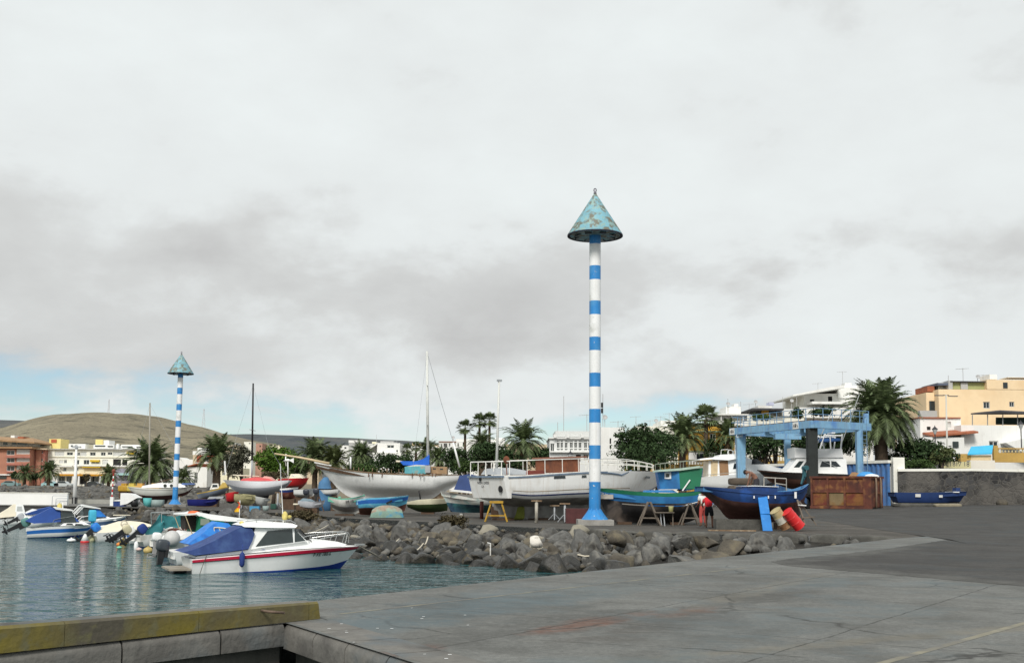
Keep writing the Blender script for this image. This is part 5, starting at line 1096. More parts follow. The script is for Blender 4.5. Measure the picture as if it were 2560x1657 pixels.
root = thing('radio_mast', 'faint lattice radio mast on top of the brown hill', 'mast', P(271, 1044, 1400)); mb = MB(); hh = (P(271, 998, 1400) - P(271, 1044, 1400)).z
def lattice(mb, h, w, r):
 n = int(h / (w * 1.4))
 for i in range(n):
  z0, z1 = h * i / n, h * (i + 1) / n; w0, w1 = w * (1 - .8 * i / n), w * (1 - .8 * (i + 1) / n)
  for a, b_ in ((-1, -1), (1, -1), (1, 1), (-1, 1)): mb.bar((a * w0 / 2, b_ * w0 / 2, z0), (a * w1 / 2, b_ * w1 / 2, z1), r)
  mb.bar((-w0 / 2, -w0 / 2, z0), (w1 / 2, -w1 / 2, z1), r); mb.bar((-w0 / 2, -w0 / 2, z0), (w0 / 2, -w0 / 2, z0), r)
lattice(mb, hh, 2.6, .22); mb.build('lattice', mat('mast_grey', (.5, .5, .52), .6, .05, 1), root)
root = thing('radio_mast', 'faint lattice radio mast on the right flank of the hill, left of the black mast', 'mast', P(508, 1080, 1400)); mb = MB(); hh = (P(508, 1022, 1400) - P(508, 1080, 1400)).z; lattice(mb, hh, 4, .22); mb.build('lattice', MATS['mast_grey'], root)
palm(376, 1166, 172, 66, 'can2', 'broad date palm behind the white double ended sailing boat on the left', tr=.55, bulge=1.25)
palm(543, 1142, 185, 44, 'can3', 'date palm with a thick bottle shaped trunk above the cottage', tr=.62, bulge=1.3)
palm(62, 1183, 250, 22, 'can1', 'small dark palm before the terracotta block, nearest the left edge', tr=.35); palm(122, 1182, 250, 24, 'can3', 'small palm between the terracotta and the cream blocks', tr=.35); palm(272, 1186, 245, 24, 'can1', 'small palm in front of the right end of the cream block', tr=.35)
tree(216, 1186, 1202, 20, 250, 'little round clipped tree in front of the cream block', LEAF_DRY, 500, .4, lobes=4); tree(38, 1178, 1200, 14, 255, 'thin dark shrub before the terracotta block', LEAF_D, 400, .4, lobes=4); tree(90, 1182, 1202, 30, 252, 'dark bushy tree between the small palms on the promenade', LEAF_D, 800, .4, lobes=5)
palm(458, 1198, 200, 30, 'can1', 'low dark palm beside the white hut', tr=.4)
tree(606, 1112, 1196, 70, 165, 'grey brown feathery tamarisk beside the black mast', LEAF_G, 2600, .32, lobes=11); tree(570, 1136, 1188, 66, 172, 'dull olive tree behind the bottle trunk palm', LEAF_G, 1700, .34, lobes=8)
tree(686, 1112, 1194, 124, 150, 'bright green broad crowned tree under the schooner bowsprit', LEAF_B, 5200, .34, lobes=16); tree(748, 1128, 1196, 76, 156, 'darker green tree to the right of the bright one', LEAF_M, 2200, .34, lobes=8)
palm(788, 1150, 128, 42, 'can3', 'spiky date palm behind the schooner bow, left of a pair', tr=.3); palm(834, 1158, 126, 36, 'can3', 'yellowish date palm behind the schooner bow, right of a pair', tr=.3, m=FROND_Y); palm(902, 1142, 135, 36, 'can2', 'dark date palm behind the middle of the schooner', tr=.35)
palm(1018, 1124, 170, 16, 'wa1', 'small fan palm in front of the white villa', 'small fan palms by the villa', tr=.25); palm(1040, 1118, 172, 15, 'wa2', 'slightly taller fan palm just left of the peach house', tr=.25)
palm(1068, 1128, 150, 30, 'can1', 'dense palm behind the schooner mast', tr=.4); palm(1098, 1150, 140, 26, 'can3', 'low palm right of the schooner mast', tr=.35)
tree(978, 1135, 1186, 140, 132, 'long dark hedge like shrubbery behind the schooner deck', LEAF_D, 4200, .3, lobes=16, name='shrub', cat='shrub'); tree(905, 1160, 1185, 100, 130, 'low green shrubs behind the schooner stanchions', LEAF_M, 1800, .3, lobes=10, name='shrub', cat='shrub')
tree(1148, 1119, 1186, 86, 128, 'rounded dark tree left of the tall thin palms', LEAF_D, 3200, .3, lobes=12)
for px_, py_, tg in ((1163, 1070, 'shortest of the three tall slender fan palms'), (1199, 1054, 'middle one of the three tall slender fan palms'), (1224, 1052, 'tall slender fan palm closest to the right hand pale mast')): palm(px_, py_, 142, 21, 'wa1', tg, tr=.2)
palm(1204, 1112, 140, 34, 'can1', 'shaggy date palm under the tall fan palms', tr=.45)
tree(1225, 1108, 1182, 104, 126, 'dark green tree beneath the tall fan palms', LEAF_D, 3600, .3, lobes=13); tree(1170, 1150, 1185, 60, 124, 'small green bush beneath the shortest fan palm', LEAF_M, 1000, .3, lobes=6, name='shrub', cat='shrub')
palm(1308, 1105, 122, 50, 'can1', 'large date palm with a full round crown behind the old white ship', tr=.42)
tree(1345, 1115, 1182, 86, 122, 'dark domed tree between the full date palm and the office', LEAF_D, 2800, .3, lobes=10); tree(1275, 1130, 1184, 80, 120, 'dark tree left of the full date palm trunk', LEAF_D, 2200, .3, lobes=9)
tree(1572, 1062, 1172, 100, 112, 'tall dark tree with ragged left edge right of the striped column', LEAF_D, 5200, .28, lobes=18); tree(1640, 1066, 1172, 124, 114, 'massive dark green tree behind the old ship bow', LEAF_D, 5600, .28, lobes=18); tree(1612, 1105, 1182, 170, 110, 'lower dark mass of shrubs before the big trees', LEAF_D, 3600, .28, lobes=14, name='shrub', cat='shrub')
palm(1706, 1098, 128, 48, 'can3', 'dark date palm left of the fan palm before the orange house', tr=.38); palm(1765, 1048, 136, 38, 'wa2', 'robust fan palm standing in front of the orange house', tr=.34)
palm(1822, 1094, 135, 36, 'can3', 'date palm half hidden by the left leg of the boat lift', tr=.35)
tree(1795, 1096, 1164, 84, 135.5, 'dark tree right of the fan palm before the orange house', LEAF_D, 2600, .28, lobes=10)
tree(1912, 1066, 1148, 124, 125, 'dark umbrella shaped tree seen through the boat lift', LEAF_D, 5200, .28, lobes=16, stems=3); tree(2012, 1076, 1164, 104, 119, 'dark tree behind the black leg of the boat lift', LEAF_D, 4200, .28, lobes=14); tree(2094, 1078, 1166, 130, 113, 'dark tree behind the sport fishing boat', LEAF_D, 4600, .28, lobes=14)
tree(2055, 1016, 1040, 60, 150, 'dark shrub on the roof terrace above the boat lift, right of a pair', LEAF_D, 1300, .3, lobes=6, name='shrub', cat='shrub', zb=P(2055, 1040, 150).z); tree(2000, 1018, 1045, 36, 150, 'dark shrub on the roof terrace above the boat lift, left of a pair', LEAF_D, 900, .3, lobes=5, name='shrub', cat='shrub', zb=P(2000, 1046, 150).z); tree(1905, 1036, 1048, 50, 150, 'row of potted plants along the terrace edge', LEAF_M, 800, .26, lobes=7, name='shrub', cat='shrub', zb=P(1905, 1050, 150).z)
palm(2204, 1042, 106, 84, 'can4', 'huge date palm with drooping fronds at the right of the boat lift', tr=.5, bulge=1.35); palm(2196, 1040, 107.5, 70, 'can3', 'second trunk of the date palm pair, slightly behind and left', tr=.5, bulge=1.2, lean=-.02)
tree(2308, 1096, 1170, 196, 106, 'wide dark green spreading bush behind the stone wall', LEAF_D, 6200, .28, lobes=20, name='shrub', cat='shrub'); tree(2355, 1122, 1160, 56, 104, 'lighter yellow green bush under the street lamp', FROND_Y, 1400, .28, lobes=7, name='shrub', cat='shrub'); tree(2290, 1150, 1172, 90, 102.5, 'low mixed bushes just above the wall coping', LEAF_M, 1500, .25, lobes=9, name='shrub', cat='shrub')
for px_, pt_, pb_, w_, Y_, lb in ((765, 1277, 1299, 72, 68, 'dry brown bush on the rocks left of the white and green boat'), (1128, 1293, 1312, 60, 54.5, 'olive dry bush at the yard edge before the blue tarp boat'), (742, 1281, 1297, 34, 72, 'small dry bush at the yard edge behind the cabin cruiser')):
 v = P(px_, pb_, Y_); tree(px_, pt_, pb_, w_, Y_, lb, LEAF_DRY, 1300, .16, lobes=8, name='bush', cat='bush', zb=v.z - .15)
class Boat:
 def __init__(s, label, px, Y, ang, sheer, keel, beam, mats, sect=ROUND, bands=None, z=None, group=None, name='boat', cat='boat', **kw):
  """sheer / keel: outline of the hull as measured in the photograph (stern to bow); beam: (t, half beam) in metres"""
  s.F = F = frame_at(px, Y, ang, z); s.side = -1 if math.cos(R(ang)) > 0 else 1
  s.root = thing(name, label, cat, F.o, R(ang), group); n = len(sheer); p0, p1 = sheer[0][0], sheer[-1][0]
  sh = [F.q(a, b_, s.side * catmull(beam, (a - p0) / (p1 - p0)) * .95) for a, b_ in sheer]; ke = [F.q(a, b_) if abs(a) > 30 or abs(b_) > 30 else (a, b_) for a, b_ in keel]
  if z == WZ: ke = [(x, z_ - .28) for x, z_ in ke]
  s.beam = beam; s.sh = sorted(sh); s.sect = sect; s.pt, s.hull = hull(s.root, sh, ke, beam, mats, sect, bands, **kw)
 def q(s, px, py, off=0.0): return s.F.q(px, py, off * s.side)
 def qs(s, pts, off=0.0): return [s.q(a, b_, off) for a, b_ in pts]
 def cab(s, name, pts, w, m, off=None, smooth=False, top=1.0):
  """superstructure from its side outline; half width w, narrowing to w*top at the highest point"""
  o = w * .9 if off is None else off; pl = s.qs(pts, o); z0 = min(p[1] for p in pl); z1 = max(p[1] for p in pl)
  mb = MB(); mb.prof(pl, lambda x, z: w * lerp(1, top, (z - z0) / max(.01, z1 - z0))); r = mb.build(name, m, s.root, smooth=smooth, auto=R(30)); s.last = (w, top, z0, z1); return r
 def pane(s, pts, w=None, top=None, m=None, name='window', parent=None, t=.012, ref=None):
  """window panes on both sides of the last superstructure"""
  W_, T_, z0, z1 = ref or s.last; pl = s.qs(pts, W_ * .92)
  for sg in (1, -1):
   mb = MB()
   yf = lambda z: sg * (W_ * lerp(1, T_, (z - z0) / max(.01, z1 - z0)))
   a = [(x, yf(z) - sg * .03, z) for x, z in pl]; c = [(x, yf(z) + sg * t, z) for x, z in pl]; n = len(pl)
   mb.add(a + c, [tuple(range(n)), tuple(range(2 * n - 1, n - 1, -1))] + [(i, (i + 1) % n, (i + 1) % n + n, i + n) for i in range(n)])
   mb.build(name, m or GLASS, parent or s.root)
 def mast(s, pts, r, m, off=0.0, name='mast', r1=None):
  mb = MB(); mb.tube([(x, off * s.side, z) for x, z in s.qs(pts, off)], r, 8, r1=r1); return mb.build(name, m, s.root, smooth=True)
 def rails(s, top, posts, w, r=.02, m=None, name='guard_rail', far=True, wb=None):
  """railing on both sides: pixel polylines"""
  for sg in ((1, -1) if far else (1,)):
   mb = MB()
   for line in top: mb.tube([(x, sg * s.side * (w(x) if callable(w) else w), z) for x, z in s.qs(line, (w(0) if callable(w) else w) * .9)], r, 6)
   for a, c in posts:
    (x0, z0), (x1, z1) = s.qs([a, c], (w(0) if callable(w) else w) * .9); mb.tube([(x0, sg * s.side * (w(x0) if callable(w) else w), z0), (x1, sg * s.side * (w(x1) if callable(w) else w), z1)], r * .85, 6)
   mb.build(name, m or STEEL, s.root, smooth=True, auto=R(60))
 def engine(s, px, py, tilt, cowl, leg=BLACKP, sc=1.0, y=0.0, steer=0):
  x, z = s.q(px, py, y); return outboard(s.root, x, y * s.side, z, tilt, cowl, leg, sc, steer)
 def line(s, pts, r, m, off=0, name='rigging'):
  mb = MB(); mb.tube([(x, off * s.side, z) for x, z in s.qs(pts, off)], r, 5); return mb.build(name, m, s.root)
 def box(s, name, px0, py0, px1, py1, y0, y1, m):
  (x0, z0), (x1, z1) = s.qs([(px0, py1), (px1, py0)], 0); return MB().box(((x0 + x1) / 2, s.side * (y0 + y1) / 2, (z0 + z1) / 2), (abs(x1 - x0), abs(y1 - y0), abs(z1 - z0))).build(name, m, s.root)
def supports(b, xs, zt, zb, hw, m=WOOD_D):
 """shores under a hull: they stand on the ground and stay things of their own"""
BB = [(0, .93), (.35, 1.0), (.65, .86), (.85, .5), (1, .0)]
def beam(h, tr=.9, fin=.0): return [(0, h * tr), (.18, h * (tr + 1) / 2 + .02), (.42, h), (.66, h * .87), (.86, h * .47), (1, fin)]
AFB = mat('antifouling_blue', (.015, .05, .30), .6, .15, 2); AFR = mat('antifouling_red', (.14, .04, .03), .8, .3, 1.5, patch=((.30, .16, .11), 1.6, .62, .1)); AFK = mat('antifouling_black', (.022, .022, .025), .8, .3, 2, patch=((.10, .08, .07), 2, .62, .1))
DECKW = mat('pale_deck', (.62, .61, .56), .7, .1, 2); REDSTR = mat('red_stripe', (.42, .012, .045), .4, .06, 2); BLUES = mat('blue_stripe', (.03, .16, .50), .35, .08, 2)
c_ = G(479, 1434.5, WZ); a_ = R(25.5); o_ = c_ + Vector((-math.sin(a_), math.cos(a_), 0)) * 1.05
cr = Boat.__new__(Boat); cr.F = Frame(o_.x, o_.y, WZ, a_); cr.side = -1
cr.root = thing('cabin_cruiser', 'white cabin cruiser with red stripe and blue canvas cockpit cover, nearest boat afloat', 'motor boat', cr.F.o, a_)
bm_ = [(0, 1.03), (.25, 1.08), (.5, 1.07), (.72, .93), (.88, .58), (.96, .26), (1, .0)]
sh = [cr.F.q(a, b_, -o) for a, b_, o in ((480, 1397.5, 1.03), (560, 1390, 1.08), (662, 1381, 1.07), (788, 1370, .88), (850, 1366, .5), (899, 1363.2, 0))]
xb = cr.F.q(848, 1414, 0)[0]
cr.sh = sh; cr.sect = CV = [(0, 0), (.45, .13), (.86, .30), (.88, .375), (.90, .45), (.95, .68), (.985, .84), (1, .86), (1, .97), (.985, 1)]
cr.pt, cr.hull = hull(cr.root, sh, [(.08, -.30), (1.6, -.33), (3.4, -.32), (xb - .7, -.24), (xb + .05, .0)], bm_, [WHITE_GEL, AFB], CV, [(.375, 1), (1, 0)], n=44, dd=.04, deckmat=WHITE_GEL, rimmat=WHITE_GEL, inmat=WHITE_GEL, bow=.45)
strake(cr.root, cr.pt, CV, .865, .965, REDSTR, 'rubbing_stripe', .018); strake(cr.root, cr.pt, CV, .84, .862, BLACK, 'rubbing_strip', .012)
cr.cab('deck_moulding', [(488, 1395), (600, 1384), (720, 1373.5), (858, 1364.5), (868, 1360), (845, 1353.5), (813, 1350), (763, 1350.5), (700, 1359), (640, 1366), (618, 1374), (490, 1390)], .74, WHITE_GEL, top=.8, smooth=True)
cr.cab('cabin', [(620, 1373), (640, 1317), (734, 1319), (767, 1352), (700, 1361)], .78, WHITE_GEL, top=.86); cabref = cr.last
cr.pane([(669.5, 1326.5), (731, 1321), (732.5, 1355), (638, 1365.5)], m=GLASS_G); cr.pane([(737, 1321.5), (763, 1350.5), (736, 1354.5)], m=GLASS_G)
x0, z0 = cr.q(736.5, 1320.5); x1, z1 = cr.q(766, 1351.5); MB().add([(x0 + .05, -.58, z0), (x0 + .05, .58, z0), (x1 + .03, .64, z1), (x1 + .03, -.64, z1), (x0 + .02, -.58, z0), (x0 + .02, .58, z0), (x1, .64, z1), (x1, -.64, z1)], [(0, 1, 2, 3), (7, 6, 5, 4), (0, 4, 5, 1), (2, 6, 7, 3)]).build('windscreen', GLASS, cr.root)
cr.cab('roof', [(604, 1313), (618, 1307.5), (690, 1305.5), (732, 1308), (744, 1313), (737, 1318.5), (690, 1318.6), (610, 1316.5)], .84, WHITE_GEL, top=.82, smooth=True)
tp = cr.cab('cockpit_cover', [(456, 1380.5), (480, 1374), (501, 1366.5), (532, 1353), (562, 1337), (590, 1323), (611, 1313.5), (627, 1316), (637.5, 1333), (630, 1353), (620, 1371.5), (560, 1379.5), (486, 1387.5)], .90, CANVAS_BLUE, top=.82)
cr.rails([[(612, 1303), (640, 1299.5), (725, 1300), (738, 1307)]], [((640, 1306), (640, 1299.5)), ((680, 1305), (680, 1300)), ((712, 1306), (712, 1300))], .66, .012, name='roof_rail')
wr = lambda x: max(.03, .86 * (1 - sstep(2.6, xb + 1.0, x)) + .06)
cr.rails([[(757, 1343), (775, 1339), (809, 1334), (845, 1331.5), (880, 1330.5), (886, 1333)], [(806, 1347.5), (850, 1340), (886, 1335)]], [((774, 1357), (781, 1338)), ((814, 1361), (822, 1333)), ((846, 1360), (857, 1331)), ((877, 1359), (885, 1333)), ((888, 1334), (886, 1358))], wr, .011)
x_, z_ = cr.q(897, 1362); MB().box((x_ + .03, 0, z_ + .02), (.34, .16, .05)).build('bow_roller', STEEL, cr.root)
MB().box((-.33, .0, .13), (.66, 1.7, .06)).build('swim_platform', mat('platform_teak', (.30, .27, .22), .8, .2, 4), cr.root); mb = MB(); mb.box((-.22, -.1, -.12), (.4, .3, .34)); mb.prof([(-.6, -.02), (-.1, -.0), (-.1, -.25), (-.5, -.25)], .08); mb.build('stern_drive', BLACKP, cr.root)
x_, z_ = cr.q(604, 1398, 1.1); mb = MB(); mb.lathe([(.03, -.24), (.085, -.17), (.09, .15), (.05, .23), (.012, .25), (.012, .5)], 12, M=Matrix.Translation((x_, -1.17, z_))); mb.build('fender', CANVAS_NAVY, cr.root, smooth=True)
mb = MB(); (a, za), (b_, zb2) = cr.q(516, 1388, 1.05), cr.q(497, 1432, 1.05); mb.tube([(a, -1.08, za), (lerp(a, b_, .4), -1.1, lerp(za, zb2, .4)), (b_, -1.1, zb2 - .1)], .011, 5); mb.build('mooring_line', ROPE_D, cr.root)
mb = MB(); (a, za), (b_, zb2) = cr.q(710, 1306), cr.q(702, 1158); mb.tube([(a, .1, za), (b_, .1, zb2)], .016, 6, r1=.008); mb.build('whip_aerial', WHITE, cr.root)
x_, z_ = cr.q(714, 1290); MB().ell((x_, .1, z_), (.10, .13, .17)).ell((x_ + .16, .1, z_ - .02), (.08, .08, .06)).build('lifebuoy_bag', mat('faded_yellow', (.60, .50, .16), .7, .2, 8), cr.root, smooth=True); x_, z_ = cr.q(604, 1307); MB().ell((x_, 0, z_), (.08, .08, .07)).build('roof_lamp', MATS['faded_yellow'], cr.root, smooth=True)
x_, z_ = cr.q(805, 1385.5, .86); tdir = Vector((1, .22, .085)); nd = 0.0
def hull_text(b, s_, px, py, size, m, offs, name='registration'):
 """lettering laid along the visible side of a hull at a pixel position"""
 best = None
 for i in range(200):
  t = i / 199
  for u in (.45, .5, .55, .6, .65, .7, .75, .8):
   yu = 1
   for (a, ua), (c, uc) in zip(b.sect, b.sect[1:]):
    if ua <= u <= uc: yu = lerp(a, c, (u - ua) / (uc - ua)); break
   p = b.pt(t, yu, u); x, z = b.q(px, py, p.y); d = (x - p.x) ** 2 + (z - p.z) ** 2
   if best is None or d < best[0]: best = (d, t, u, yu)
 _, t, u, yu = best; e = .03; p = b.pt(t, yu, u); pa, pb2 = b.pt(min(1, t + e), yu, u), b.pt(max(0, t - e), yu, u); pc, pd = b.pt(t, yu, min(1, u + .06)), b.pt(t, yu, max(0, u - .06))
 S = lambda v: Vector((v.x, v.y * b.side, v.z)); xd = (S(pa) - S(pb2)).normalized() * (1 if b.side < 0 else -1); ud = (S(pc) - S(pd)); ud = (ud - xd * ud.dot(xd)).normalized()
 if ud.z < 0: ud = -ud
 nd = xd.cross(ud); text(s_, size, b.root, S(p) + nd * offs, xd, ud, m, name)
hull_text(cr, 'P KE·180·6', 804, 1386, .16, INK, .03); text('NEL', .075, cr.root, Vector((cr.q(659, 1373.5, .75)[0], -.772, cr.q(659, 1373.5, .75)[1])), (1, 0, .05), (0, .08, 1), CANVAS_NAVY, 'name_lettering')
MOT = 'motor boats moored off the rock armour'
b = Boat('white open boat with a bright blue tarpaulin, moored directly behind the cabin cruiser', 452, 41.0, 27, [(434, 1380), (520, 1372), (620, 1360), (700, 1352), (742, 1347)], [(440, 1404), (560, 1400), (650, 1391), (700, 1384)], beam(1.0), [WHITE_GEL, AFB], VEE, [(.3, 1), (1, 0)], z=WZ, group=MOT, name='motor_boat', cat='motor boat', dd=.25, deckmat=DECKW)
b.cab('tarpaulin', [(469, 1359), (483, 1365), (529, 1354), (590, 1346), (586, 1320), (575, 1308), (548, 1304), (534, 1312), (510, 1332)], .85, CANVAS_BRIGHT, top=.55)
b.cab('foredeck', [(590, 1360), (700, 1352), (690, 1344), (600, 1346)], .75, WHITE_GEL, top=.7); b.rails([[(534, 1318), (545, 1318), (582, 1323)]], [((534, 1318), (537, 1346)), ((546, 1318), (556, 1340))], .6, .022, CREAM, 'canopy_frame')
b.engine(414, 1378, 8, mat('dark_grey_cowl', (.055, .065, .075), .35, .1, 4), sc=.95, steer=10); x_, z_ = b.q(436, 1377); MB().ell((x_ + .35, -.3, z_ + .02), (.2, .3, .1)).build('fuel_can', RED, b.root, smooth=True)
b = Boat('motor boat with a long white hardtop and a green side curtain between the other boats', 470, 46.5, 30, [(404, 1352), (470, 1346), (560, 1338), (660, 1328), (722, 1320)], [(415, 1382), (520, 1378), (620, 1369), (690, 1360)], beam(1.25), [WHITE_OLD, AFB], VEE, [(.28, 1), (1, 0)], z=WZ, group=MOT, name='motor_boat', cat='motor boat', dd=.3, deckmat=DECKW)
b.cab('hardtop', [(487, 1283), (497, 1279.5), (521, 1284), (578, 1291.5), (640, 1299), (690, 1304), (690, 1308), (560, 1302), (525, 1299), (501, 1291)], 1.05, WHITE, top=.85, smooth=True); b.cab('green_curtain', [(500, 1289), (526, 1299), (560, 1302), (545, 1330), (495, 1344)], 1.0, GREEN_CANVAS)
x_, z_ = b.q(512, 1304, 1.0); MB().box((x_, -1.02, z_), (.36, .02, .26)).build('curtain_window', mat('curtain_window', (.25, .30, .24), .4, .1, 3), b.root)
b.cab('windscreen', [(600, 1302), (680, 1306), (700, 1326), (600, 1334)], .95, GLASS_G, top=.9); b.cab('stern_seats', [(428, 1350), (500, 1343), (498, 1330), (470, 1328), (452, 1338), (432, 1342)], .9, WHITE_GEL)
b.cab('shade_panel', [(463, 1290), (498, 1289), (495, 1324), (464, 1322)], .4, mat('interior_shade', (.018, .014, .012), .9, .2, 3), off=.4); b.cab('awning', [(460, 1284), (490, 1282), (490, 1286), (460, 1288)], .95, WHITE); x_, z_ = b.q(477, 1281.5); MB().ell((x_, -.5, z_), (.26, .26, .1)).build('life_ring', mat('orange_plastic', (.75, .13, .03), .6, .1, 5), b.root, smooth=True)  # dark panel stands in for the shaded interior beneath the awning
b.rails([], [((462, 1288), (482, 1342))], .95, .02, WOOD_L, 'awning_strut'); b.mast([(598, 1294), (600, 1250)], .016, WHITE, .5, 'flagpole'); x_, z_ = b.q(599, 1266, .5); MB().grid(lambda u, v: (x_ + .0 + .10 * math.sin(v * 5) * u - .12 * u, -.5 - .06 * math.sin(3 * u + v * 4), z_ + .2 - .42 * v), 6, 9, 0).build('flag', mat('flag_cloth', (.62, .05, .02), .8, .05, 3, patch=((.75, .45, .02), 2.6, .5, .02, (.01, .01, 1))), b.root, smooth=True)
b.engine(398, 1352, 6, WHITE, mat('grey_leg', (.3, .3, .3), .5, .1, 3), .75, y=.5); b.engine(404, 1358, 6, WHITE, BLACKP, .6, y=-.2)
x_, z_ = b.q(428, 1346, 1.3); MB().ell((x_, -1.42, z_), .33).build('ball_fender', mat('grey_fender', (.50, .50, .49), .6, .12, 3), b.root, smooth=True)
b = Boat('white boat hung with teal shade netting on a frame over the stern', 395, 53, 32, [(350, 1338), (400, 1333), (460, 1326), (520, 1318), (550, 1312)], [(358, 1362), (430, 1356), (500, 1346), (535, 1340)], beam(1.0), [WHITE_OLD, AFB], VEE, [(.3, 1), (1, 0)], z=WZ, group=MOT, name='motor_boat', cat='motor boat', dd=.3, deckmat=DECKW)
def net(pts, nm='netting', seed=0):
 P4 = [Vector(p) for p in pts]; return MB().grid(lambda u, v: P4[0].lerp(P4[1], u).lerp(P4[3].lerp(P4[2], u), v) + Vector((0, 0, -.16 * math.sin(PI * u) * (1 - v) + .03 * math.sin(9 * u + 5 * v + seed))) + Vector((.05 * math.sin(7 * v + 4 * u), .05 * math.sin(6 * u), 0)), 14, 10).build(nm, TEAL_NET, b.root, smooth=True)
A = lambda px, py, y: (lambda q: (q[0], y, q[1]))(b.q(px, py, -y))
net([A(402, 1285, -.9), A(459, 1282, -.9), A(459, 1316, -.9), A(410, 1320, -.9)]); net([A(401, 1285, -.94), A(412, 1301, -.94), A(402, 1340, -.94), A(360, 1337, -.94)], seed=2); net([A(402, 1285, -.92), A(402, 1283, .9), A(368, 1334, .9), A(362, 1338, -.92)], seed=2); net([A(402, 1284.5, .92), A(462, 1281, .92), A(460, 1312, .92), A(402, 1318, .92)], seed=4)
b.rails([[(402, 1283), (462, 1280)]], [((402, 1283), (404, 1336)), ((460, 1281), (460, 1328))], .93, .02, STEEL, 'net_frame'); b.engine(352, 1335, 52, CANVAS_NAVY, BLACKP, .95); b.cab('foredeck', [(468, 1326), (540, 1313), (528, 1308), (475, 1313)], .7, WHITE_GEL, top=.7); x_, z_ = b.q(458, 1322); MB().ell((x_, -.5, z_), (.2, .3, .25)).ell((x_ - .5, -.4, z_ - .06), (.34, .4, .13)).build('net_heap', mat('rusty_red_cloth', (.30, .10, .07), .9, .3, 6), b.root, smooth=True)
b = Boat('small white skiff with a blue gunwale and two tilted outboards, left of the teal netting', 338, 56, 35, [(316, 1338), (345, 1334), (385, 1328), (412, 1322)], [(320, 1354), (350, 1352), (390, 1344), (405, 1339)], beam(.85), [WHITE_GEL, BLUES], VEE, [(.82, 0), (1, 1)], z=WZ, group=MOT, name='motor_boat', cat='motor boat', dd=.25, deckmat=DECKW)
b.engine(312, 1334, 58, mat('beige_cowl', (.50, .46, .31), .6, .1, 4), BLACKP, .9, y=.4); b.engine(320, 1336, 60, WHITE, BLACKP, .9, y=-.35)
b = Boat('boat under a cream canvas cover with a blue cowled outboard at the stern', 255, 58.5, 31, [(238, 1332), (270, 1330), (320, 1325), (365, 1318), (391, 1312)], [(244, 1352), (300, 1348), (350, 1338), (378, 1330)], beam(1.05), [WHITE_GEL], VEE, z=WZ, group=MOT, name='motor_boat', cat='motor boat', dd=.15, deckmat=DECKW)
b.cab('canvas_cover', [(247, 1332), (262, 1322), (283, 1313), (310, 1304), (340, 1303), (361, 1305), (384, 1312), (365, 1319), (320, 1326)], .98, CREAM, top=.45, smooth=True); b.engine(236, 1330, 48, CANVAS_BRIGHT, BLACKP, .95, y=.2); MB().tube([(0, 0, 0), (.1, 0, .5)], .05).build('engine_post', WOOD, b.root)
x_, z_ = b.q(231, 1289, -.3); MB().rbox((x_, .3, z_), (.36, .42, .62), .1).box((x_ + .03, .3, z_ - .5), (.16, .16, .5)).build('covered_engine', mat('cyan_cover', (.06, .42, .60), .6, .1, 3), b.root, smooth=True); x_, z_ = b.q(303, 1308); mb = MB(); mb.tube([(x_ + .16 * math.cos(t), -.7, z_ + .16 * math.sin(t)) for t in [i * PI / 8 for i in range(16)]], .03, 6, closed=True); mb.build('rope_coil', LINE, b.root)
b = Boat('low white open boat squeezed between the striped boat and the cream covered one', 235, 67, 29, [(206, 1325), (235, 1322), (265, 1318), (296, 1312)], [(212, 1340), (240, 1337), (270, 1331), (288, 1324)], beam(.9), [WHITE_GEL], VEE, z=WZ, group=MOT, name='motor_boat', cat='motor boat', dd=.2, deckmat=DECKW)
b.cab('foredeck', [(240, 1321), (262, 1314), (285, 1312), (280, 1316)], .6, WHITE, top=.7)
b = Boat('white decked boat showing only its bow behind the teal netting', 440, 63, 27, [(380, 1324), (430, 1319), (480, 1314), (515, 1307)], [(390, 1344), (440, 1338), (480, 1330), (502, 1322)], beam(1.0), [WHITE_OLD], VEE, z=WZ, group=MOT, name='motor_boat', cat='motor boat', dd=.15, deckmat=WHITE_GEL)
b.cab('cabin', [(405, 1321), (412, 1308), (450, 1305), (478, 1313)], .7, WHITE_GEL, top=.8); b.pane([(418, 1315), (422, 1309.5), (445, 1308.5), (452, 1313)])
b = Boat('white boat with blue hull stripes and a tall dark blue cockpit tent', 130, 62.5, 24, [(66, 1322), (110, 1317.5), (164, 1315), (205, 1313), (238, 1311)], [(70, 1341), (130, 1340.5), (190, 1337), (222, 1331)], beam(1.05), [WHITE_GEL, AFB, BLUES], VEE, [(.14, 1), (.33, 1), (.4, 2), (.60, 0), (.8, 2), (1, 0)], z=WZ, group=MOT, name='motor_boat', cat='motor boat', dd=.15, deckmat=DECKW)
b.cab('cuddy_cabin', [(150, 1314), (163, 1304.5), (207, 1303), (224, 1311)], .8, WHITE_GEL, top=.75, smooth=True); b.pane([(164, 1312), (168, 1308.3), (181, 1308.2), (184, 1312)]); b.pane([(187, 1312.5), (189, 1308.5), (205, 1308.8), (210, 1312.5)])
b.cab('cockpit_tent', [(63, 1302), (94, 1286), (129, 1268.5), (151, 1272), (152, 1304), (85, 1308)], .85, CANVAS_NAVY if False else mat('deep_blue_canvas', (.018, .065, .27), .75, .15, 2), top=.7); b.cab('windscreen', [(152, 1276), (180, 1277), (186, 1292), (190, 1303), (152, 1304)], .75, GLASS_G, top=.85); b.cab('hardtop', [(134, 1268), (140, 1267), (182, 1274), (181, 1277), (140, 1273)], .8, WHITE); b.cab('screen_bag', [(165, 1302), (170, 1294), (190, 1294), (198, 1303)], .72, MATS['deep_blue_canvas'], top=.8, smooth=True)
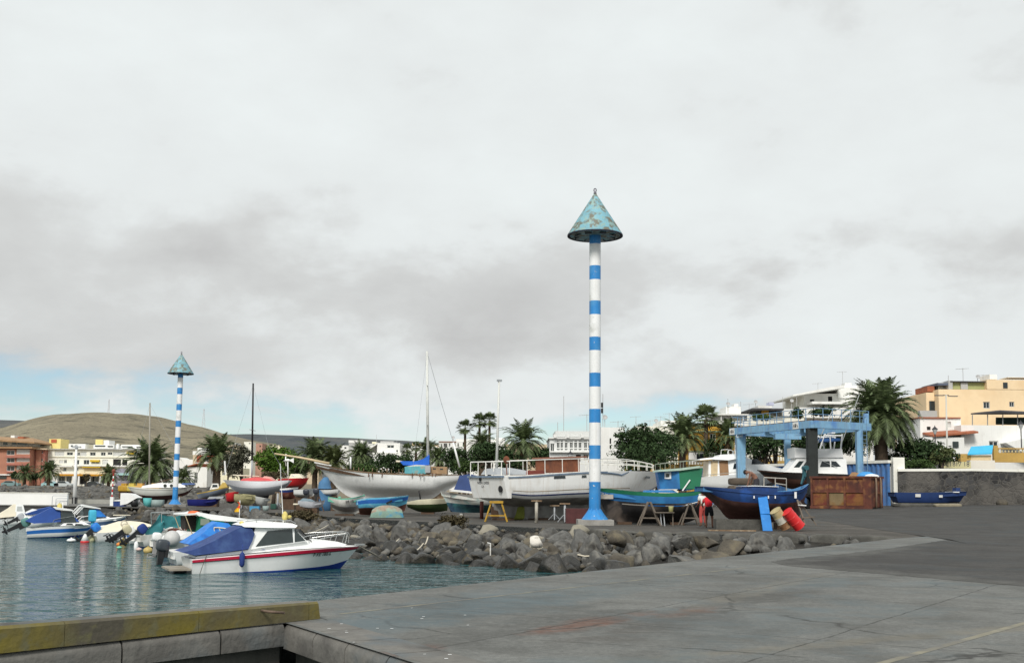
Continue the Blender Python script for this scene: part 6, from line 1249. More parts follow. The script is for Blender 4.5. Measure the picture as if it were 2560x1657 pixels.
b.engine(58, 1316, 62, mat('faded_green_cover', (.10, .24, .22), .7, .15, 4), BLACKP, 1.0); b.mast([(157, 1304), (157, 1256)], .02, WHITE, .3, 'aerial'); b.rails([[(134, 1300), (145, 1296), (185, 1289)]], [((134, 1300), (132, 1308))], .82, .015, name='grab_rail'); x_, z_ = b.q(149, 1266); MB().ell((x_, 0, z_), (.14, .14, .2)).build('yellow_float', MATS['faded_yellow'], b.root, smooth=True)
b = Boat('small white cabin boat with hardtop and bright blue screen cover behind the striped boat', 225, 75, 28, [(186, 1303), (225, 1301), (270, 1297), (300, 1293), (317, 1288)], [(192, 1322), (240, 1320), (285, 1313), (302, 1306)], beam(1.1), [WHITE_GEL, mat('slate_blue_band', (.09, .15, .27), .5, .1, 2)], VEE, [(.25, 0), (.78, 1), (1, 0)], z=WZ, group=MOT, name='motor_boat', cat='motor boat', dd=.12, deckmat=DECKW)
b.cab('cuddy_cabin', [(232, 1303), (246, 1290), (270, 1291), (292, 1300)], .85, WHITE_GEL, top=.75, smooth=True); b.pane([(245, 1303), (249, 1298), (256, 1298.5), (259, 1303)]); b.cab('hardtop', [(204, 1263), (212, 1261), (250, 1269), (252, 1272), (210, 1267)], .9, WHITE); b.cab('wheelhouse', [(206, 1267), (240, 1271), (262, 1292), (210, 1300)], .8, GLASS_G, top=.92); b.cab('screen_cover', [(236, 1271.5), (246, 1272), (266, 1291), (240, 1292)], .83, CANVAS_BRIGHT, top=.92); b.rails([[(186, 1284), (206, 1263)], [(190, 1286), (210, 1265)], [(196, 1300), (204, 1292), (228, 1288)]], [((186, 1284), (188, 1300))], .85, .03, WHITE, 'stern_frame'); x_, z_ = b.q(316, 1288); MB().box((x_ - .3, 0, z_ + .03), (1.1, .2, .05)).build('bow_plank', CREAM, b.root)
b = Boat('white cabin boat under a sagging cream tarpaulin at the far left edge', 30, 84, 25, [(-20, 1298), (20, 1297), (70, 1293), (105, 1288)], [(-14, 1312), (30, 1311), (70, 1307), (92, 1302)], beam(1.1), [WHITE_GEL], VEE, z=WZ, group=MOT, name='motor_boat', cat='motor boat', dd=.12, deckmat=DECKW)
b.cab('tarpaulin', [(-22, 1296), (0, 1283), (20, 1271), (34, 1260), (42, 1261), (40, 1290), (10, 1293)], .9, CREAM, top=.7, smooth=True); b.cab('cabin', [(36, 1294), (40, 1261), (58, 1262), (66, 1292)], .85, WHITE_GEL, top=.8); b.pane([(42, 1277), (43, 1265), (54, 1265), (57, 1277)], m=mat('grey_screen', (.45, .47, .46), .3, .1, 2)); b.engine(16, 1292, 55, WHITE, BLACKP, .95)
b = Boat('white sloping decked boat with a small blue awning behind the dark blue tent', 85, 79, 25, [(46, 1302), (80, 1298), (120, 1293), (150, 1288)], [(52, 1317), (90, 1314), (125, 1308), (140, 1302)], beam(1.0), [WHITE_GEL], VEE, z=WZ, group=MOT, name='motor_boat', cat='motor boat', dd=.12, deckmat=WHITE_GEL)
b.cab('cabin', [(58, 1298), (66, 1280), (82, 1272), (96, 1274), (110, 1292)], .8, WHITE_GEL, top=.75, smooth=True); b.cab('awning', [(62, 1284), (96, 1273), (128, 1266), (128, 1269), (100, 1282), (80, 1286)], .85, MATS['deep_blue_canvas']); b.engine(48, 1299, 60, GREYP, BLACKP, .95)
for px_, py_, r_, m_, lb, sq in ((228, 1352, .20, mat('pale_yellow_buoy', (.60, .58, .36), .6, .15, 5), 'pale yellow ball buoy below the blue cowled outboard', 1), (309.5, 1359, .20, mat('yellow_buoy', (.66, .46, .09), .6, .15, 5), 'bright yellow ball buoy near the tilted outboards', 1), (296.5, 1363, .11, mat('orange_buoy', (.70, .24, .04), .6, .1, 5), 'small orange float touching the yellow ball buoy', .8), (298, 1371, .12, mat('mint_buoy', (.18, .55, .38), .6, .1, 5), 'flat mint green float in front of the yellow ball buoy', .5), (347, 1376, .13, mat('pinkish_buoy', (.62, .48, .44), .6, .1, 5), 'pinkish float beside the white bottle float', .6), (370, 1381, .20, mat('dull_yellow_buoy', (.50, .38, .14), .6, .2, 5), 'dull yellow buoy in front of the dark outboard', .8), (178, 1355, .22, WHITE, 'white float lying alone under the blue cowled outboard', .45)): buoy(px_, py_, r_, m_, lb, sq=sq)
c_ = G(212, 1356, WZ); root = thing('buoy', 'white conical buoy with a red base', 'buoy', (c_.x, c_.y, WZ)); MB().lathe([(.2, -.1), (.22, .05), (.2, .1)], 12).build('base', RED, root, smooth=True); MB().lathe([(.2, .1), (.05, .42), (.02, .44)], 12).build('cone', WHITE, root, smooth=True)
c_ = G(340, 1373, WZ); MB().lathe([(.09, -.1), (.1, .1), (.09, .28), (.04, .36)], 12).build('buoy', WHITE, None, True, loc=(c_.x, c_.y, WZ)); tag(bpy.data.objects[-1] if False else [o for o in COL.objects if o.name.startswith('buoy') and o.get('label') is None][0], 'white upright bottle float between the boats', 'buoy')
def stands(b, spots, m=None, name='boat_stand', label=None, lab=None):
 pass
def prop(px, pyb, pyt, Y, label, m, r=.07, spread=.35, legs=3, z=None, group=None, pad=True):
 """jack stand: a post with a pad on top and splayed legs"""
 x = P(px, pyb, Y).x; zb = gz(x, Y) if z is None else z; h = P(px, pyt, Y).z - zb; root = thing('jack_stand', label, 'boat stand', (x, Y, zb), 0, group); mb = MB(); mb.tube([(0, 0, .0), (0, 0, h - .06)], r, 8); mb.build('post', m, root, smooth=True)
 mb = MB()
 for i in range(legs): a = .5 + i * 2 * PI / legs; mb.tube([(0, 0, h * .45), (spread * math.cos(a), spread * math.sin(a), .03)], r * .5, 6)
 mb.build('legs', m, root)
 if pad: MB().box((0, 0, h - .03), (.55, .22, .07)).build('pad', WOOD, root)
 return root
def trestle(px0, px1, pyb, pyt, Y, label, m, mid=True, dep=.7, top=True):
 """A-frame trestle, seen from the side"""
 a, c = P(px0, pyb, Y), P(px1, pyb, Y); x = (a.x + c.x) / 2; w_ = c.x - a.x; zb = gz(x, Y); h = P(px0, pyt, Y).z - zb; root = thing('trestle', label, 'trestle', (x, Y, zb)); t = .06
 for sx in (-1, 1):
  for sy in (-1, 1): MB().bar((sx * w_ / 2, sy * dep / 2, 0), (sx * w_ * (.24 if top else .05), sy * dep * .18, h - .1), t).build('leg', m, root)
 if top: MB().box((0, 0, h - .05), (w_ * .62, dep * .55, .12)).build('top_beam', m, root)
 for sy in (-1, 1): MB().bar((-w_ * .40, sy * dep * .40, h * .3), (w_ * .40, sy * dep * .40, h * .3), .05).build('brace', m, root)
 if mid:
  for sx in (-1, 1): MB().bar((sx * w_ * .44, -dep * .42, h * .14), (sx * w_ * .44, dep * .42, h * .14), .05).build('brace', m, root)
 return root
def block(px, pyb, w, h, d, Y, label, m=None, name='keel_block', rz=0.0):
 x = P(px, pyb, Y).x; o = MB().box((0, 0, h / 2), (w, d, h)).build(name, m or KW, None, loc=(x, Y, gz(x, Y)), rz=rz); return tag(o, label, 'block')
SCH = mat('schooner_white', (.81, .82, .81), .5, .04, .8, patch=((.58, .59, .59), 1.1, .68, .12), streak=((.5, .48, .44), .25))
b = Boat('large white wooden schooner hull on the hard with a long bowsprit pointing left', 968, 80, 180, [(1149, 1186), (1090, 1186), (1033, 1184.5), (934, 1180), (868, 1173), (821, 1164.5), (787, 1157.5)], [(1140, 1214), (1110, 1231), (1080, 1254), (1000, 1257), (920, 1254), (870, 1240), (846, 1222), (830, 1204)], [(0, .35), (.1, .85), (.3, 1.5), (.55, 1.6), (.78, 1.15), (.92, .5), (1, .05)], [SCH], [(0, 0), (.05, .12), (.1, .22), (.34, .32), (.66, .42), (.86, .54), (.96, .7), (1, .86), (1, 1)], name='sailing_ship', cat='sailing ship', dd=.35, deckmat=WOOD, rimmat=WOOD, inmat=WOOD_D, n=40, bow=.4)
strake(b.root, b.pt, b.sect, .955, 1.0, WOOD, 'cap_rail', .03); b.mast([(823, 1158.5), (752, 1144), (686, 1133.5)], .105, WOOD_L, 0, 'bowsprit', r1=.055); b.mast([(1070, 1180), (1067.6, 878)], .11, mat('pale_mast', (.60, .61, .58), .4, .08, 1), 0, 'mast', r1=.08)
for y_ in (965, 1063): x_, z_ = b.q(1069, y_); MB().tube([(x_, -.5, z_), (x_, .5, z_)], .03, 5).build('spreader', GREYP, b.root)
b.cab('sail_cover', [(999, 1152), (1040, 1152.5), (1058, 1147), (1073, 1136.5), (1073, 1162), (1040, 1163), (1008, 1162)], .24, mat('ultramarine_cover', (.012, .12, .56), .7, .1, 3), smooth=True); b.mast([(990, 1152.5), (1006, 1154)], .07, CREAM, 0, 'boom')
b.cab('deckhouse', [(1012, 1183), (1012, 1166), (1066, 1164), (1066, 1184)], .85, mat('turquoise_weathered', (.12, .42, .48), .7, .2, 2, patch=((.35, .30, .22), 2, .58, .1))); b.cab('hatch_roof', [(1016, 1165.5), (1040, 1161), (1068, 1163), (1068, 1165)], .8, DECKW); b.cab('wooden_cabin', [(1066, 1184), (1066, 1165), (1117, 1166.5), (1117, 1185)], .9, mat('tan_wood', (.34, .22, .12), .7, .2, 2)); b.pane([(1082, 1173), (1082, 1169.5), (1090, 1169.7), (1090, 1173.2)]); b.pane([(1100, 1174), (1100, 1170.5), (1108, 1170.7), (1108, 1174.2)]); b.box('locker', 1066, 1164, 1079, 1182, .95, 1.25, GREYP)
b.line([(1069, 884), (1102, 1002), (1134, 1108), (1149, 1168)], .02, GREYP, 0, 'stay'); b.mast([(1133, 1106), (1149, 1168)], .07, WHITE, 0, 'furled_sail'); b.line([(1067.6, 884), (1030, 1184)], .008, GREYP, 1.5, 'shroud');
mb = MB()
for i, px_ in enumerate((852, 884, 896, 931, 955, 968, 997)):
 for sg in (1, -1): (x_, z_), (x2, z2) = b.q(px_, 1172 + (px_ - 852) * .065, 1.4), b.q(px_, 1166 + (px_ - 852) * .045, 1.4); mb.tube([(x_, sg * 1.35, z_), (x2, sg * 1.33, z2)], .025, 5)
mb.build('stanchions', WOOD, b.root); b.mast([(876.5, 1172), (876.5, 1142)], .06, WHITE, 1.2, 'white_post'); mb = MB()
for px_ in (922, 931, 956, 1031, 1050, 1058, 1082, 1090): (x_, z_), (x2, z2) = b.q(px_, 1182, 1.6), b.q(px_ - 1, 1192, 1.58); mb.bar((x_, 1.64, z_), (x2, 1.63, z2), .06)
mb.build('chain_plate', mat('rust', (.14, .07, .04), .85, .3, 6), b.root); x_, z_ = b.q(1093, 1240); MB().prof([(x_ - .5, z_ - .35), (x_ + .5, z_ - .3), (x_ + .25, z_ + .45), (x_ - .3, z_ + .3)], .06).build('rudder', WOOD, b.root); b.mast([(1047, 1226), (1051, 1247)], .05, BLACK, 1.3, 'bilge_pipe'); b.mast([(828, 1164), (786, 1155.5)], .06, WHITE, 0, 'stem_head')
for px_, lb in ((900, 'timber keel block under the forefoot of the white schooner'), (990, 'timber keel block under the middle of the white schooner'), (1070, 'timber keel block under the heel of the white schooner')): block(px_, 1280, .9, P(px_, 1256, 80).z - gz(-8, 80) - .01, 1.2, 80, lb, WOOD_D)
b = Boat('weathered white and teal fishing boat with navy tarpaulin behind the old white yacht', 1190, 69.5, 180, [(1330, 1236), (1260, 1238), (1190, 1238), (1140, 1233), (1101, 1226.5)], [(1320, 1278), (1240, 1281), (1170, 1281), (1127, 1279)], beam(1.3, .7), [mat('peeling_white', (.62, .62, .58), .8, .15, 1.5, patch=((.28, .45, .45), 1.8, .6, .12)), mat('teal_bottom', (.06, .20, .22), .8, .3, 1.4, patch=((.02, .05, .09), 1.1, .5, .12)), mat('grey_band', (.35, .34, .32), .8, .2, 2)], [(0, 0), (.12, .12), (.5, .28), (.82, .46), (.94, .66), (.98, .84), (1, 1)], [(.46, 1), (.84, 0), (.98, 2), (1, 0)], name='fishing_boat', cat='fishing boat', dd=.3, deckmat=DECKW)
b.cab('tarpaulin', [(1132, 1229), (1142, 1205), (1148, 1188), (1174, 1184), (1200, 1190), (1230, 1226), (1175, 1231)], .8, mat('slate_navy_canvas', (.025, .05, .15), .8, .15, 2), top=.25, smooth=True); b.cab('white_sheet', [(1122, 1227), (1134, 1223), (1180, 1228), (1180, 1233)], .9, WHITE); hull_text(b, 'ROSITA', 1139, 1245, .22, mat('red_faded', (.35, .12, .10), .7, .1, 3), .03, 'name_lettering')
OW = mat('ship_white', (.79, .795, .78), .6, .05, .7, patch=((.58, .54, .48), .9, .72, .1), streak=((.45, .36, .26), .3)); OWB = mat('ship_bottom', (.33, .33, .31), .8, .2, .9, patch=((.16, .15, .14), 1.0, .56, .14))
c_ = P(1271, 1229, 62.2); aw = R(36); yv = Vector((-math.sin(aw), math.cos(aw), 0)); o_ = Vector((c_.x, c_.y, 0)) + yv * 1.75
b = Boat.__new__(Boat); b.F = Frame(o_.x, o_.y, 0.0, aw); b.side = -1; b.root = thing('motor_yacht', 'long old white motor yacht hull with white deck railings, propped behind the striped column', 'yacht', b.F.o, aw)
b.beam = bmw = [(0, 1.72), (.2, 1.95), (.45, 2.0), (.68, 1.72), (.86, 1.0), (.96, .35), (1, .02)]; shw = [b.F.q(x_, y_, -w_) for x_, y_, w_ in ((1271, 1191.5, 1.75), (1330, 1188.5, 1.9), (1382, 1184.5, 1.95), (1471, 1179, 1.95), (1560, 1177, 1.6), (1620, 1178, 1.0), (1676, 1179, .02))]
zk = lambda px_, py_, w_: b.F.q(px_, py_, -w_)[1]
b.sh = sorted(shw); b.sect = SW = [(0, 0), (.035, .1), (.06, .27), (.3, .33), (.66, .38), (.88, .45), (.97, .56), (1, .75), (1, 1)]
b.pt, b.hull = hull(b.root, shw, [(.25, .42), (1.6, .12), (4, .1), (8, .14), (10.4, .3), (11.6, 1.0)], bmw, [OW, OWB], SW, [(.46, 1), (1, 0)], n=40, dd=.15, deckmat=DECKW, bow=.55)
strake(b.root, b.pt, SW, .52, .55, NAVY, 'waterline_stripe', .02, t0=.01); strake(b.root, b.pt, SW, .965, 1.0, mat('faded_blue_rub', (.16, .22, .30), .8, .3, 2), 'rub_rail', .05, t1=.5); strake(b.root, b.pt, SW, .62, .635, mat('rusty_seam', (.30, .24, .17), .8, .4, 1.5), 'seam', .012, t0=.02, t1=.7)
z0 = lambda px_, py_: b.F.q(px_, py_, -1.75)[1]
MB().add([(-.02, -1.70, zk(1271, 1245, 1.72)), (-.02, 1.70, zk(1271, 1245, 1.72)), (-.35, 1.72, zk(1271, 1190, 1.72)), (-.35, -1.72, zk(1271, 1190, 1.72)), (.25, -1.70, zk(1271, 1245, 1.72)), (.25, 1.70, zk(1271, 1245, 1.72)), (.25, 1.72, zk(1271, 1190, 1.72)), (.25, -1.72, zk(1271, 1190, 1.72))], [(0, 1, 2, 3), (4, 5, 6, 7), (0, 1, 5, 4), (2, 3, 7, 6), (0, 3, 7, 4), (1, 2, 6, 5)]).build('transom', OW, b.root)
zt0, zt1 = zk(1271, 1245, 1.72), zk(1271, 1190, 1.72); tx = lambda z: -.02 - .33 * (z - zt0) / (zt1 - zt0)
td = Vector((0, -1, 0)); tu = Vector((-.33, 0, zt1 - zt0)).normalized(); zz_ = lerp(zt0, zt1, .70); text('NOVI LNDS', .22, b.root, (tx(zz_) - .012, .35, zz_), td, tu, INKG, 'name_lettering'); zz_ = lerp(zt0, zt1, .53); text('L.P.', .2, b.root, (tx(zz_) - .012, .45, zz_), td, tu, INKG, 'port_lettering')
mb = MB(); zz_ = lerp(zt0, zt1, .42); mb.lathe([(.19, 0), (.19, .05), (.12, .06)], 16, M=Matrix.Translation((tx(zz_) - .0, -1.25, zz_)) @ Matrix.Rotation(R(-90), 4, 'Y')); mb.build('exhaust_port', BLACK, b.root); mb = MB(); zz_ = lerp(zt0, zt1, .87); mb.lathe([(.11, 0), (.11, .04)], 14, M=Matrix.Translation((tx(zz_), .55, zz_)) @ Matrix.Rotation(R(-90), 4, 'Y')); mb.build('porthole', BLACK, b.root)
mb = MB(); zz_ = lerp(zt0, zt1, 1.0); mb.box((-.36, 0, zz_ - .02), (.12, 3.5, .1)); mb.build('stern_rub_rail', MATS['faded_blue_rub'], b.root)
def hwin(pts, m=GLASS):
 pl = []
 for px_, py_ in pts: pl.append(b.F.q(px_, py_, -1.98))
 xm = sum(p[0] for p in pl) / len(pl); t_ = (xm - shw[0][0]) / (shw[-1][0] - shw[0][0]); y_ = catmull(bmw, t_); y2 = catmull(bmw, t_ + .03); k = (y2 - y_) / (.03 * (shw[-1][0] - shw[0][0])); n = len(pl)
 va = [(x, -(y_ + k * (x - xm)) + .03, z) for x, z in pl]; vb = [(x, -(y_ + k * (x - xm)) - .03, z) for x, z in pl]; MB().add(va + vb, [tuple(range(n)), tuple(range(2 * n - 1, n - 1, -1))] + [(i, (i + 1) % n, (i + 1) % n + n, i + n) for i in range(n)]).build('window', m, b.root)
hwin([(1385, 1196), (1386, 1189.5), (1412, 1188.5), (1413, 1195)]); hwin([(1453, 1193.5), (1454, 1187.5), (1464, 1187), (1465, 1193)], GLASS_G); hwin([(1626, 1195), (1630, 1189.5), (1643, 1190.5), (1641, 1196)])
b.rails([[(1271, 1152.5), (1360, 1148.5), (1440, 1146.5), (1520, 1146), (1580, 1148), (1635, 1152), (1668, 1159), (1674, 1163)], [(1500, 1155.5), (1560, 1158), (1620, 1161), (1672, 1167)]], [((x_, y0), (x_ - .5, y1)) for x_, y0, y1 in ((1310, 1187, 1150.5), (1352, 1184, 1148.5), (1394, 1180, 1147.5), (1434, 1178, 1146.5), (1460, 1177, 1146), (1512, 1176, 1146), (1543, 1174, 1147), (1576, 1173, 1148), (1608, 1174, 1150), (1636, 1174, 1153), (1657, 1175, 1157), (1672, 1176, 1162))], lambda x: max(.05, catmull(bmw, min(1, max(0, x / 11.5))) - .12), .026, RAILW, 'deck_railing')
mb = MB(); zr = b.F.q(1271, 1152.5, -1.75)[1]; mb.tube([(.1, -1.7, zr), (-.25, 1.65, zr)], .032);
for i in range(6): y_ = lerp(-1.7, 1.65, i / 5); mb.tube([(.1 - .35 * i / 5, y_, zt1), (.1 - .35 * i / 5, y_, zr)], .028)
mb.build('stern_railing', RAILW, b.root); b.mast([(1241, 1176), (1248, 950)], .085, MATS['pale_mast'], -.9, 'mast', r1=.06); x_, z_ = b.q(1244, 1070, -.9); MB().tube([(x_, .3, z_), (x_, 1.5, z_)], .025, 5).build('spreader', GREYP, b.root); x_, z_ = b.q(1248.5, 951, -.9); MB().box((x_, .9, z_), (.3, .12, .12)).build('masthead', GREYP, b.root)
RUSTW = mat('rusty_brown_cabin', (.22, .075, .035), .75, .22, 1.2, patch=((.10, .04, .025), 1.4, .55, .14)); b.cab('wheelhouse', [(1362, 1182), (1362, 1145), (1425, 1143), (1425, 1179)], .9, RUSTW, off=0); b.cab('wheelhouse_roof', [(1357, 1146.5), (1357, 1143), (1440, 1140.5), (1440, 1144)], 1.05, mat('rusty_roof', (.26, .12, .08), .8, .2, 2), off=0); b.cab('engine_hatch', [(1305, 1187), (1310, 1177), (1348, 1175), (1352, 1184)], .8, mat('maroon_hatch', (.16, .035, .025), .7, .2, 2), off=.4); b.cab('grey_canvas', [(1222, 1186), (1226, 1171), (1262, 1169), (1300, 1176), (1302, 1186)], .8, GREYP, off=0, top=.6); mb = MB(); (xa, za), (xb_, zb_) = b.q(1270, 1186, 1.5), b.q(1268, 1156, 1.5); mb.tube([(xa, -1.4, za), (xb_, -1.4, zb_)], .03); mb.ell((xb_, -1.42, zb_ + .15), (.22, .05, .22)); mb.build('rusty_disc', RUSTW, b.root)
mb = MB(); mb.tube([(x_, -catmull(bmw, t_) - .05, z_) for t_, (x_, z_) in [(.5, b.F.q(1503, 1181, -1.95)), (.56, b.F.q(1530, 1183, -1.9)), (.62, b.F.q(1552, 1187, -1.8)), (.70, b.F.q(1575, 1176, -1.6))]], .05); mb.build('blue_fender_hose', MATS['faded_blue_rub'], b.root)
mb = MB(); mb.prof([(.05, .75), (.12, .15), (.62, .15), (.45, .78)], .05); mb.build('rudder', WOOD_D, b.root)
for x_, lb in ((.9, 'timber keel block under the stern of the old white yacht'), (3.5, 'timber keel block under the middle of the old white yacht'), (7, 'timber keel block under the fore part of the old white yacht')): p = b.F.at(x_, 0, 0); tag(MB().box((0, 0, .05), (.8, 1.1, .12)).build('keel_block', WOOD_D, None, loc=(p.x, p.y, gz(p.x, p.y)), rz=aw), lb, 'block')
trestle(1213, 1268, 1305, 1252, 60.6, 'yellow timber trestle under the transom of the old white yacht', YELLOWP, dep=1.1)
prop(1341, 1306, 1250, 58.6, 'wooden shore under the side of the old white yacht', mat('whitened_wood', (.42, .39, .33), .8, .25, 3), .085, .05, 2); prop(1412, 1302, 1257, 59.8, 'grey tripod stand under the old white yacht, right of the wooden shore', GREYP, .06, .42); prop(1386, 1298, 1262, 64.5, 'thin grey tripod stand half hidden below the old white yacht keel', GREYP, .05, .38); prop(1204, 1297, 1250, 66.5, 'dark rusty post under the far stern corner of the old white yacht', AFR, .11, .05, 2, pad=False)
FB = mat('fishing_blue', (.028, .145, .35), .5, .14, 1.2, patch=((.04, .24, .50), 1.3, .58, .12)); FG = mat('fishing_green', (.015, .155, .078), .5, .12, 1.5); FK = mat('tarred_bottom', (.028, .026, .026), .85, .35, 1.4, patch=((.16, .13, .11), 1.0, .64, .08)); FS = mat('scraped_primer', (.42, .38, .33), .85, .2, 1.5)
b = Boat('blue wooden fishing boat with green gunwale and blue and green wheelhouse', 1632, 57.5, 180, [(1772, 1221), (1737, 1229), (1671, 1232), (1594, 1228.5), (1540, 1223), (1492, 1219)], [(1758, 1288), (1715, 1306), (1640, 1308), (1570, 1307), (1530, 1302), (1508, 1270)], [(0, .55), (.12, 1.0), (.35, 1.35), (.6, 1.3), (.82, .85), (.94, .4), (1, .04)], [FB, FK, FG], [(0, 0), (.08, .1), (.3, .2), (.66, .34), (.86, .48), (.95, .66), (1, .88), (1, 1)], [(.57, 1), (.90, 0), (1, 2)], name='fishing_boat', cat='fishing boat', dd=.4, deckmat=mat('blue_deck', (.04, .22, .50), .7, .15, 2), inmat=MATS['blue_deck'], rimmat=FG, n=40)
strake(b.root, b.pt, b.sect, .57, .60, mat('flaking_band', (.42, .38, .33), .85, .2, 1.5, patch=((.012, .12, .36), 1.6, .47, .04)), 'scraped_band', .008, t0=.1, t1=.8)
x0, z0 = b.q(1651, 1226, 0); x1, z1 = b.q(1741, 1168, 0); xm, _ = b.q(1694, 1200, 0)
p1, p2, p3 = b.q(1693, 1222), b.q(1742, 1222), b.q(1744, 1170); p4 = b.q(1690, 1176)
wroot = MB().add([(p1[0], .95, p1[1]), (p2[0], .95, p2[1]), (p3[0] - .1, .95, p3[1]), (p4[0] + .0, .95, p4[1]), (p1[0] + .3, -.95, p1[1]), (p2[0], -.95, p2[1]), (p3[0] - .1, -.95, p3[1]), (p4[0] + .3, -.95, p4[1])], [(0, 1, 2, 3), (7, 6, 5, 4), (1, 2, 6, 5), (2, 3, 7, 6)], 0).build('wheelhouse', FG, b.root)
q1, q2 = b.q(1652, 1223), b.q(1650, 1178); MB().add([(p1[0] - .01, .955, p1[1]), (p4[0] - .01, .955, p4[1]), (q2[0] + .2, .5, q2[1]), (q1[0] + .1, .5, q1[1]), (p1[0] - .0, -.955, p1[1]), (p4[0], -.955, p4[1]), (q2[0] + .2, -.5, q2[1]), (q1[0] + .1, -.5, q1[1])], [(0, 1, 2, 3), (4, 5, 6, 7), (2, 6, 7, 3), (1, 5, 6, 2)], 0).build('wheelhouse_front', FB, b.root)
x_, z_ = b.q(1673, 1188, .72); wx = Vector((p1[0] - q1[0], .45, 0)).normalized(); ctr = Vector((lerp(q1[0], p1[0], .5) + .05, .75, z_)); nrm = Vector((wx.y, -wx.x, 0)); ctr = Vector((lerp(q2[0] + .2, p4[0], .5), lerp(.5, .955, .5), z_)) + nrm * .05
for s_, m_, e in ((.17, WHITE, .0), (.09, GLASS, .014)): mb = MB(); V = [ctr + nrm * e + wx * a * s_ + Vector((0, 0, c * s_)) for a, c in ((-1, -1), (1, -1), (1, 1), (-1, 1))]; V += [v - nrm * .08 for v in V]; mb.add(V, [(0, 1, 2, 3), (7, 6, 5, 4), (0, 4, 5, 1), (1, 5, 6, 2), (2, 6, 7, 3), (3, 7, 4, 0)]); mb.build('window' if s_ < .2 else 'window_frame', m_, b.root)
b.cab('wheelhouse_roof', [(1644, 1179), (1646, 1174), (1700, 1170), (1748, 1164), (1748, 1169), (1700, 1176)], 1.08, mat('pale_green_roof', (.38, .50, .42), .6, .15, 2), off=.9); b.rails([[(1650, 1158), (1700, 1153), (1745, 1149)]], [((1650, 1174), (1650, 1158)), ((1675, 1173), (1675, 1155.5)), ((1700, 1171), (1700, 1153)), ((1722, 1169), (1722, 1151))], .95, .016, mat('dull_rail', (.25, .27, .22), .6, .1, 3), 'roof_rail'); b.cab('bulwark_board', [(1704, 1226), (1724, 1200), (1733, 1198), (1733, 1224)], .9, FB, off=.9); mb = MB(); (xa, za), (xb_, zb_) = b.q(1706, 1226, 1), b.q(1725, 1199, 1); mb.bar((xa, 1.0, za), (xb_, 1.0, zb_), .06); mb.build('brace', WHITE, b.root); b.cab('hatch', [(1612, 1230), (1615, 1225), (1680, 1224), (1690, 1231)], .7, MATS['blue_deck'], off=.3)
hull_text(b, 'TELXUS', 1516, 1232, .20, WHITE, .03, 'name_lettering'); x_, z_ = b.q(1755, 1237, .8);
def plate(bt, px_, py_, w_, h_, y_, m, txt=None, ang=0.0, name='registration_plate'):
 x, z = bt.q(px_, py_, abs(y_)); o = MB().box((0, 0, 0), (w_, .03, h_)).build(name, m, bt.root, loc=(x, y_, z)); o.rotation_euler = (0, 0, ang)
 if txt: d = Vector((math.cos(ang), math.sin(ang), 0)) * bt.side * -1; t = text(txt, h_ * .55, bt.root, Vector((x, y_, z)) + Vector((-math.sin(ang), math.cos(ang), 0)) * .02 * bt.side, d, (0, 0, 1), INK)
plate(b, 1755, 1237.5, .40, .15, .93, WHITE, '7 GC 2', R(-32) * -1 if False else R(32)); mb = MB(); (xa, za), (xb_, zb_) = b.q(1712, 1262, .9), b.q(1766, 1248, .7); mb.bar((xa, 1.15, za), (xb_, .86, zb_), .03); mb.build('mooring_line', WHITE, b.root); plate(b, 1512, 1241, .9, .22, .52, FS, None, R(-22), 'scraped_patch')
for px_, lb in ((1560, 'dark timber under the bow keel of the blue and green fishing boat'), (1690, 'dark timber under the stern keel of the blue and green fishing boat')): block(px_, 1310, .7, .12, 1.0, 57.5, lb, WOOD_D)
trestle(1596, 1650, 1310, 1249, 55.4, 'weathered timber trestle at the middle of the blue and green fishing boat', mat('weathered_grey_wood', (.15, .125, .10), .85, .25, 3), dep=.9, mid=False, top=False); trestle(1700, 1748, 1303, 1252, 56.4, 'dark timber trestle below the stern of the blue and green fishing boat', MATS['weathered_grey_wood'], dep=.9, mid=False, top=False)
NB = mat('royal_blue_hull', (.014, .044, .15), .5, .15, 1.2, patch=((.02, .09, .34), 1.6, .6, .12)); MB_ = mat('maroon_bottom', (.075, .028, .022), .85, .35, 1.0, patch=((.20, .10, .08), .9, .60, .10), patch2=((.035, .03, .028), .8, .56, .1))
b = Boat('blue wooden boat with a flaking maroon bottom on concrete blocks', 1885, 50.8, 6, [(1758, 1215.5), (1808, 1219), (1849, 1223), (1917, 1228), (1965, 1228), (2000, 1223), (2022, 1209)], [(1788, 1256), (1815, 1292), (1850, 1304), (1920, 1305), (1970, 1302), (1996, 1294), (2008, 1266)], [(0, .75), (.15, 1.05), (.45, 1.25), (.7, 1.05), (.88, .6), (.96, .3), (1, .06)], [NB, MB_], [(0, 0), (.06, .1), (.16, .22), (.5, .34), (.8, .46), (.94, .62), (1, .82), (1, 1)], [(.70, 1), (1, 0)], name='fishing_boat', cat='fishing boat', dd=.22, deckmat=mat('mid_blue_deck', (.03, .11, .30), .7, .15, 2), inmat=mat('light_blue_deck', (.06, .19, .38), .7, .15, 2), rimmat=mat('pale_blue_rim', (.16, .34, .52), .6, .12, 2), n=40)
strake(b.root, b.pt, b.sect, .90, .93, NB, 'rub_rail', .04); b.cab('engine_box', [(1852, 1226), (1856, 1215), (1885, 1213.5), (1938, 1216), (1938, 1229)], .6, NB, off=.3); b.cab('box_lid', [(1850, 1215.8), (1885, 1213), (1940, 1215.5), (1940, 1217), (1885, 1215)], .66, WHITE, off=.3); b.rails([[(1909, 1193), (1965, 1196)], [(1938, 1208), (1965, 1212)]], [((1909, 1193), (1909, 1214)), ((1937, 1194.5), (1938, 1226)), ((1965, 1196), (1965, 1226))], .5, .025, mat('galvanised', (.38, .36, .32), .6, .15, 3), 'deck_rail', far=False)
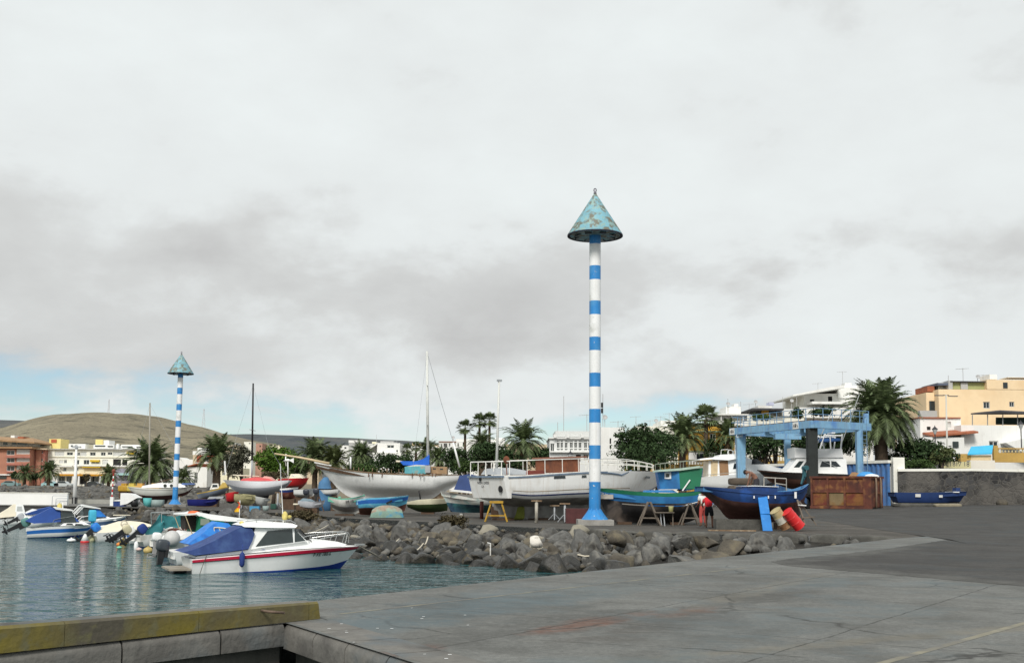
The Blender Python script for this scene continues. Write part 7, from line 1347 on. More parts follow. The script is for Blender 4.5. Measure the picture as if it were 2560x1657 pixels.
mb = MB(); (xa, za), (xb_, zb_) = b.q(1998, 1210), b.q(2008, 1188); mb.bar((xa, -.25, za), (xb_, -.05, zb_), .06); (xa, za) = b.q(2006, 1210); mb.bar((xa, .1, za), (xb_ + .1, -.05, zb_), .06); mb.box((xb_ + .05, 0, zb_ + .12), (.14, .14, .34)); mb.tube([(xb_ + .1, -.2, zb_ + .34), (xb_ + .1, .2, zb_ + .34)], .11, 10); mb.build('bow_winch', mat('teal_winch', (.02, .09, .11), .6, .2, 4), b.root)
for px_ in (1885, 1921, 1938): plate(b, px_, 1242, .05, .12, -1.27 if px_ < 1930 else -1.2, WHITE, None, R(-4), 'zinc_anode')
plate(b, 1989, 1237, .1, .28, -.88, WHITE, None, R(-35), 'white_patch')
block(1846, 1326, 2.1, .46, .7, 50.6, 'grey concrete block under the keel of the maroon bottomed boat'); block(1822, 1318, .5, .34, .8, 51.6, 'tan timber and stone block under the left end of the maroon bottomed boat', WOOD); block(1960, 1318, .8, .30, .7, 51.4, 'dark keel timber under the bow of the maroon bottomed boat', WOOD_D)
b = Boat('white wooden boat with mint green rim and stem, standing alone before the schooner', 868, 73, 8, [(820, 1241), (851, 1246), (880, 1244), (911, 1236.5)], [(832, 1272), (855, 1283), (885, 1285), (898, 1280)], [(0, .45), (.15, .75), (.45, .95), (.75, .65), (.93, .2), (1, .04)], [mat('chalky_white', (.66, .66, .62), .7, .1, 2, patch=((.40, .38, .34), 2, .62, .1)), mat('mint_green', (.16, .50, .36), .6, .15, 2), mat('sooty_white', (.30, .29, .28), .8, .3, 1.4)], [(0, 0), (.1, .14), (.45, .28), (.8, .46), (.95, .7), (1, .93), (1, 1)], [(.2, 0), (.4, 2), (.95, 0), (1, 1)], cat='rowing boat', name='rowing_boat', dd=.3, deckmat=MATS['mint_green'], inmat=MATS['mint_green'], rimmat=MATS['mint_green'])
hull_text(b, 'IM 10', 873, 1250, .26, INK, .03); b.box('thwart', 846, 1241, 852, 1244, -.75, .75, MATS['mint_green']); b.mast([(909, 1236), (911, 1240)], .05, MATS['mint_green'], 0, 'stem_post'); block(862, 1288, 1.2, .1, .7, 73, 'dark plank under the white and mint boat', WOOD_D)
b = Boat('wooden boat painted blue and cyan with a brown bottom, right of the mint boat', 962, 71.5, 12, [(893, 1250), (915, 1246), (960, 1244), (1000, 1241), (1022, 1237.5)], [(900, 1286), (940, 1288), (990, 1286), (1012, 1276)], [(0, .5), (.15, .8), (.45, 1.0), (.72, .78), (.9, .35), (1, .04)], [mat('sky_blue_plank', (.10, .40, .60), .6, .18, 1.5, patch=((.45, .62, .66), 1.2, .62, .1)), mat('brown_bottom', (.09, .035, .025), .85, .3, 1.5), mat('strong_blue', (.02, .12, .42), .6, .15, 2)], [(0, 0), (.1, .12), (.45, .26), (.82, .46), (.95, .7), (1, .93), (1, 1)], [(.40, 1), (.80, 0), (.96, 2), (1, 0)], cat='rowing boat', name='rowing_boat', dd=.3, deckmat=WOOD, rimmat=WHITE_OLD); mb = MB(); (xa, za), (xb_, zb_) = b.q(966, 1258, .95), b.q(980, 1251, .95); mb.bar((xa, -1.0, za), (xb_, -.96, zb_), .1); mb.build('hull_slot', BLACK, b.root)
def upturned(px, Y, L_, W_, H_, ang, label, mats, bands, ends=.5, sx=1.0):
 x = P(px, 1229, Y).x; root = thing('dinghy', label, 'dinghy', (x, Y, gz(x, Y)), R(ang)); n = 18; mb = MB(); S = [(1, 0), (1.0, .12), (.97, .34), (.92, .55), (.82, .74), (.6, .9), (.3, .98), (0, 1)]; vs = []
 def ring(t):
  b_ = W_ * (1 - abs(2 * t - 1) ** 2.4 * (1 - ends)) if t > .5 else W_ * (1 - abs(2 * t - 1) ** 2.6 * .25); h_ = H_ * (1 - abs(2 * t - 1) ** 3 * .35)
  return [(lerp(-L_ / 2, L_ / 2, t) - (lerp(-L_ / 2, L_ / 2, t)) * .12 * u, y * b_, u * h_) for y, u in S]
 rings = [ring(i / n) for i in range(n + 1)]; k = len(S)
 for sg in (1, -1): mb.add([(x_, y * sg, z) for r_ in rings for x_, y, z in r_], [(i * k + j, i * k + j + 1, (i + 1) * k + j + 1, (i + 1) * k + j) for i in range(n) for j in range(k - 1)], [bands[min(j, len(bands) - 1)] for i in range(n) for j in range(k - 1)])
 for r_ in (rings[0], rings[-1]): mb.add([(x_, y, z) for x_, y, z in r_] + [(x_, -y, z) for x_, y, z in reversed(r_[:-1])], [tuple(range(2 * k - 1))], bands[1])
 mb.build('hull', mats, root, smooth=True, auto=R(45)); MB().tube([(p[0][0], p[0][1] + .02, .03) for p in rings], .03, 6).tube([(p[0][0], -p[0][1] - .02, .03) for p in rings], .03, 6).build('gunwale', mats[0], root, smooth=True); return root
upturned(969, 67.5, 2.0, .62, .74, 4, 'upturned dinghy with peeling mint, pink and blue paint near the yard edge', [mat('peeling_mint', (.19, .29, .24), .8, .2, 2, patch=((.07, .25, .38), 1.6, .60, .06)), mat('peeling_pink', (.30, .235, .18), .8, .25, 2.5, patch=((.22, .38, .31), 1.8, .55, .1))], [0, 0, 0, 1, 1, 1, 1], .55)
b = Boat('low cream hull with a dark green bottom lying behind the upturned dinghy', 1065, 74.5, 5, [(1015, 1255), (1050, 1249), (1100, 1246.5), (1122, 1246)], [(1020, 1268), (1050, 1279), (1090, 1280), (1118, 1276)], [(0, .3), (.3, .8), (.7, .85), (1, .5)], [mat('cream_hull', (.66, .62, .46), .7, .12, 1.5), mat('dark_green_bottom', (.03, .055, .015), .8, .2, 1.5)], ROUND, [(.5, 1), (1, 0)], dd=.1, cat='boat', deckmat=DECKW)
b = Boat('small grey white dinghy with a protruding spar left of the mint boat', 780, 81, 5, [(745, 1251), (775, 1254), (800, 1252), (813, 1249)], [(752, 1266), (775, 1270), (800, 1268), (808, 1262)], beam(.7), [mat('bluish_white', (.56, .58, .63), .6, .08, 2)], FLAT, dd=.25, cat='dinghy', name='dinghy', deckmat=GREYP); b.mast([(733, 1260), (750, 1260)], .06, CREAM, .3, 'spar'); b.cab('grey_cover', [(747, 1252), (756, 1245), (775, 1247), (785, 1253)], .6, mat('blue_grey_tarp', (.16, .22, .26), .8, .15, 3), smooth=True, top=.4)
b = Boat('white sailing yacht with grey bottom, red coach roof and a tall black mast', 640, 112, 180, [(723, 1200), (690, 1201.5), (656, 1202.7), (608, 1201.5), (557, 1199)], [(716, 1216), (700, 1229), (656, 1241), (610, 1238), (580, 1222)], [(0, .7), (.2, 1.15), (.5, 1.45), (.75, 1.0), (.92, .4), (1, .03)], [mat('hull_white_cool', (.74, .76, .80), .45, .06, .8), mat('hull_grey', (.34, .37, .41), .6, .08, .8)], [(0, 0), (.3, .08), (.6, .2), (.84, .4), (.95, .56), (1, .75), (1, 1)], [(.57, 1), (1, 0)], name='sailing_boat', cat='sailing boat', dd=.12, deckmat=DECKW)
b.cab('coach_roof', [(600, 1202), (606, 1196), (640, 1192), (672, 1196), (690, 1202)], .8, RED, top=.8); b.cab('sprayhood', [(652, 1197), (660, 1189.5), (672, 1191), (684, 1200)], .75, mat('faded_pink_hood', (.58, .30, .26), .8, .1, 2), top=.7, smooth=True); b.mast([(629, 1200), (630, 1150)], .09, GREYP); b.mast([(630, 1150), (633, 958)], .10, BLACK, name='upper_mast', r1=.08); b.mast([(582, 1187), (648, 1190.5)], .06, CREAM, 0, 'boom'); x_, z_ = b.q(631, 1075); MB().tube([(x_, -.1, z_), (x_ - .02, -1.3, z_), (x_, -.1, z_), (x_, 1.3, z_)], .03, 5).build('spreader', GREYP, b.root); b.line([(633, 962), (670, 1110), (722, 1199)], .01, GREYP, 0, 'stay'); b.line([(633, 962), (558, 1198)], .01, GREYP, 0, 'stay'); b.cab('keel', [(626, 1238), (672, 1238), (664, 1268), (634, 1268)], .16, AFK, off=0); b.cab('rudder', [(707, 1217), (714, 1217), (713, 1246), (707, 1246)], .06, MATS['hull_grey'], off=0)
b.rails([[(564, 1186), (562, 1152)]], [], .3, .09, WHITE, 'white_pole', far=False)
b = Boat('red hulled yacht with a cream cabin and a wind generator behind the grey bottomed yacht', 735, 122, 0, [(694, 1197), (720, 1195.5), (750, 1194.5), (772, 1194)], [(700, 1222), (725, 1225), (750, 1222), (764, 1210)], beam(1.3, .6), [RED, mat('dull_maroon', (.20, .04, .035), .8, .2, 1)], ROUND, [(.4, 1), (1, 0)], name='sailing_boat', cat='sailing boat', dd=.1, deckmat=CREAM)
b.cab('cabin', [(722, 1196), (727, 1184), (748, 1184), (758, 1195)], .8, CREAM, top=.8); b.pane([(730, 1190), (731, 1187), (738, 1187), (738, 1190)]); b.mast([(720, 1195), (719.5, 1152)], .06, WHITE, 0, 'generator_mast'); x_, z_ = b.q(719.5, 1150); mb = MB(); mb.ell((x_, 0, z_), (.25, .16, .16)); mb.prof([(x_ + .2, z_ - .05), (x_ + .65, z_ - .3), (x_ + .65, z_ + .25), (x_ + .2, z_ + .05)], .03)
for k in range(3): mb.bar((x_ - .25, 0, z_), (x_ - .27, .75 * math.sin(k * 2.094 + .4), z_ + .75 * math.cos(k * 2.094 + .4)), .1, .03)
mb.build('wind_generator', WHITE, b.root); b.mast([(703, 1196), (700.5, 1158)], .05, GREYP, .5, 'thin_mast'); tree(690, 1182, 1196, 66, 118, 'dry scrub heaped on the deck line between the two yachts', LEAF_DRY, 700, .25, lobes=7, name='bush', cat='bush', zb=P(690, 1200, 118).z, trunk=False)
b = Boat('white topped boat with a navy side and red bottom beneath the red hulled yacht', 730, 108, 0, [(700, 1221), (720, 1219.5), (746, 1217.5)], [(704, 1246), (722, 1248), (738, 1244)], beam(.9, .8), [NAVY, AFR, WHITE], ROUND, [(.55, 1), (.88, 0), (1, 2)], dd=.08, deckmat=WHITE)
b = Boat('white double ended sailing boat with portholes and a bare mast', 405, 138, 0, [(319, 1216), (353, 1219.5), (386, 1221.3), (438, 1219.8), (470, 1215), (489, 1209)], [(330, 1232), (360, 1247), (425, 1248), (466, 1236), (480, 1222)], [(0, .05), (.12, .8), (.4, 1.6), (.65, 1.5), (.88, .6), (1, .04)], [mat('dull_white_hull', (.60, .61, .57), .6, .08, .8), mat('dark_red_bottom', (.06, .022, .02), .85, .3, .8)], ROUND, [(.45, 1), (1, 0)], name='sailing_boat', cat='sailing boat', dd=.12, deckmat=DECKW)
b.cab('cabin', [(353, 1219), (357, 1214), (395, 1207), (440, 1207.5), (462, 1213), (464, 1218)], .9, WHITE, top=.85); x_, z_ = b.q(413, 1213, .9); mb = MB()
for px_ in (413, 429): x_, z_ = b.q(px_, 1213.5, .85); mb.lathe([(.2, 0), (.2, .08)], 12, M=Matrix.Translation((x_, -.87, z_)) @ Matrix.Rotation(R(90), 4, 'X'))
mb.build('porthole', GLASS, b.root); strake(b.root, b.pt, b.sect, .86, .90, mat('grey_rub', (.3, .3, .28), .7, .1, 2), 'rub_rail', .03); b.mast([(373, 1216), (375, 1007)], .11, mat('grey_brown_mast', (.30, .28, .24), .6, .12, 1), r1=.09); b.cab('blue_cover', [(452, 1212), (456, 1207), (480, 1207), (484, 1211)], .6, mat('dusty_blue', (.09, .15, .35), .8, .1, 2), smooth=True); b.mast([(392, 1206), (432, 1196)], .06, WOOD_D, 0, 'boom'); b.cab('keel', [(352, 1246), (420, 1247), (414, 1260), (360, 1260)], .2, AFK, off=0); b.line([(375, 1010), (320, 1216)], .01, GREYP); b.line([(375, 1010), (488, 1210)], .01, GREYP)
b = Boat('boat with yellow ochre deck and small cabin tilted on its cradle', 525, 124, 190, [(492, 1232.5), (520, 1227), (545, 1221), (572, 1216)][::-1], [(496, 1247), (525, 1245), (560, 1234)][::-1], [(0, .6), (.3, .95), (.7, .8), (1, .05)], [mat('slate_hull', (.16, .19, .24), .7, .15, 1), mat('ochre_paint', (.48, .34, .08), .7, .1, 1)], ROUND, [(.82, 0), (1, 1)], dd=.06, deckmat=MATS['ochre_paint'], rimmat=MATS['ochre_paint'])
b.cab('cabin', [(524, 1224), (530, 1208), (545, 1208), (548, 1220)], .6, WHITE_OLD, top=.85); b.pane([(530, 1218), (532, 1211), (543, 1211), (544, 1217)]); b.cab('foredeck_boards', [(545, 1221), (556, 1206), (564, 1206), (568, 1217)], .6, MATS['ochre_paint'], top=.8)
block(520, 1258, 2.2, P(520, 1246, 124).z - gz(-33, 124), 1.2, 124, 'dark timber cradle under the ochre decked boat', WOOD_D, 'cradle');
b = Boat('low navy blue skiff with a pale upturned bow right of the far column base', 510, 113, 0, [(468, 1248), (500, 1248), (530, 1247), (552, 1242)], [(474, 1264), (505, 1265), (530, 1264), (542, 1258)], beam(1.0, .9), [mat('ink_blue', (.012, .018, .16), .6, .15, 1), mat('pale_bow_blue', (.25, .33, .45), .7, .1, 1)], FLAT, [(.9, 0), (1, 0)], dd=.3, cat='skiff', name='skiff', deckmat=WOOD_D); b.cab('board', [(518, 1247), (524, 1241), (560, 1240), (556, 1246)], .4, GREYP)
b = Boat('derelict yellowish skiff shell tipped towards the water in front of the yachts', 612, 99, 350, [(586, 1234), (605, 1236), (625, 1238), (640, 1243)], [(592, 1258), (608, 1263), (625, 1262), (636, 1256)], beam(.95, .9), [mat('khaki_paint', (.42, .39, .21), .85, .2, 1.2, patch=((.16, .15, .09), 1.2, .6, .1))], ROUND, dd=.35, cat='skiff', name='skiff', deckmat=WOOD_D)
b = Boat('chalky grey white boat shell beside the yellowish skiff', 656, 99.5, 8, [(636, 1240), (650, 1243), (665, 1246), (676, 1246)], [(640, 1262), (652, 1267), (662, 1264), (670, 1254)], beam(.75, .8), [mat('chalky_grey', (.48, .50, .49), .85, .15, 1.2, patch=((.28, .30, .30), 1.2, .6, .1))], ROUND, dd=.2, cat='boat', deckmat=DECKW)
b = Boat('small bright red boat shell under the bow of the grey bottomed yacht', 579, 108, 20, [(566, 1234), (578, 1231), (590, 1229), (597, 1229)], [(568, 1256), (578, 1258), (590, 1254)], beam(.7, .8), [RED, AFK], ROUND, [(.2, 1), (1, 0)], dd=.15, deckmat=RED)
b = Boat('white boat with a dark gunwale line lying behind the schooner forefoot', 818, 97, 180, [(848, 1219), (818, 1221.5), (786, 1220)], [(844, 1238), (818, 1240), (792, 1236)], beam(.9, .8), [WHITE, BLACK], VEE, [(.88, 0), (1, 1)], dd=.08, deckmat=WHITE); b = Boat('white dinghy hull left of the blue heaped tarpaulin', 760, 99, 0, [(734, 1224), (762, 1222.5), (792, 1219.5)], [(738, 1241), (762, 1243), (784, 1239)], beam(.9, .9), [WHITE], VEE, dd=.08, cat='dinghy', name='dinghy', deckmat=WHITE)
for px_, py_, lb in ((770, 1236, 'dark outboard engine stored upright left of the mint boat, first of two'), (795, 1234, 'dark outboard engine stored upright nearer the schooner, second of two')): v = P(px_, py_, 90); root = thing('outboard_motor', lb, 'outboard motor', (v.x, v.y, gz(v.x, 90))); h_ = v.z - gz(v.x, 90); outboard(root, 0, 0, h_, 0, mat('charcoal_cowl', (.03, .035, .05), .4, .1, 3), BLACKP, 1.0); MB().bar((-.05, -.4, 0), (.05, .0, h_), .08).bar((-.05, .4, 0), (.05, .0, h_), .08).bar((.5, 0, 0), (.05, 0, h_ * .95), .08).build('stand', WOOD_D, root)
for px_, pt_, Y_, lb in ((606, 1238, 110.6, 'grey stand under the bow of the grey bottomed yacht'), (694, 1230, 110.6, 'grey stand under the stern of the grey bottomed yacht'), (348, 1240, 136.8, 'grey stand under the stern of the double ended sailing boat'), (448, 1240, 136.8, 'grey stand under the bow of the double ended sailing boat')): prop(px_, 1260, pt_, Y_, lb, GREYP, .09, .5)
for px_, pt_, Y_, w_, lb in ((735, 1224, 122, 2.4, 'dark timber cradle under the red hulled yacht'), (818, 1239, 97, 1.6, 'dark timber cradle under the boat with the dark gunwale line'), (762, 1242, 99, 1.4, 'dark timber cradle under the white dinghy left of the tarpaulin heap'), (722, 1247, 108, 1.2, 'dark timber cradle under the navy sided boat'), (780, 1269, 81, .9, 'low dark timber under the grey white dinghy with the spar')): v = P(px_, pt_, Y_); block(px_, 1262, w_, max(.1, v.z - gz(v.x, Y_)), .9, Y_, lb, WOOD_D, 'cradle')
b = Boat('white motor yacht with brown wooden cabin doors beside the boat lift', 1835, 108, 0, [(1731, 1198), (1760, 1192), (1820, 1187), (1900, 1182), (1975, 1178)], [(1742, 1228), (1800, 1236), (1880, 1234), (1945, 1208)], [(0, 2.0), (.3, 2.3), (.6, 2.0), (.85, 1.1), (1, .05)], [WHITE_GEL, mat('grey_bottom', (.25, .25, .24), .8, .2, 1)], VEE, [(.42, 1), (1, 0)], n=34, dd=.12, deckmat=DECKW, name='motor_yacht', cat='yacht')
b.cab('cabin', [(1770, 1193), (1772, 1150), (1862, 1142), (1914, 1160), (1958, 1172), (1972, 1180), (1900, 1187)], 1.65, WHITE_GEL, top=.85); ref_ = b.last; b.pane([(1777, 1191), (1777.5, 1152), (1795, 1151), (1793, 1190)], m=WOOD_L, name='cabin_door', ref=ref_); b.pane([(1799, 1190), (1798, 1152), (1820, 1150.5), (1822, 1188)], m=mat('brown_panel', (.27, .15, .07), .6, .15, 2), name='cabin_door', ref=ref_, t=.016); b.pane([(1832, 1172), (1836, 1158), (1850, 1157.5), (1866, 1171)], ref=ref_); b.pane([(1879, 1160), (1881, 1147), (1893, 1147), (1912, 1160)], ref=ref_)
b.cab('cabin_roof', [(1748, 1150), (1752, 1146), (1798, 1141), (1802, 1136), (1845, 1134), (1866, 1142), (1820, 1150), (1780, 1147.5)], 1.9, WHITE_GEL, top=.8, smooth=True); b.cab('orange_eave', [(1749, 1151.2), (1780, 1149.2), (1780, 1147.8), (1749, 1150)], 1.88, mat('amber_strip', (.60, .42, .18), .6, .1, 2)); b.rails([[(1802, 1136), (1803, 1124), (1820, 1123), (1822, 1135)]], [], .5, .03, WHITE, 'roof_frame', far=False); mb = MB()
for px_ in (1826, 1840): x_, z_ = b.q(px_, 1131, .5); mb.tube([(x_ + .26 * math.cos(t), -.5, z_ + .26 * math.sin(t)) for t in [i * PI / 8 for i in range(16)]], .04, 6, closed=True)
mb.build('life_ring', WHITE, b.root); b.rails([[(1735, 1190), (1772, 1186), (1830, 1181), (1862, 1178)]], [((x_, 1196 - (x_ - 1735) * .08), (x_, 1190 - (x_ - 1735) * .09)) for x_ in (1756, 1776, 1784, 1820)], 1.95, .03, MATS['galvanised'], 'guard_rail', far=False)
prop(1790, 1250, 1230, 107, 'grey stand under the white motor yacht left of the lift', GREYP, .07, .4)
b = Boat('white sport fishing boat with flybridge, blue bimini and tall outriggers', 2010, 98, 178, [(2124, 1186), (2080, 1184.5), (2020, 1182), (1950, 1179), (1893, 1174)], [(2116, 1212), (2060, 1222), (1980, 1222), (1925, 1204)], [(0, 1.8), (.3, 2.0), (.6, 1.8), (.85, 1.0), (1, .05)], [mat('dark_rusty_hull', (.10, .045, .03), .8, .3, .9), mat('black_sheer', (.03, .025, .022), .7, .2, 1), WHITE_GEL], VEE, [(.72, 0), (.93, 1), (1, 2)], n=34, dd=.1, deckmat=DECKW, name='motor_yacht', cat='yacht')
b.cab('deckhouse', [(2118, 1185), (2115, 1148), (2104, 1142), (1996, 1142), (1985, 1155), (1968, 1175), (1958, 1180)], 1.5, WHITE_GEL, top=.9); ref_ = b.last; b.pane([(2049, 1167), (2055, 1152.5), (2074, 1152), (2075, 1167)], ref=ref_); b.pane([(2078, 1167), (2078, 1152), (2090, 1153), (2102, 1166)], ref=ref_); b.pane([(1984, 1168), (1998, 1152), (2010, 1152), (1998, 1168)], m=GLASS_G, ref=ref_); b.pane([(2005, 1168), (2016, 1152), (2022, 1152), (2016, 1168)], m=GLASS_G, ref=ref_)
b.cab('flybridge', [(1986, 1144), (1985, 1118), (2008, 1121), (2060, 1122), (2103, 1121), (2108, 1143)], 1.5, mat('canvas_white', (.74, .75, .75), .8, .05, 1), top=1.03); b.rails([[(2049, 1121), (2060, 1088), (2063, 1085)], [(2101, 1121), (2105, 1085)], [(2062, 1089), (2105, 1089)], [(2076, 1122), (2074, 1092)]], [], 1.2, .07, WHITE, 'tower_frame'); b.cab('bimini', [(2043, 1101), (2052, 1096), (2098, 1095), (2102, 1099), (2098, 1102), (2052, 1103)], 1.25, mat('bimini_blue', (.03, .10, .28), .8, .1, 2)); x_, z_ = b.q(2078, 1083); MB().box((x_, 0, z_), (.3, 1.6, .12)).tube([(x_, 0, z_), (x_, 0, z_ - .35)], .06).build('radar', WHITE, b.root)
b.rails([[(2041, 1112), (2062, 1066), (2083, 1020)]], [], 1.35, .035, STEEL, 'outrigger', far=False); b.rails([[(2104, 1105), (2126, 1046), (2147, 987)]], [], 1.2, .035, STEEL, 'outrigger', far=False); b.rails([[(2050, 1150), (2092, 1168)]], [], 1.55, .02, STEEL, 'grab_rail', far=False)
for x_, lb in ((-1.5, 'timber block under the stern of the sport fishing boat'), (1.5, 'timber block under the bow of the sport fishing boat')): p = b.F.at(x_, 0, 0); g_ = gz(p.x, p.y); tag(MB().box((0, 0, .2), (.8, 1.4, .4)).build('keel_block', WOOD_D, None, loc=(p.x, p.y, g_)), lb, 'block')
b = Boat('long low dark blue skiff lying along the foot of the stone wall', 2325, 95.5, 0, [(2236, 1230), (2290, 1231), (2350, 1230.5), (2418, 1228)], [(2240, 1257), (2300, 1257.5), (2360, 1257.5), (2398, 1256)], [(0, .9), (.3, 1.0), (.75, .95), (1, .5)], [mat('cobalt_hull', (.018, .045, .15), .6, .15, 1), BLACK], FLAT, [(.08, 1), (1, 0)], dd=.35, cat='skiff', name='skiff', deckmat=NAVY, rimmat=mat('dusty_rim', (.25, .28, .30), .8, .15, 2)); plate(b, 2295, 1238, .45, .26, -1.0, mat('white_label', (.6, .6, .58), .7, .1, 3), None, 0, 'label_plate'); plate(b, 2352, 1240, .3, .2, -1.0, MATS['white_label'], None, 0, 'label_plate'); b.box('stern_post', 2386, 1219, 2396, 1231, -.4, .4, MATS['cobalt_hull']); b.box('thwart', 2372, 1228.5, 2388, 1230.5, -.9, .9, WHITE)
AZ = mat('azure_paint', (.026, .225, .56), .55, .10, 1.5, patch=((.06, .27, .56), 1.4, .62, .1), patch2=((.50, .54, .56), 8, .69, .02), streak=((.10, .16, .26), .4)); COLW = mat('column_white', (.78, .79, .79), .6, .06, 1.2, patch=((.58, .59, .57), 1.6, .66, .08), patch2=((.36, .33, .28), 7, .70, .02), streak=((.50, .48, .43), .35))
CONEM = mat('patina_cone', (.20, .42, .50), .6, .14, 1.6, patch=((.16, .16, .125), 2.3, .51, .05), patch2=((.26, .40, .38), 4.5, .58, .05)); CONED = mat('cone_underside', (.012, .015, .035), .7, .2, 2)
def column(px, Y, pyb, label):
 base = P(px, pyb, Y); x = base.x; zg = gz(x, Y); zp = base.z; zf = lambda py: P(px, py, Y).z - zg
 root = thing('marker_column', label, 'marker column', (x, Y, zg)); return root, zf
root, zf = column(1487, 56, 1298, 'tall blue and white striped marker column with a conical cap, near and right of centre')
k = 56 / FPX; zp = zf(1298); MB().box((0, 0, zp / 2), (1.75, 1.75, zp)).build('plinth', mat('plinth_concrete', (.30, .29, .27), .9, .2, 2, bump=.3), root)
r_ = 14.4 * k; lv = [1298, 1204, 1147, 1113, 1056.5, 1022.5, 967, 932.5, 876.5, 843, 787, 753, 700, 665.5, 611, 586]
pr = []; ms = []
for i, (a, c) in enumerate(zip(lv, lv[1:])): pr += [(r_, zf(a)), (r_, zf(c))]; ms += [i % 2, i % 2]
mb = MB(); mb.lathe(pr, 28, ms[:-1]); mb.build('column', [AZ, COLW], root, smooth=True, auto=R(40))
mb = MB()
for i in range(8): a = i * PI / 4 + .2; M = Matrix.Rotation(a, 4, 'Z'); mb.add([M @ Vector(v) for v in ((r_ * .9, -.035, zp), (r_ * .9, .035, zp), (r_ + .36, .035, zp), (r_ + .36, -.035, zp), (r_ * .9, -.035, zf(1268)), (r_ * .9, .035, zf(1268)), (r_ + .30, .035, zp + .08), (r_ + .30, -.035, zp + .08))], [(3, 2, 1, 0), (0, 1, 5, 4), (1, 2, 6, 5), (2, 3, 7, 6), (3, 0, 4, 7), (4, 5, 6, 7)])
mb.lathe([(r_ + .38, zp), (r_ + .34, zp + .06), (r_ + .03, zf(1274))], 16); mb.build('base_flare', AZ, root)
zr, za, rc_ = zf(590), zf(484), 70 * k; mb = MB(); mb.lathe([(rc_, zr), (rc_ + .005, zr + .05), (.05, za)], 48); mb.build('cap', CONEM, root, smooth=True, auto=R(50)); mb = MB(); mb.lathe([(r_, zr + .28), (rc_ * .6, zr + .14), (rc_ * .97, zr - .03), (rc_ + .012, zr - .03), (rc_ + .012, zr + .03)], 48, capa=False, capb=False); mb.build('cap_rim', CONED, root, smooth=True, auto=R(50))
FLG = mat('floodlight_glass', (.25, .27, .28), .3, .1, 2)
for i in range(8): a = i * PI / 4 + .35; M = Matrix.Rotation(a, 4, 'Z') @ Matrix.Translation((rc_ * .66, 0, zr + .03)) @ Matrix.Rotation(R(25), 4, 'Y'); mb = MB(M); mb.box((0, 0, 0), (.34, .30, .16), taper=.8); mb.box((0, 0, -.085), (.28, .24, .012), 1); mb.build('floodlight', [mat('floodlight_body', (.06, .065, .075), .6, .1, 3), FLG], root)
mb = MB(); mb.tube([(.06 * math.cos(t), 0, za + .17 + .085 * math.sin(t)) for t in [i * PI / 8 for i in range(16)]], .028, 8, closed=True); mb.lathe([(.08, za - .04), (.06, za + .12)], 10); mb.build('lifting_ring', mat('grey_iron', (.18, .17, .20), .6, .1, 3), root, smooth=True)
f2 = P(437, 1258, 123); z2 = gz(f2.x, 123); dup(root, (f2.x, 123, z2), .7, 'tall blue and white striped marker column with a conical cap, far one at the left'); far = [o for o in COL.objects if o.name.startswith('marker_column.') ][0]; far.rotation_euler.y = R(.5)
LB_ = mat('lift_blue', (.20, .39, .57), .5, .12, 1, patch=((.10, .24, .52), 1.2, .62, .1), streak=((.20, .14, .10), .35)); LBK = mat('tarred_leg', (.02, .025, .024), .7, .3, 1.2)
Bq, Lq = P(2031, 1060, 93), P(1829, 1081, 105.5); Kq, Rq = P(1968, 1075, 106.5), P(2149, 1062, 95)
zt = P(2031, 1060, 93).z; o_ = Vector((Bq.x, Bq.y, gz(Bq.x, Bq.y))); root = thing('boat_lift', 'big light blue steel travelling boat lift with one black leg and a railed gantry', 'boat lift', o_)
def lp(px, py, Y): return P(px, py, Y) - o_
zT = zt - o_.z; bl, br_, bk = lp(1829, 1081, 105.5), lp(2172, 1061, 96.5), None; b0 = lp(2034, 1060, 93); bl.z = br_.z = b0.z = zT; b3 = bl + (br_ - b0)
for nm, p, q, h_ in (('side_beam', b0, bl, .62), ('end_beam', b0, br_, .62), ('side_beam', br_, b3, .62), ('end_beam', bl, b3, .62)): MB().bar(p, q, .5, h_).build(nm, LB_, root)
def leg(px, Y, w0, w1, m, pyt=1075): a = lp(px, pyt, Y); zg = gz(a.x + o_.x, Y) - o_.z; MB().add([(a.x + sx * w, a.y + sy * w, z) for w, z in ((w1, zg + .0), (w0, zT - .3)) for sx, sy in ((-1, -1), (1, -1), (1, 1), (-1, 1))], [(3, 2, 1, 0), (4, 5, 6, 7), (0, 1, 5, 4), (1, 2, 6, 5), (2, 3, 7, 6), (3, 0, 4, 7)]).build('leg', m, root)
leg(1851, 104.6, .42, .30, LB_); leg(1968, 105.6, .27, .24, LB_); leg(2147, 95.8, .26, .25, LB_); leg(2029, 93.6, .40, .38, LBK)
for px_, Y_, y2 in ((1851, 104.6, 1168), (2029, 93.6, 1190), (2147, 95.8, 1165), (1968, 105.6, 1165)): a = lp(px_, 1100, Y_); zg = gz(a.x + o_.x, Y_) - o_.z; mb = MB(); mb.lathe([(.25, -.2), (.55, -.2), (.6, -.1), (.6, .1), (.55, .2), (.25, .2)], 20, M=Matrix.Translation((a.x + .1, a.y - .5, zg + .6)) @ Matrix.Rotation(R(90), 4, 'X')); mb.build('wheel', BLACK, root, smooth=True, auto=R(40))
mb = MB(); ps = [b0, bl, b3, br_]
for p, q in ((b0, bl), (b0, br_), (bl, b3)):
 for zh in (.55, 1.05): mb.bar(p + Vector((0, 0, .31 + zh)), q + Vector((0, 0, .31 + zh)), .05)
 n = int((q - p).length / 1.1)
 for i in range(n + 1): v = p.lerp(q, i / n); mb.bar(v + Vector((0, 0, .3)), v + Vector((0, 0, 1.38)), .05)
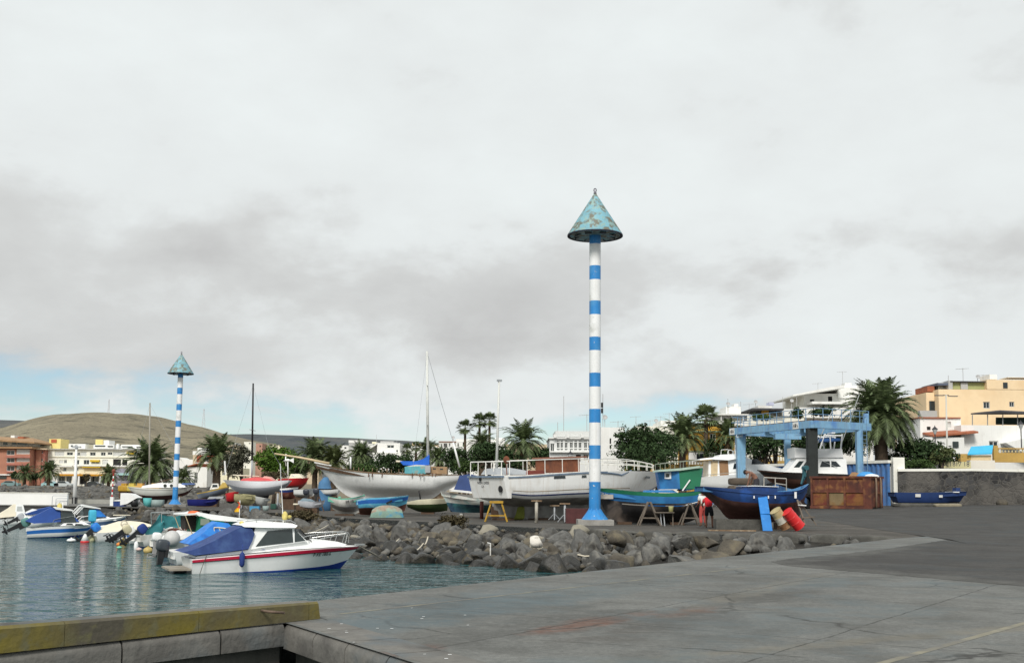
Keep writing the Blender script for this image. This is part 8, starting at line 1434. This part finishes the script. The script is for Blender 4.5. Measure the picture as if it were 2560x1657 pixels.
mb.build('gantry_rail', mat('lift_rail_blue', (.14, .26, .40), .6, .15, 2), root); mb = MB(); n_ = (b3 - br_).normalized() * .0; sd_ = (br_ - b0).normalized() * .7; mb.bar(b0 + sd_ + Vector((0, 0, .37)), bl + sd_ + Vector((0, 0, .37)), 1.2, .08); mb.build('walkway', mat('rusty_grating', (.14, .08, .05), .9, .3, 3), root)
for px_, py_, Y_ in ((1918, 1080, 100), (2005, 1078, 95)):
 a = lp(px_, py_, Y_); mb = MB(); mb.prof([(a.x - .65, a.z - .35), (a.x + .65, a.z - .35), (a.x + .12, a.z - .05), (a.x + .12, a.z + .45), (a.x - .12, a.z + .45), (a.x - .12, a.z - .05)], lambda x, z: a.y + .18, y0=a.y - .18); mb.build('sling_hook', LB_, root)
a = lp(1968, 1074, 104); MB().box((a.x, a.y, zT - .5), (2.4, .8, .5)).build('winch_drum', LB_, root); MB().box((br_.x - .25, br_.y, zT + .75), (.35, .4, .85)).build('control_box', LB_, root)
mb = MB(); a = lp(2158, 1075, 95.4)
for s_ in (-.18, .18): mb.bar((a.x + s_, a.y - .35, 1.0), (a.x + s_, a.y - .35, zT + .6), .04)
for i in range(18): mb.bar((a.x - .18, a.y - .35, 1.2 + i * .33), (a.x + .18, a.y - .35, 1.2 + i * .33), .03)
mb.build('ladder', MATS['lift_rail_blue'], root)
dl = (b0 - bl).normalized(); nf = Vector((dl.y, -dl.x, 0));
for t_ in (.04, .83):
 p = bl.lerp(b0, t_) + nf * .262; mb = MB();
 def seg(u0, v0, u1, v1, w_=.07): mb.bar(p + dl * u0 + nf * .02 + Vector((0, 0, v0)), p + dl * u1 + nf * .02 + Vector((0, 0, v1)), w_, .012, up=nf)
 MB().bar(p - dl * .42, p + dl * .42, .03, .58).build('emblem_plate', WHITE_OLD, root)
 for u0, v0, u1, v1 in ((-.34, -.16, -.22, .08), (.34, -.16, .22, .08), (-.12, -.16, -.05, .08), (.12, -.16, .05, .08), (0, -.16, 0, -.02), (-.10, .1, .10, .1)): seg(u0, v0, u1, v1)
 mb.build('emblem', INK, root)
a = lp(1848, 1090, 104.15); text('GH', .44, root, (a.x, a.y, a.z), (1, 0, 0), (0, 0, 1), WHITE, 'lettering')
RU = mat('rusty_steel', (.135, .042, .026), .85, .25, .8, patch=((.055, .022, .018), .9, .55, .12), patch2=((.24, .11, .04), 1.6, .62, .1)); RU2 = mat('rust_ochre_panel', (.20, .085, .026), .85, .3, 1.2, patch=((.13, .03, .02), 1.4, .52, .1)); RU3 = mat('pale_rust_panel', (.20, .145, .075), .85, .2, 1.2, patch=((.19, .085, .02), 1.2, .62, .1))
a, c = P(2028, 1268, 90.5), P(2180, 1271, 87.5); d = c - a; Ls = d.to_2d().length; sa = math.atan2(d.y, d.x); zg = gz((a.x + c.x) / 2, 89); Hs = P(2180, 1190, 87.5).z - zg; root = thing('skip_container', 'large rust brown open steel skip standing on the asphalt at the right', 'skip', (a.x, a.y, zg), sa); D_ = 2.5
mb = MB(); T_ = .08; zb = .12
mb.box((Ls / 2, D_ / 2, zb + .05), (Ls, D_, .1)); mb.box((Ls / 2, T_ / 2, (Hs + zb) / 2), (Ls, T_, Hs - zb)); mb.box((Ls / 2, D_ - T_ / 2, (Hs + zb) / 2), (Ls, T_, Hs - zb)); mb.box((T_ / 2, D_ / 2, (Hs + zb) / 2), (T_, D_ - 2 * T_, Hs - zb)); mb.box((Ls - T_ / 2, D_ / 2, (Hs + zb) / 2), (T_, D_ - 2 * T_, Hs - zb)); mb.build('body', RU, root)
mb = MB();
for x_ in (.1, Ls * .29, Ls * .57, Ls - .55): mb.box((x_, -.06, Hs / 2), (.16, .12, Hs - .1))
mb.box((Ls / 2 - .2, -.055, Hs * .53), (Ls - .5, .10, .16)); mb.box((Ls / 2, -.06, Hs - .07), (Ls + .1, .13, .16)); mb.box((Ls / 2, -.06, .12), (Ls + .1, .13, .2)); mb.box((Ls - .25, -.05, Hs / 2), (.5, .10, Hs - .3)); mb.box((Ls + .05, D_ / 2, Hs - .07), (.12, D_ + .1, .16)); mb.build('frame_ribs', RU, root)
for i, (x0, x1, m_) in enumerate(((.2, Ls * .29 - .1, RU2), (Ls * .29 + .1, Ls * .57 - .1, RU3), (Ls * .57 + .1, Ls - .65, RU2))): MB().box(((x0 + x1) / 2, -.012, Hs * .30), (x1 - x0, .024, Hs * .38)).build('panel', m_, root)
mb = MB()
for y_ in (.7, 1.75): mb.tube([(Ls + .1, y_, .1), (Ls + .14, y_, Hs * .6), (Ls + .12, y_, Hs - .25), (Ls + .02, y_, Hs - .02)], .075, 8)
mb.build('lifting_rail', mat('worn_rail', (.24, .17, .12), .7, .25, 2), root, smooth=True); MB().box((Ls + .05, 1.22, Hs * .5), (.08, .9, .14)).build('cross_bar', RU2, root)
lod = root.matrix_basis.copy()
def inbin(x, y, z): return Matrix.Translation((a.x, a.y, zg)) @ Matrix.Rotation(sa, 4, 'Z') @ Vector((x, y, z))
v = inbin(Ls - .9, 1.4, Hs - .1); tag(MB().ell((0, 0, 0), (.8, .6, .5), 16, 10).build('tarpaulin', mat('sky_tarp', (.05, .26, .58), .7, .15, 3), None, True, loc=v), 'crumpled blue tarpaulin heaped in the rusty skip', 'tarpaulin'); v = inbin(Ls - 2.0, 1.3, Hs - .1); tag(MB().prof([(-.5, -.3), (.5, -.3), (.45, .35), (.1, .45)], .4).build('cardboard', mat('cardboard', (.38, .22, .11), .85, .15, 2), None, loc=v), 'torn brown cardboard sticking out of the rusty skip', 'cardboard'); v = inbin(Ls - .4, 1.2, Hs - .0); tag(MB().ell((0, 0, 0), (.6, .5, .2)).build('white_sack', WHITE, None, True, loc=v), 'white sack lying on the blue tarpaulin in the skip', 'sack')
v = P(2016, 1246, 91.5); root = thing('tyre', 'big black tyre leaning behind the left end of the rusty skip', 'tyre', (v.x, v.y, gz(v.x, v.y) + .62), .3); MB().lathe([(.32, -.2), (.58, -.2), (.64, -.1), (.64, .1), (.58, .2), (.32, .2)], 24, M=Matrix.Rotation(R(80), 4, 'X'), capa=False, capb=False).build('tread', BLACK, root, smooth=True, auto=R(40))
v = P(1851, 1216, 62); root = thing('stone_stack', 'stack of flat grey brown stones behind the person in the blue boat', 'stone stack', (v.x, 62, gz(v.x, 62))); hS = P(1851, 1194, 62).z - gz(v.x, 62); mb = MB(); n = 6
for i in range(n): mb.rbox((rnd.uniform(-.06, .06), 0, hS * (i + .5) / n), (1.35 - .25 * (i < 1) + rnd.uniform(-.1, .1), .8, hS / n * .98), .1)
mb.build('stones', mat('stack_stone', (.10, .08, .062), .92, .3, 2), root, smooth=True)
def drum(px, py, Y, tx, m, label, bands=None, r=.25, L_=.92):
 c = P(px, py, Y); root = thing('oil_drum', label, 'oil drum', c); M = Matrix.Rotation(R(tx), 4, 'Y') @ Matrix.Rotation(R(12), 4, 'X'); mb = MB(M); pr = []; h = L_ / 2
 for z in (-h, -h + .02): pr.append((r + .012, z))
 for z0, z1 in ((-h + .021, -h * .36), (-h * .30, h * .30), (h * .36, h - .021)): pr += [(r, z0), (r, z1), (r + .014, z1 + .012)]
 pr += [(r + .012, h - .02), (r + .012, h)]; mi = [bands((pr[i][1] + pr[i + 1][1]) / 2) if bands else 0 for i in range(len(pr) - 1)]
 mb.lathe(pr, 26, mi, capa=True, capb=True); ob = mb.build('barrel', m, root, smooth=True, auto=R(35)); lo_ = min(v_[2] for v_ in mb.v); root.location.z = gz(c.x, Y) - lo_ + .0; return root
drum(1952, 1292, 49.2, -36, [mat('drum_rust', (.30, .15, .07), .8, .3, 3, patch=((.45, .36, .22), 3, .55, .1)), mat('drum_white', (.62, .60, .52), .7, .2, 4), mat('drum_cream', (.46, .38, .20), .7, .25, 3, patch=((.05, .22, .50), 2.2, .60, .06))], 'worn cream and white oil drum with rust leaning against the maroon hull', lambda z: 0 if z < -.15 else (1 if z < .12 else 2))
drum(1983, 1289, 49.0, -42, [mat('drum_red', (.62, .028, .03), .4, .08, 3, patch=((.66, .5, .46), 4, .72, .05))], 'bright red oil drum leaning against the maroon hull beside the blue board')
a, c = P(1906, 1241, 49.6), P(1919, 1319, 48.9); a.z, c.z = a.z, gz(c.x, c.y); root = thing('board', 'bright blue painted board leaning on the side of the maroon bottomed boat', 'board', c); MB().bar((0, 0, .0), a - c, .42, .05).build('plank', mat('bright_blue_board', (.015, .19, .56), .5, .1, 3, patch=((.05, .26, .62), 4, .64, .08)), root)
MB().bar((a - c) * .5 + Vector((-.2, -.04, 0)), (a - c) * .5 + Vector((.2, -.04, 0)), .05, .03).build('cleat', MATS['bright_blue_board'], root)
root = thing('step_trestle', 'slanting wooden trestle with a small shelf under the bow of the maroon bottomed boat', 'trestle', P(2006, 1313, 49.4)); o_ = Vector(root.location); o_.z = gz(o_.x, 49.4); root.location = o_; WGW = MATS['weathered_grey_wood']
for p, q, nm, w_ in (((1993, 1249, 49.9), (2013, 1313, 49.2), 'leg', .07), ((1998, 1252, 49.9), (2041, 1312, 49.6), 'leg', .08), ((2001, 1294, 49.4), (2033, 1292, 49.6), 'shelf', .26), ((1999, 1262, 49.6), (2012, 1263, 49.7), 'white_step', .22)): MB().bar(P(*p) - o_, P(*q) - o_, w_, .05).build(nm, WGW if nm != 'white_step' else WHITE, root)
root = thing('work_table', 'low work table of planks in front of the blue and green fishing boat', 'table', P(1662, 1308, 55)); o_ = Vector(root.location); o_.z = gz(o_.x, 55); root.location = o_; MB().bar(P(1636, 1280.5, 55) - o_, P(1684, 1280.5, 55) - o_, .5, .04).build('top', WGW, root)
for px_ in (1651, 1659, 1682): q = P(px_, 1281, 55) - o_; MB().bar((q.x + (.05 if px_ < 1660 else 0), 0, 0), q, .05).build('leg', WGW if px_ > 1660 else GREYP, root)
v = P(1677.5, 1279, 55); q = MB(); q.lathe([(.10, 0), (.125, .24), (.13, .25), (.12, .25), (.10, .02)], 18); tag(q.build('bucket', mat('pale_yellow_plastic', (.62, .60, .26), .5, .06, 4), None, True, loc=(v.x, 55, P(1677, 1280, 55).z + .03)), 'pale yellow bucket standing on the work table', 'bucket')
def litter(px, py, w, d, h, m, label, name='scrap', cat='scrap', Y=None, rz=.2):
 v = G(px, py); o = MB().prof([(-w / 2, 0), (w / 2, 0), (w * .35, h), (-w * .2, h * .8)], d / 2).build(name, m, None, loc=(v.x, v.y, gz(v.x, v.y) + .0), rz=rz); return tag(o, label, cat)
litter(1564, 1308, .5, .3, .1, mat('pale_scrap', (.42, .40, .33), .8, .2, 4), 'crumpled pale scrap at the foot of the blue and green fishing boat', name='scrap_heap'); litter(1585, 1307, .9, .12, .03, WOOD, 'thin plank lying beside the pale scrap', 'plank', 'plank'); v = P(1828, 1333, 45.4); tag(MB().bar((-.95, 0, .03), (.95, -.1, .03), .12, .05).build('plank', WOOD, None, loc=(v.x, 45.3, .10)), 'brown plank lying on the concrete kerb wall', 'plank'); litter(1884, 1321, .45, .3, .05, KW, 'flat broken slab beside the grey keel block', 'slab', 'slab')
q = G(1165, 1284); tag(MB().lathe([(.17, 0), (.19, .36), (.2, .37)], 16).build('bucket', WHITE_OLD, None, True, loc=(q.x + .2, q.y, gz(q.x, q.y) + .10)), 'white bucket near the teal boat stern, upper of two', 'bucket'); q = G(1154, 1293); tag(MB().lathe([(.12, 0), (.14, .4), (.06, .5), (.05, .55)], 12).build('jerrycan', WHITE_OLD, None, True, loc=(q.x, q.y, gz(q.x, q.y))), 'small white jerrycan on the yard below the teal boat', 'canister')
litter(1452, 1279, .75, .5, .4, WHITE_OLD, 'white crumpled sheet on the dark red box beside the column', 'sheet', 'sheet'); v = P(1445, 1300, 59); tag(MB().box((0, 0, .38), (1.3, .9, .76)).build('box', mat('dark_red_box', (.09, .03, .03), .85, .25, 2), None, loc=(v.x, 59, gz(v.x, 59))), 'dark red wooden box under the old yacht left of the column plinth', 'box')
v = P(1290, 1298, 65); tag(MB().rbox((0, 0, .4), (1.0, .8, .8), .2).build('green_sack', mat('lime_sack', (.17, .19, .03), .8, .2, 3), None, True, loc=(v.x, 65, 0)), 'lime green sack under the stern of the old white yacht', 'sack')
for px_, py_, w_, h_, m_, lb, nm in ((637, 1277, .72, .40, mat('sky_crate', (.07, .30, .52), .7, .12, 2), 'blue crate in front of the derelict skiffs', 'crate'), (664, 1276, .52, .42, mat('grey_green_drum', (.28, .35, .34), .7, .12, 2), 'grey green tub right of the blue crate', 'tub'), (684, 1268, .5, .45, mat('dark_green_heap', (.03, .085, .065), .9, .2, 2), 'dark green heap of netting behind the grey green tub', 'net_heap'), (368, 1262, .7, .75, mat('turquoise_tub', (.10, .40, .40), .7, .1, 2), 'turquoise tub under the double ended sailing boat', 'tub'), (390, 1262, 1.1, .6, mat('grey_bin', (.26, .33, .32), .7, .1, 2), 'grey green fish box left of the far column plinth', 'fish_box'), (740, 1256, .9, .5, mat('dusty_cyan', (.10, .30, .42), .7, .15, 2), 'cyan plastic sheet heap left of the stored engines', 'sheet_heap')):
 z_ = -.1; v = G(px_, py_, z_); s_ = max(1, v.y / 95); o = MB(); (o.rbox((0, 0, h_ * s_ / 2), (w_ * s_, w_ * s_ * .8, h_ * s_), .1) if 'heap' in nm else o.lathe([(w_ * s_ * .42, 0), (w_ * s_ * .5, h_ * s_), (w_ * s_ * .46, h_ * s_), (w_ * s_ * .4, .1)], 16) if nm == 'tub' else o.box((0, 0, h_ * s_ / 2), (w_ * s_, w_ * s_ * .7, h_ * s_), taper=1.06)); tag(o.build(nm, m_, None, nm != 'crate', loc=(v.x, v.y, gz(v.x, v.y))), lb, nm.replace('_', ' '))
v = P(812, 1216, 97); root = thing('tarpaulin_heap', 'dusty blue tarpaulin heap behind the schooner stem', 'tarpaulin', (v.x, 97, gz(v.x, 97))); h_ = P(812, 1193, 97).z - gz(v.x, 97); MB().grid(lambda u, w_: (lerp(-.7, .7, u) * (1.1 - .5 * w_), .5 * math.cos(PI * u) * 0 + .5 * (1 - w_) * math.sin(6 * u) * .4, h_ * w_ * (.8 + .2 * math.sin(PI * u))), 12, 8).build('sheet', mat('dusty_blue_tarp', (.06, .16, .30), .8, .2, 2), root, smooth=True); q = MB(); q.lathe([(.8, 0), (.75, h_ * .3), (.62, h_ * .6), (.45, h_ * .85), (.15, h_)], 12); q.v = [v_ + Vector((1, 1, .4)) * .35 * noise.noise(v_ * 1.7) for v_ in q.v]; q.build('heap', MATS['dusty_blue_tarp'], root, smooth=True)
a = P(322, 1256, 119); root = thing('upturned_cabin', 'white boxy upturned boat hull with a slanted end on the far jetty', 'boat', (a.x, 119, -.28)); h_ = P(322, 1232, 119).z + .28; MB().prof([(-.6, .15), (-.6, h_), (.35, h_ - .05), (1.15, h_ * .66), (.1, .3)], .9).build('hull', WHITE, root); MB().lathe([(.4, -.3), (.5, 0), (.4, .3)], 14, M=Matrix.Translation((.75, -.4, .42)) @ Matrix.Rotation(R(80), 4, 'Y')).build('outboard_cover', BLACKP, root, smooth=True)
for px_, m_, lb in ((312, YELLOWP, 'leftmost ochre pedal boat hull beyond the white sailing boat'), (331, mat('mustard', (.50, .40, .08), .7, .1, 2), 'mustard yellow pedal boat hull beyond the white sailing boat'), (352, mat('amber', (.55, .32, .08), .7, .1, 2), 'amber pedal boat hull right of the mustard one'), (388, mat('tan_yellow', (.50, .33, .14), .7, .1, 2), 'tan pedal boat hull behind the cabin of the white sailing boat')):
 c_ = P(px_, 1214, 152); root = thing('pedal_boat', lb, 'pedal boat', (c_.x, 152, gz(c_.x, 152)), 0, 'ochre pedal boats stored ashore'); h_ = c_.z - gz(c_.x, 152); MB().rbox((0, .4, h_ - .35), (1.5, .5, .8), .2).rbox((0, -.4, h_ - .35), (1.5, .5, .8), .2).build('floats', m_, root, smooth=True); MB().box((0, 0, h_ + .1), (.7, .9, .5)).build('seat', m_, root); MB().box((0, 0, (h_ - .7) / 2), (1.2, .9, h_ - .7)).build('rack', WOOD_D, root)
a = P(300, 1256, 121); root = thing('dinghy', 'little white and navy dinghy on the far jetty left of the boxy hull', 'dinghy', (a.x, 121, -.28)); MB().prof([(-.55, .0), (.55, .0), (.6, .55), (-.6, .55)], .45).build('hull', NAVY, root); MB().prof([(-.6, .56), (.62, .56), (.5, .75), (-.3, .68)], .5).build('cover', WHITE, root)
v = P(2310, 1262, 93); tag(MB().rbox((0, 0, .1), (5.0, .9, .34), .1).build('kerb_slab', KW, None, True, loc=(v.x, 93.4, gz(v.x, 93))), 'long grey concrete kerb slab in front of the dark blue skiff', 'kerb'); v = P(2370, 1262, 92.3); tag(MB().rbox((0, 0, .08), (2.2, .8, .3), .1).build('kerb_slab', mat('sandy_slab', (.24, .21, .15), .9, .2, 2), None, True, loc=(v.x, 92.4, gz(v.x, 92.4))), 'pale sandy broken slab at the end of the concrete kerb', 'kerb'); v = P(2505, 1257, 96); tag(MB().ell((0, 0, .15), (.5, .4, .35)).build('boulder', BAS2, None, True, loc=(v.x, 96, gz(v.x, 96))), 'brown stone lying at the foot of the lava wall near the right edge', 'boulder')
bw = cr.F.at(cr.q(897, 1364)[0], 0, cr.q(897, 1364)[1]); rope([bw, G(948, 1390, WZ)], .018, LINE, 'mooring_rope', 'taut pale mooring rope from the cruiser bow into the water, upper of two'); rope([bw, G(962, 1402, WZ)], .014, ROPE_D, 'mooring_rope', 'dark mooring rope from the cruiser bow into the water, lower of two')
rope([P(752, 1334, 48), P(822, 1311, 54)], .025, LINE, 'mooring_rope', 'straight pale rope running from behind the cruiser cabin up to the rocks', .1); rope([P(1018, 1378, 45), P(1058, 1358, 46.5), P(1070, 1341, 47.5)], .03, LINE, 'mooring_rope', 'pale rope looping over the wet boulders in the middle', .15); rope([P(958, 1364, 49), P(998, 1346, 51)], .028, LINE, 'mooring_rope', 'short tan rope across the rocks left of the middle', .1); rope([P(1095, 1390, 44), P(1140, 1360, 46), P(1180, 1325, 49)], .03, ROPE_D, 'mooring_rope', 'long dark rope climbing the rocks towards the yellow trestle', .2); rope([P(1444, 1386, 41.2), P(1462, 1390, 41), P(1480, 1389, 41)], .03, LINE, 'mooring_rope', 'grey hose caught between the big boulders near the quay')
v = P(1226, 1372, 43.5); root = thing('pipe_stub', 'white bent pipe standing among the wet rocks', 'pipe', (v.x, v.y, v.z)); MB().tube([(0, 0, -.3), (0, 0, .22), (-.12, 0, .24)], .025, 6).build('pipe', WHITE_OLD, root);
for px_, py_, d_, w_, h_, nm_ in ((1440, 1334, 47.2, .95, .34, 'pale topped concrete lump at the yard edge below the column'), (1215, 1328, 50.5, .9, .3, 'broad pale slab of concrete among the rocks below the yellow trestle'), (1345, 1339, 46.6, .5, .3, 'small pale rock lump at the yard edge left of the column')): v = P(px_, py_, d_); boulder('p', v.x, v.y, v.z - .12, w_ * .55, nm_, None, rot=(.1, 0, .4))
def skinned(name, chains, m, parent=None, loc=None, rz=0.0, sub=2):
 """one continuous surface grown round a skeleton: chains of (point, radius); equal points join"""
 bm = bmesh.new(); sk = bm.verts.layers.skin.verify(); vs = {}
 def vert(p, r):
  key = tuple(round(c, 3) for c in p)
  if key not in vs: v = bm.verts.new(p); rr_ = r if hasattr(r, '__len__') else (r, r); v[sk].radius = rr_; v[sk].use_root = (len(vs) == 0); vs[key] = v
  return vs[key]
 for ch in chains:
  for (p, r), (q, r2) in zip(ch, ch[1:]):
   a, c = vert(p, r), vert(q, r2)
   if bm.edges.get((a, c)) is None: bm.edges.new((a, c))
 me = bpy.data.meshes.new(name); bm.to_mesh(me); bm.free(); me.materials.append(m); o = bpy.data.objects.new(name, me); COL.objects.link(o)
 md = o.modifiers.new('Skin', 'SKIN'); md.use_smooth_shade = True; sb = o.modifiers.new('Subdivision', 'SUBSURF'); sb.levels = sub; sb.render_levels = sub
 if parent: o.parent = parent
 if loc is not None: o.location = loc
 o.rotation_euler.z = rz; return o
SKIN = mat('tanned_skin', (.20, .095, .06), .6, .1, 6); HAIR = mat('dark_hair', (.012, .010, .009), .7, .2, 20); TEE = mat('red_tshirt', (.56, .014, .024), .85, .1, 5); SHORTS = mat('black_shorts', (.012, .013, .018), .9, .15, 5)
def person(label, loc, rz, pose, clothes, hair=HAIR, cap=None):
 """pose: joints in metres in the person's own frame (faces +y)"""
 J = pose; ch = [[(J['hip'], (.15, .115)), (J['waist'], (.145, .11)), (J['chest'], (.175, .12)), (J['neck0'], (.075, .07)), (J['neck'], (.052, .052)), (J['head0'], (.075, .088)), (J['head'], (.082, .098)), (J['crown'], (.055, .065))]]
 for s_ in 'lr':
  ch.append([(J['hip'], .13), (J['th' + s_], .092), (J['kn' + s_], .06), (J['an' + s_], .042), (J['to' + s_], (.045, .028))])
  ch.append([(J['chest'], .15), (J['sh' + s_], .065), (J['el' + s_], .042), (J['wr' + s_], .03), (J['ha' + s_], (.04, .022))])
  h = Vector(J['ha' + s_]); d = (h - Vector(J['wr' + s_])).normalized(); sd_ = d.cross(Vector((0, 1, .1))).normalized()
  for f in range(4): b0_ = h + sd_ * (f - 1.5) * .018; m1 = b0_ + d * .035; ch.append([(J['ha' + s_], .03), (tuple(m1), .009), (tuple(m1 + d * (.03 + .008 * (f in (1, 2))) + Vector((0, .012, 0))), .008)])
  ch.append([(J['ha' + s_], .03), (tuple(h - sd_ * .045 + d * .005), .010), (tuple(h - sd_ * .06 + d * .035), .009)])
 body = skinned('person', ch, SKIN, None, loc, rz); tag(body, label, 'person')
 hd = Vector(J['head']); fw = Vector(J['face']).normalized(); up = (Vector(J['crown']) - Vector(J['head0'])).normalized(); sd = up.cross(fw).normalized(); fw = sd.cross(up)
 mb = MB(); M = Matrix((sd, fw, up)).transposed().to_4x4(); M.translation = hd
 for sg in (-1, 1): mb.ell((sg * .034, .088, .005), (.013, .01, .009), 8, 6, 1, M); mb.ell((sg * .088, -.01, 0), (.014, .025, .035), 8, 6, 0, M)
 mb.ell((0, .10, -.025), (.014, .02, .03), 8, 6, 0, M); mb.ell((0, .086, -.062), (.026, .01, .008), 8, 6, 2, M); mb.build('face', [SKIN, mat('eye_white', (.5, .5, .48), .4, 0), mat('lips', (.22, .07, .055), .6, 0)], body, smooth=True)
 mb = MB(); mb.ell((0, -.018, .045), (.098, .112, .09), 16, 10, 0, M); mb.build('hair' if not cap else 'cap', cap or hair, body, smooth=True)
 for nm, m_, chs in clothes: skinned(nm, [[(J[k] if isinstance(k, str) else k, r) for k, r in c] for c in chs], m_, body)
 return body
tee = lambda sl=.5: [[('hip', (.165, .135)), ('waist', (.175, .135)), ('chest', (.205, .145)), ('neck0', (.095, .085))], [('chest', .16), ('shl', .10), ('sll', .085)], [('chest', .16), ('shr', .10), ('slr', .085)]]
shorts = [[('waist', (.155, .118)), ('hip', (.172, .14))], [('hip', .14), ('thl', .115), ('khl', .10)], [('hip', .14), ('thr', .115), ('khr', .10)]]
def mid(a, c, t): return tuple(Vector(a).lerp(Vector(c), t))
def fin(J):
 for s_ in 'lr': J['sl' + s_] = mid(J['sh' + s_], J['el' + s_], .62); J['kh' + s_] = mid(J['th' + s_], J['kn' + s_], .8); J['pa' + s_] = mid(J['kn' + s_], J['an' + s_], .85)
 return J
J1 = fin(dict(hip=(0, -.06, .90), waist=(-.02, .0, 1.06), chest=(-.05, .16, 1.27), neck0=(-.07, .27, 1.38), neck=(-.08, .32, 1.42), head0=(-.09, .37, 1.46), head=(-.10, .41, 1.50), crown=(-.11, .44, 1.58), face=(0, .8, -.6),
 thl=(-.10, -.04, .80), knl=(-.13, .02, .47), anl=(-.13, -.06, .08), tol=(-.14, .10, .035), thr=(.10, -.05, .80), knr=(.14, .01, .47), anr=(.15, -.07, .08), tor=(.17, .09, .035),
 shl=(-.22, .17, 1.30), ell=(-.33, .30, 1.08), wrl=(-.30, .48, .95), hal=(-.29, .56, .93), shr=(.14, .18, 1.30), elr=(.28, .32, 1.12), wrr=(.33, .50, 1.22), har=(.34, .58, 1.24)))
v = P(1773, 1313, 52.4); person('person in a red T-shirt and black shorts seen from behind, bending towards the blue boat', (v.x, 52.4, gz(v.x, 52.4)), R(-12), J1, [('shirt', TEE, tee()), ('shorts', SHORTS, shorts)])
J2 = fin(dict(hip=(0, 0, .93), waist=(.0, .0, 1.10), chest=(.01, .03, 1.34), neck0=(.015, .05, 1.46), neck=(.02, .06, 1.50), head0=(.025, .08, 1.56), head=(.03, .09, 1.62), crown=(.03, .08, 1.71), face=(0, 1, -.2),
 thl=(-.10, 0, .83), knl=(-.12, .03, .49), anl=(-.12, -.03, .08), tol=(-.13, .12, .035), thr=(.10, 0, .83), knr=(.12, .04, .49), anr=(.12, -.02, .08), tor=(.14, .13, .035),
 shl=(-.18, .03, 1.38), ell=(-.24, .05, 1.10), wrl=(-.2, .24, .98), hal=(-.18, .32, .97), shr=(.20, .04, 1.38), elr=(.27, .14, 1.13), wrr=(.2, .32, 1.08), har=(.18, .40, 1.08)))
v = P(1758, 1308, 54.6); person('person in a white shirt and faded red trousers half hidden behind the one in red', (v.x, 54.6, gz(v.x, 54.6)), R(20), J2, [('shirt', WHITE_OLD, tee()), ('trousers', mat('faded_red_trousers', (.42, .07, .06), .9, .12, 5), [shorts[0]] + [[('hip', .14), ('th' + s_, .115), ('kn' + s_, .085), ('pa' + s_, .07)] for s_ in 'lr'])])
J3 = fin(dict(hip=(0, 0, .90), waist=(.0, .07, 1.03), chest=(-.02, .22, 1.17), neck0=(-.03, .33, 1.24), neck=(-.04, .38, 1.25), head0=(-.05, .44, 1.24), head=(-.05, .49, 1.23), crown=(-.05, .57, 1.25), face=(0, .2, -1),
 thl=(-.10, .02, .80), knl=(-.12, .08, .47), anl=(-.12, 0, .08), tol=(-.13, .14, .035), thr=(.10, .02, .80), knr=(.12, .08, .47), anr=(.12, 0, .08), tor=(.14, .14, .035),
 shl=(-.20, .25, 1.19), ell=(-.24, .30, .93), wrl=(-.20, .38, .70), hal=(-.19, .41, .62), shr=(.16, .25, 1.19), elr=(.22, .30, .93), wrr=(.2, .36, .70), har=(.2, .40, .62)))
v = P(1893, 1238, 50.6); zd = P(1893, 1231, 50.6).z - .33; person('bare chested person with dark hair stooping inside the blue boat', (v.x, 50.55, zd), R(62), J3, [('shorts', mat('dark_patterned_shorts', (.03, .028, .035), .9, .3, 12), shorts)])
MB().box((P(2562, 1160, 112.3).x, 112.4, 2.3), (6.6, .3, 2.6)).build('shade_box', ROOM, [o for o in COL.objects if o.name.startswith('balustrade') and o.parent is None][-1]).matrix_parent_inverse = Matrix.Translation(-Vector([o for o in COL.objects if o.name.startswith('balustrade') and o.parent is None][-1].location))  # dark box added to stand for the shadow gap below the balustrade
mb = MB()
for px_, py_ in ((1059, 1542), (1055, 1547), (854, 1560), (823, 1572), (944, 1571), (980, 1572), (866, 1578), (867, 1582), (1163, 1538), (1170, 1563), (885, 1606), (1062, 1636), (1125, 1637), (1116, 1647), (1740, 1320), (1030, 1520)):
 v = G(px_, py_); s_ = rnd.uniform(.012, .02); mb.add([(v.x - s_, v.y - s_, .009), (v.x + s_, v.y - s_ * .5, .009), (v.x + s_ * .6, v.y + s_, .009), (v.x - s_, v.y + s_ * .6, .009)], [(0, 1, 2, 3)])
tag(mb.build('paint_flecks', WHITE), 'white flecks of guano scattered on the quay concrete', 'droppings', kind='stuff')
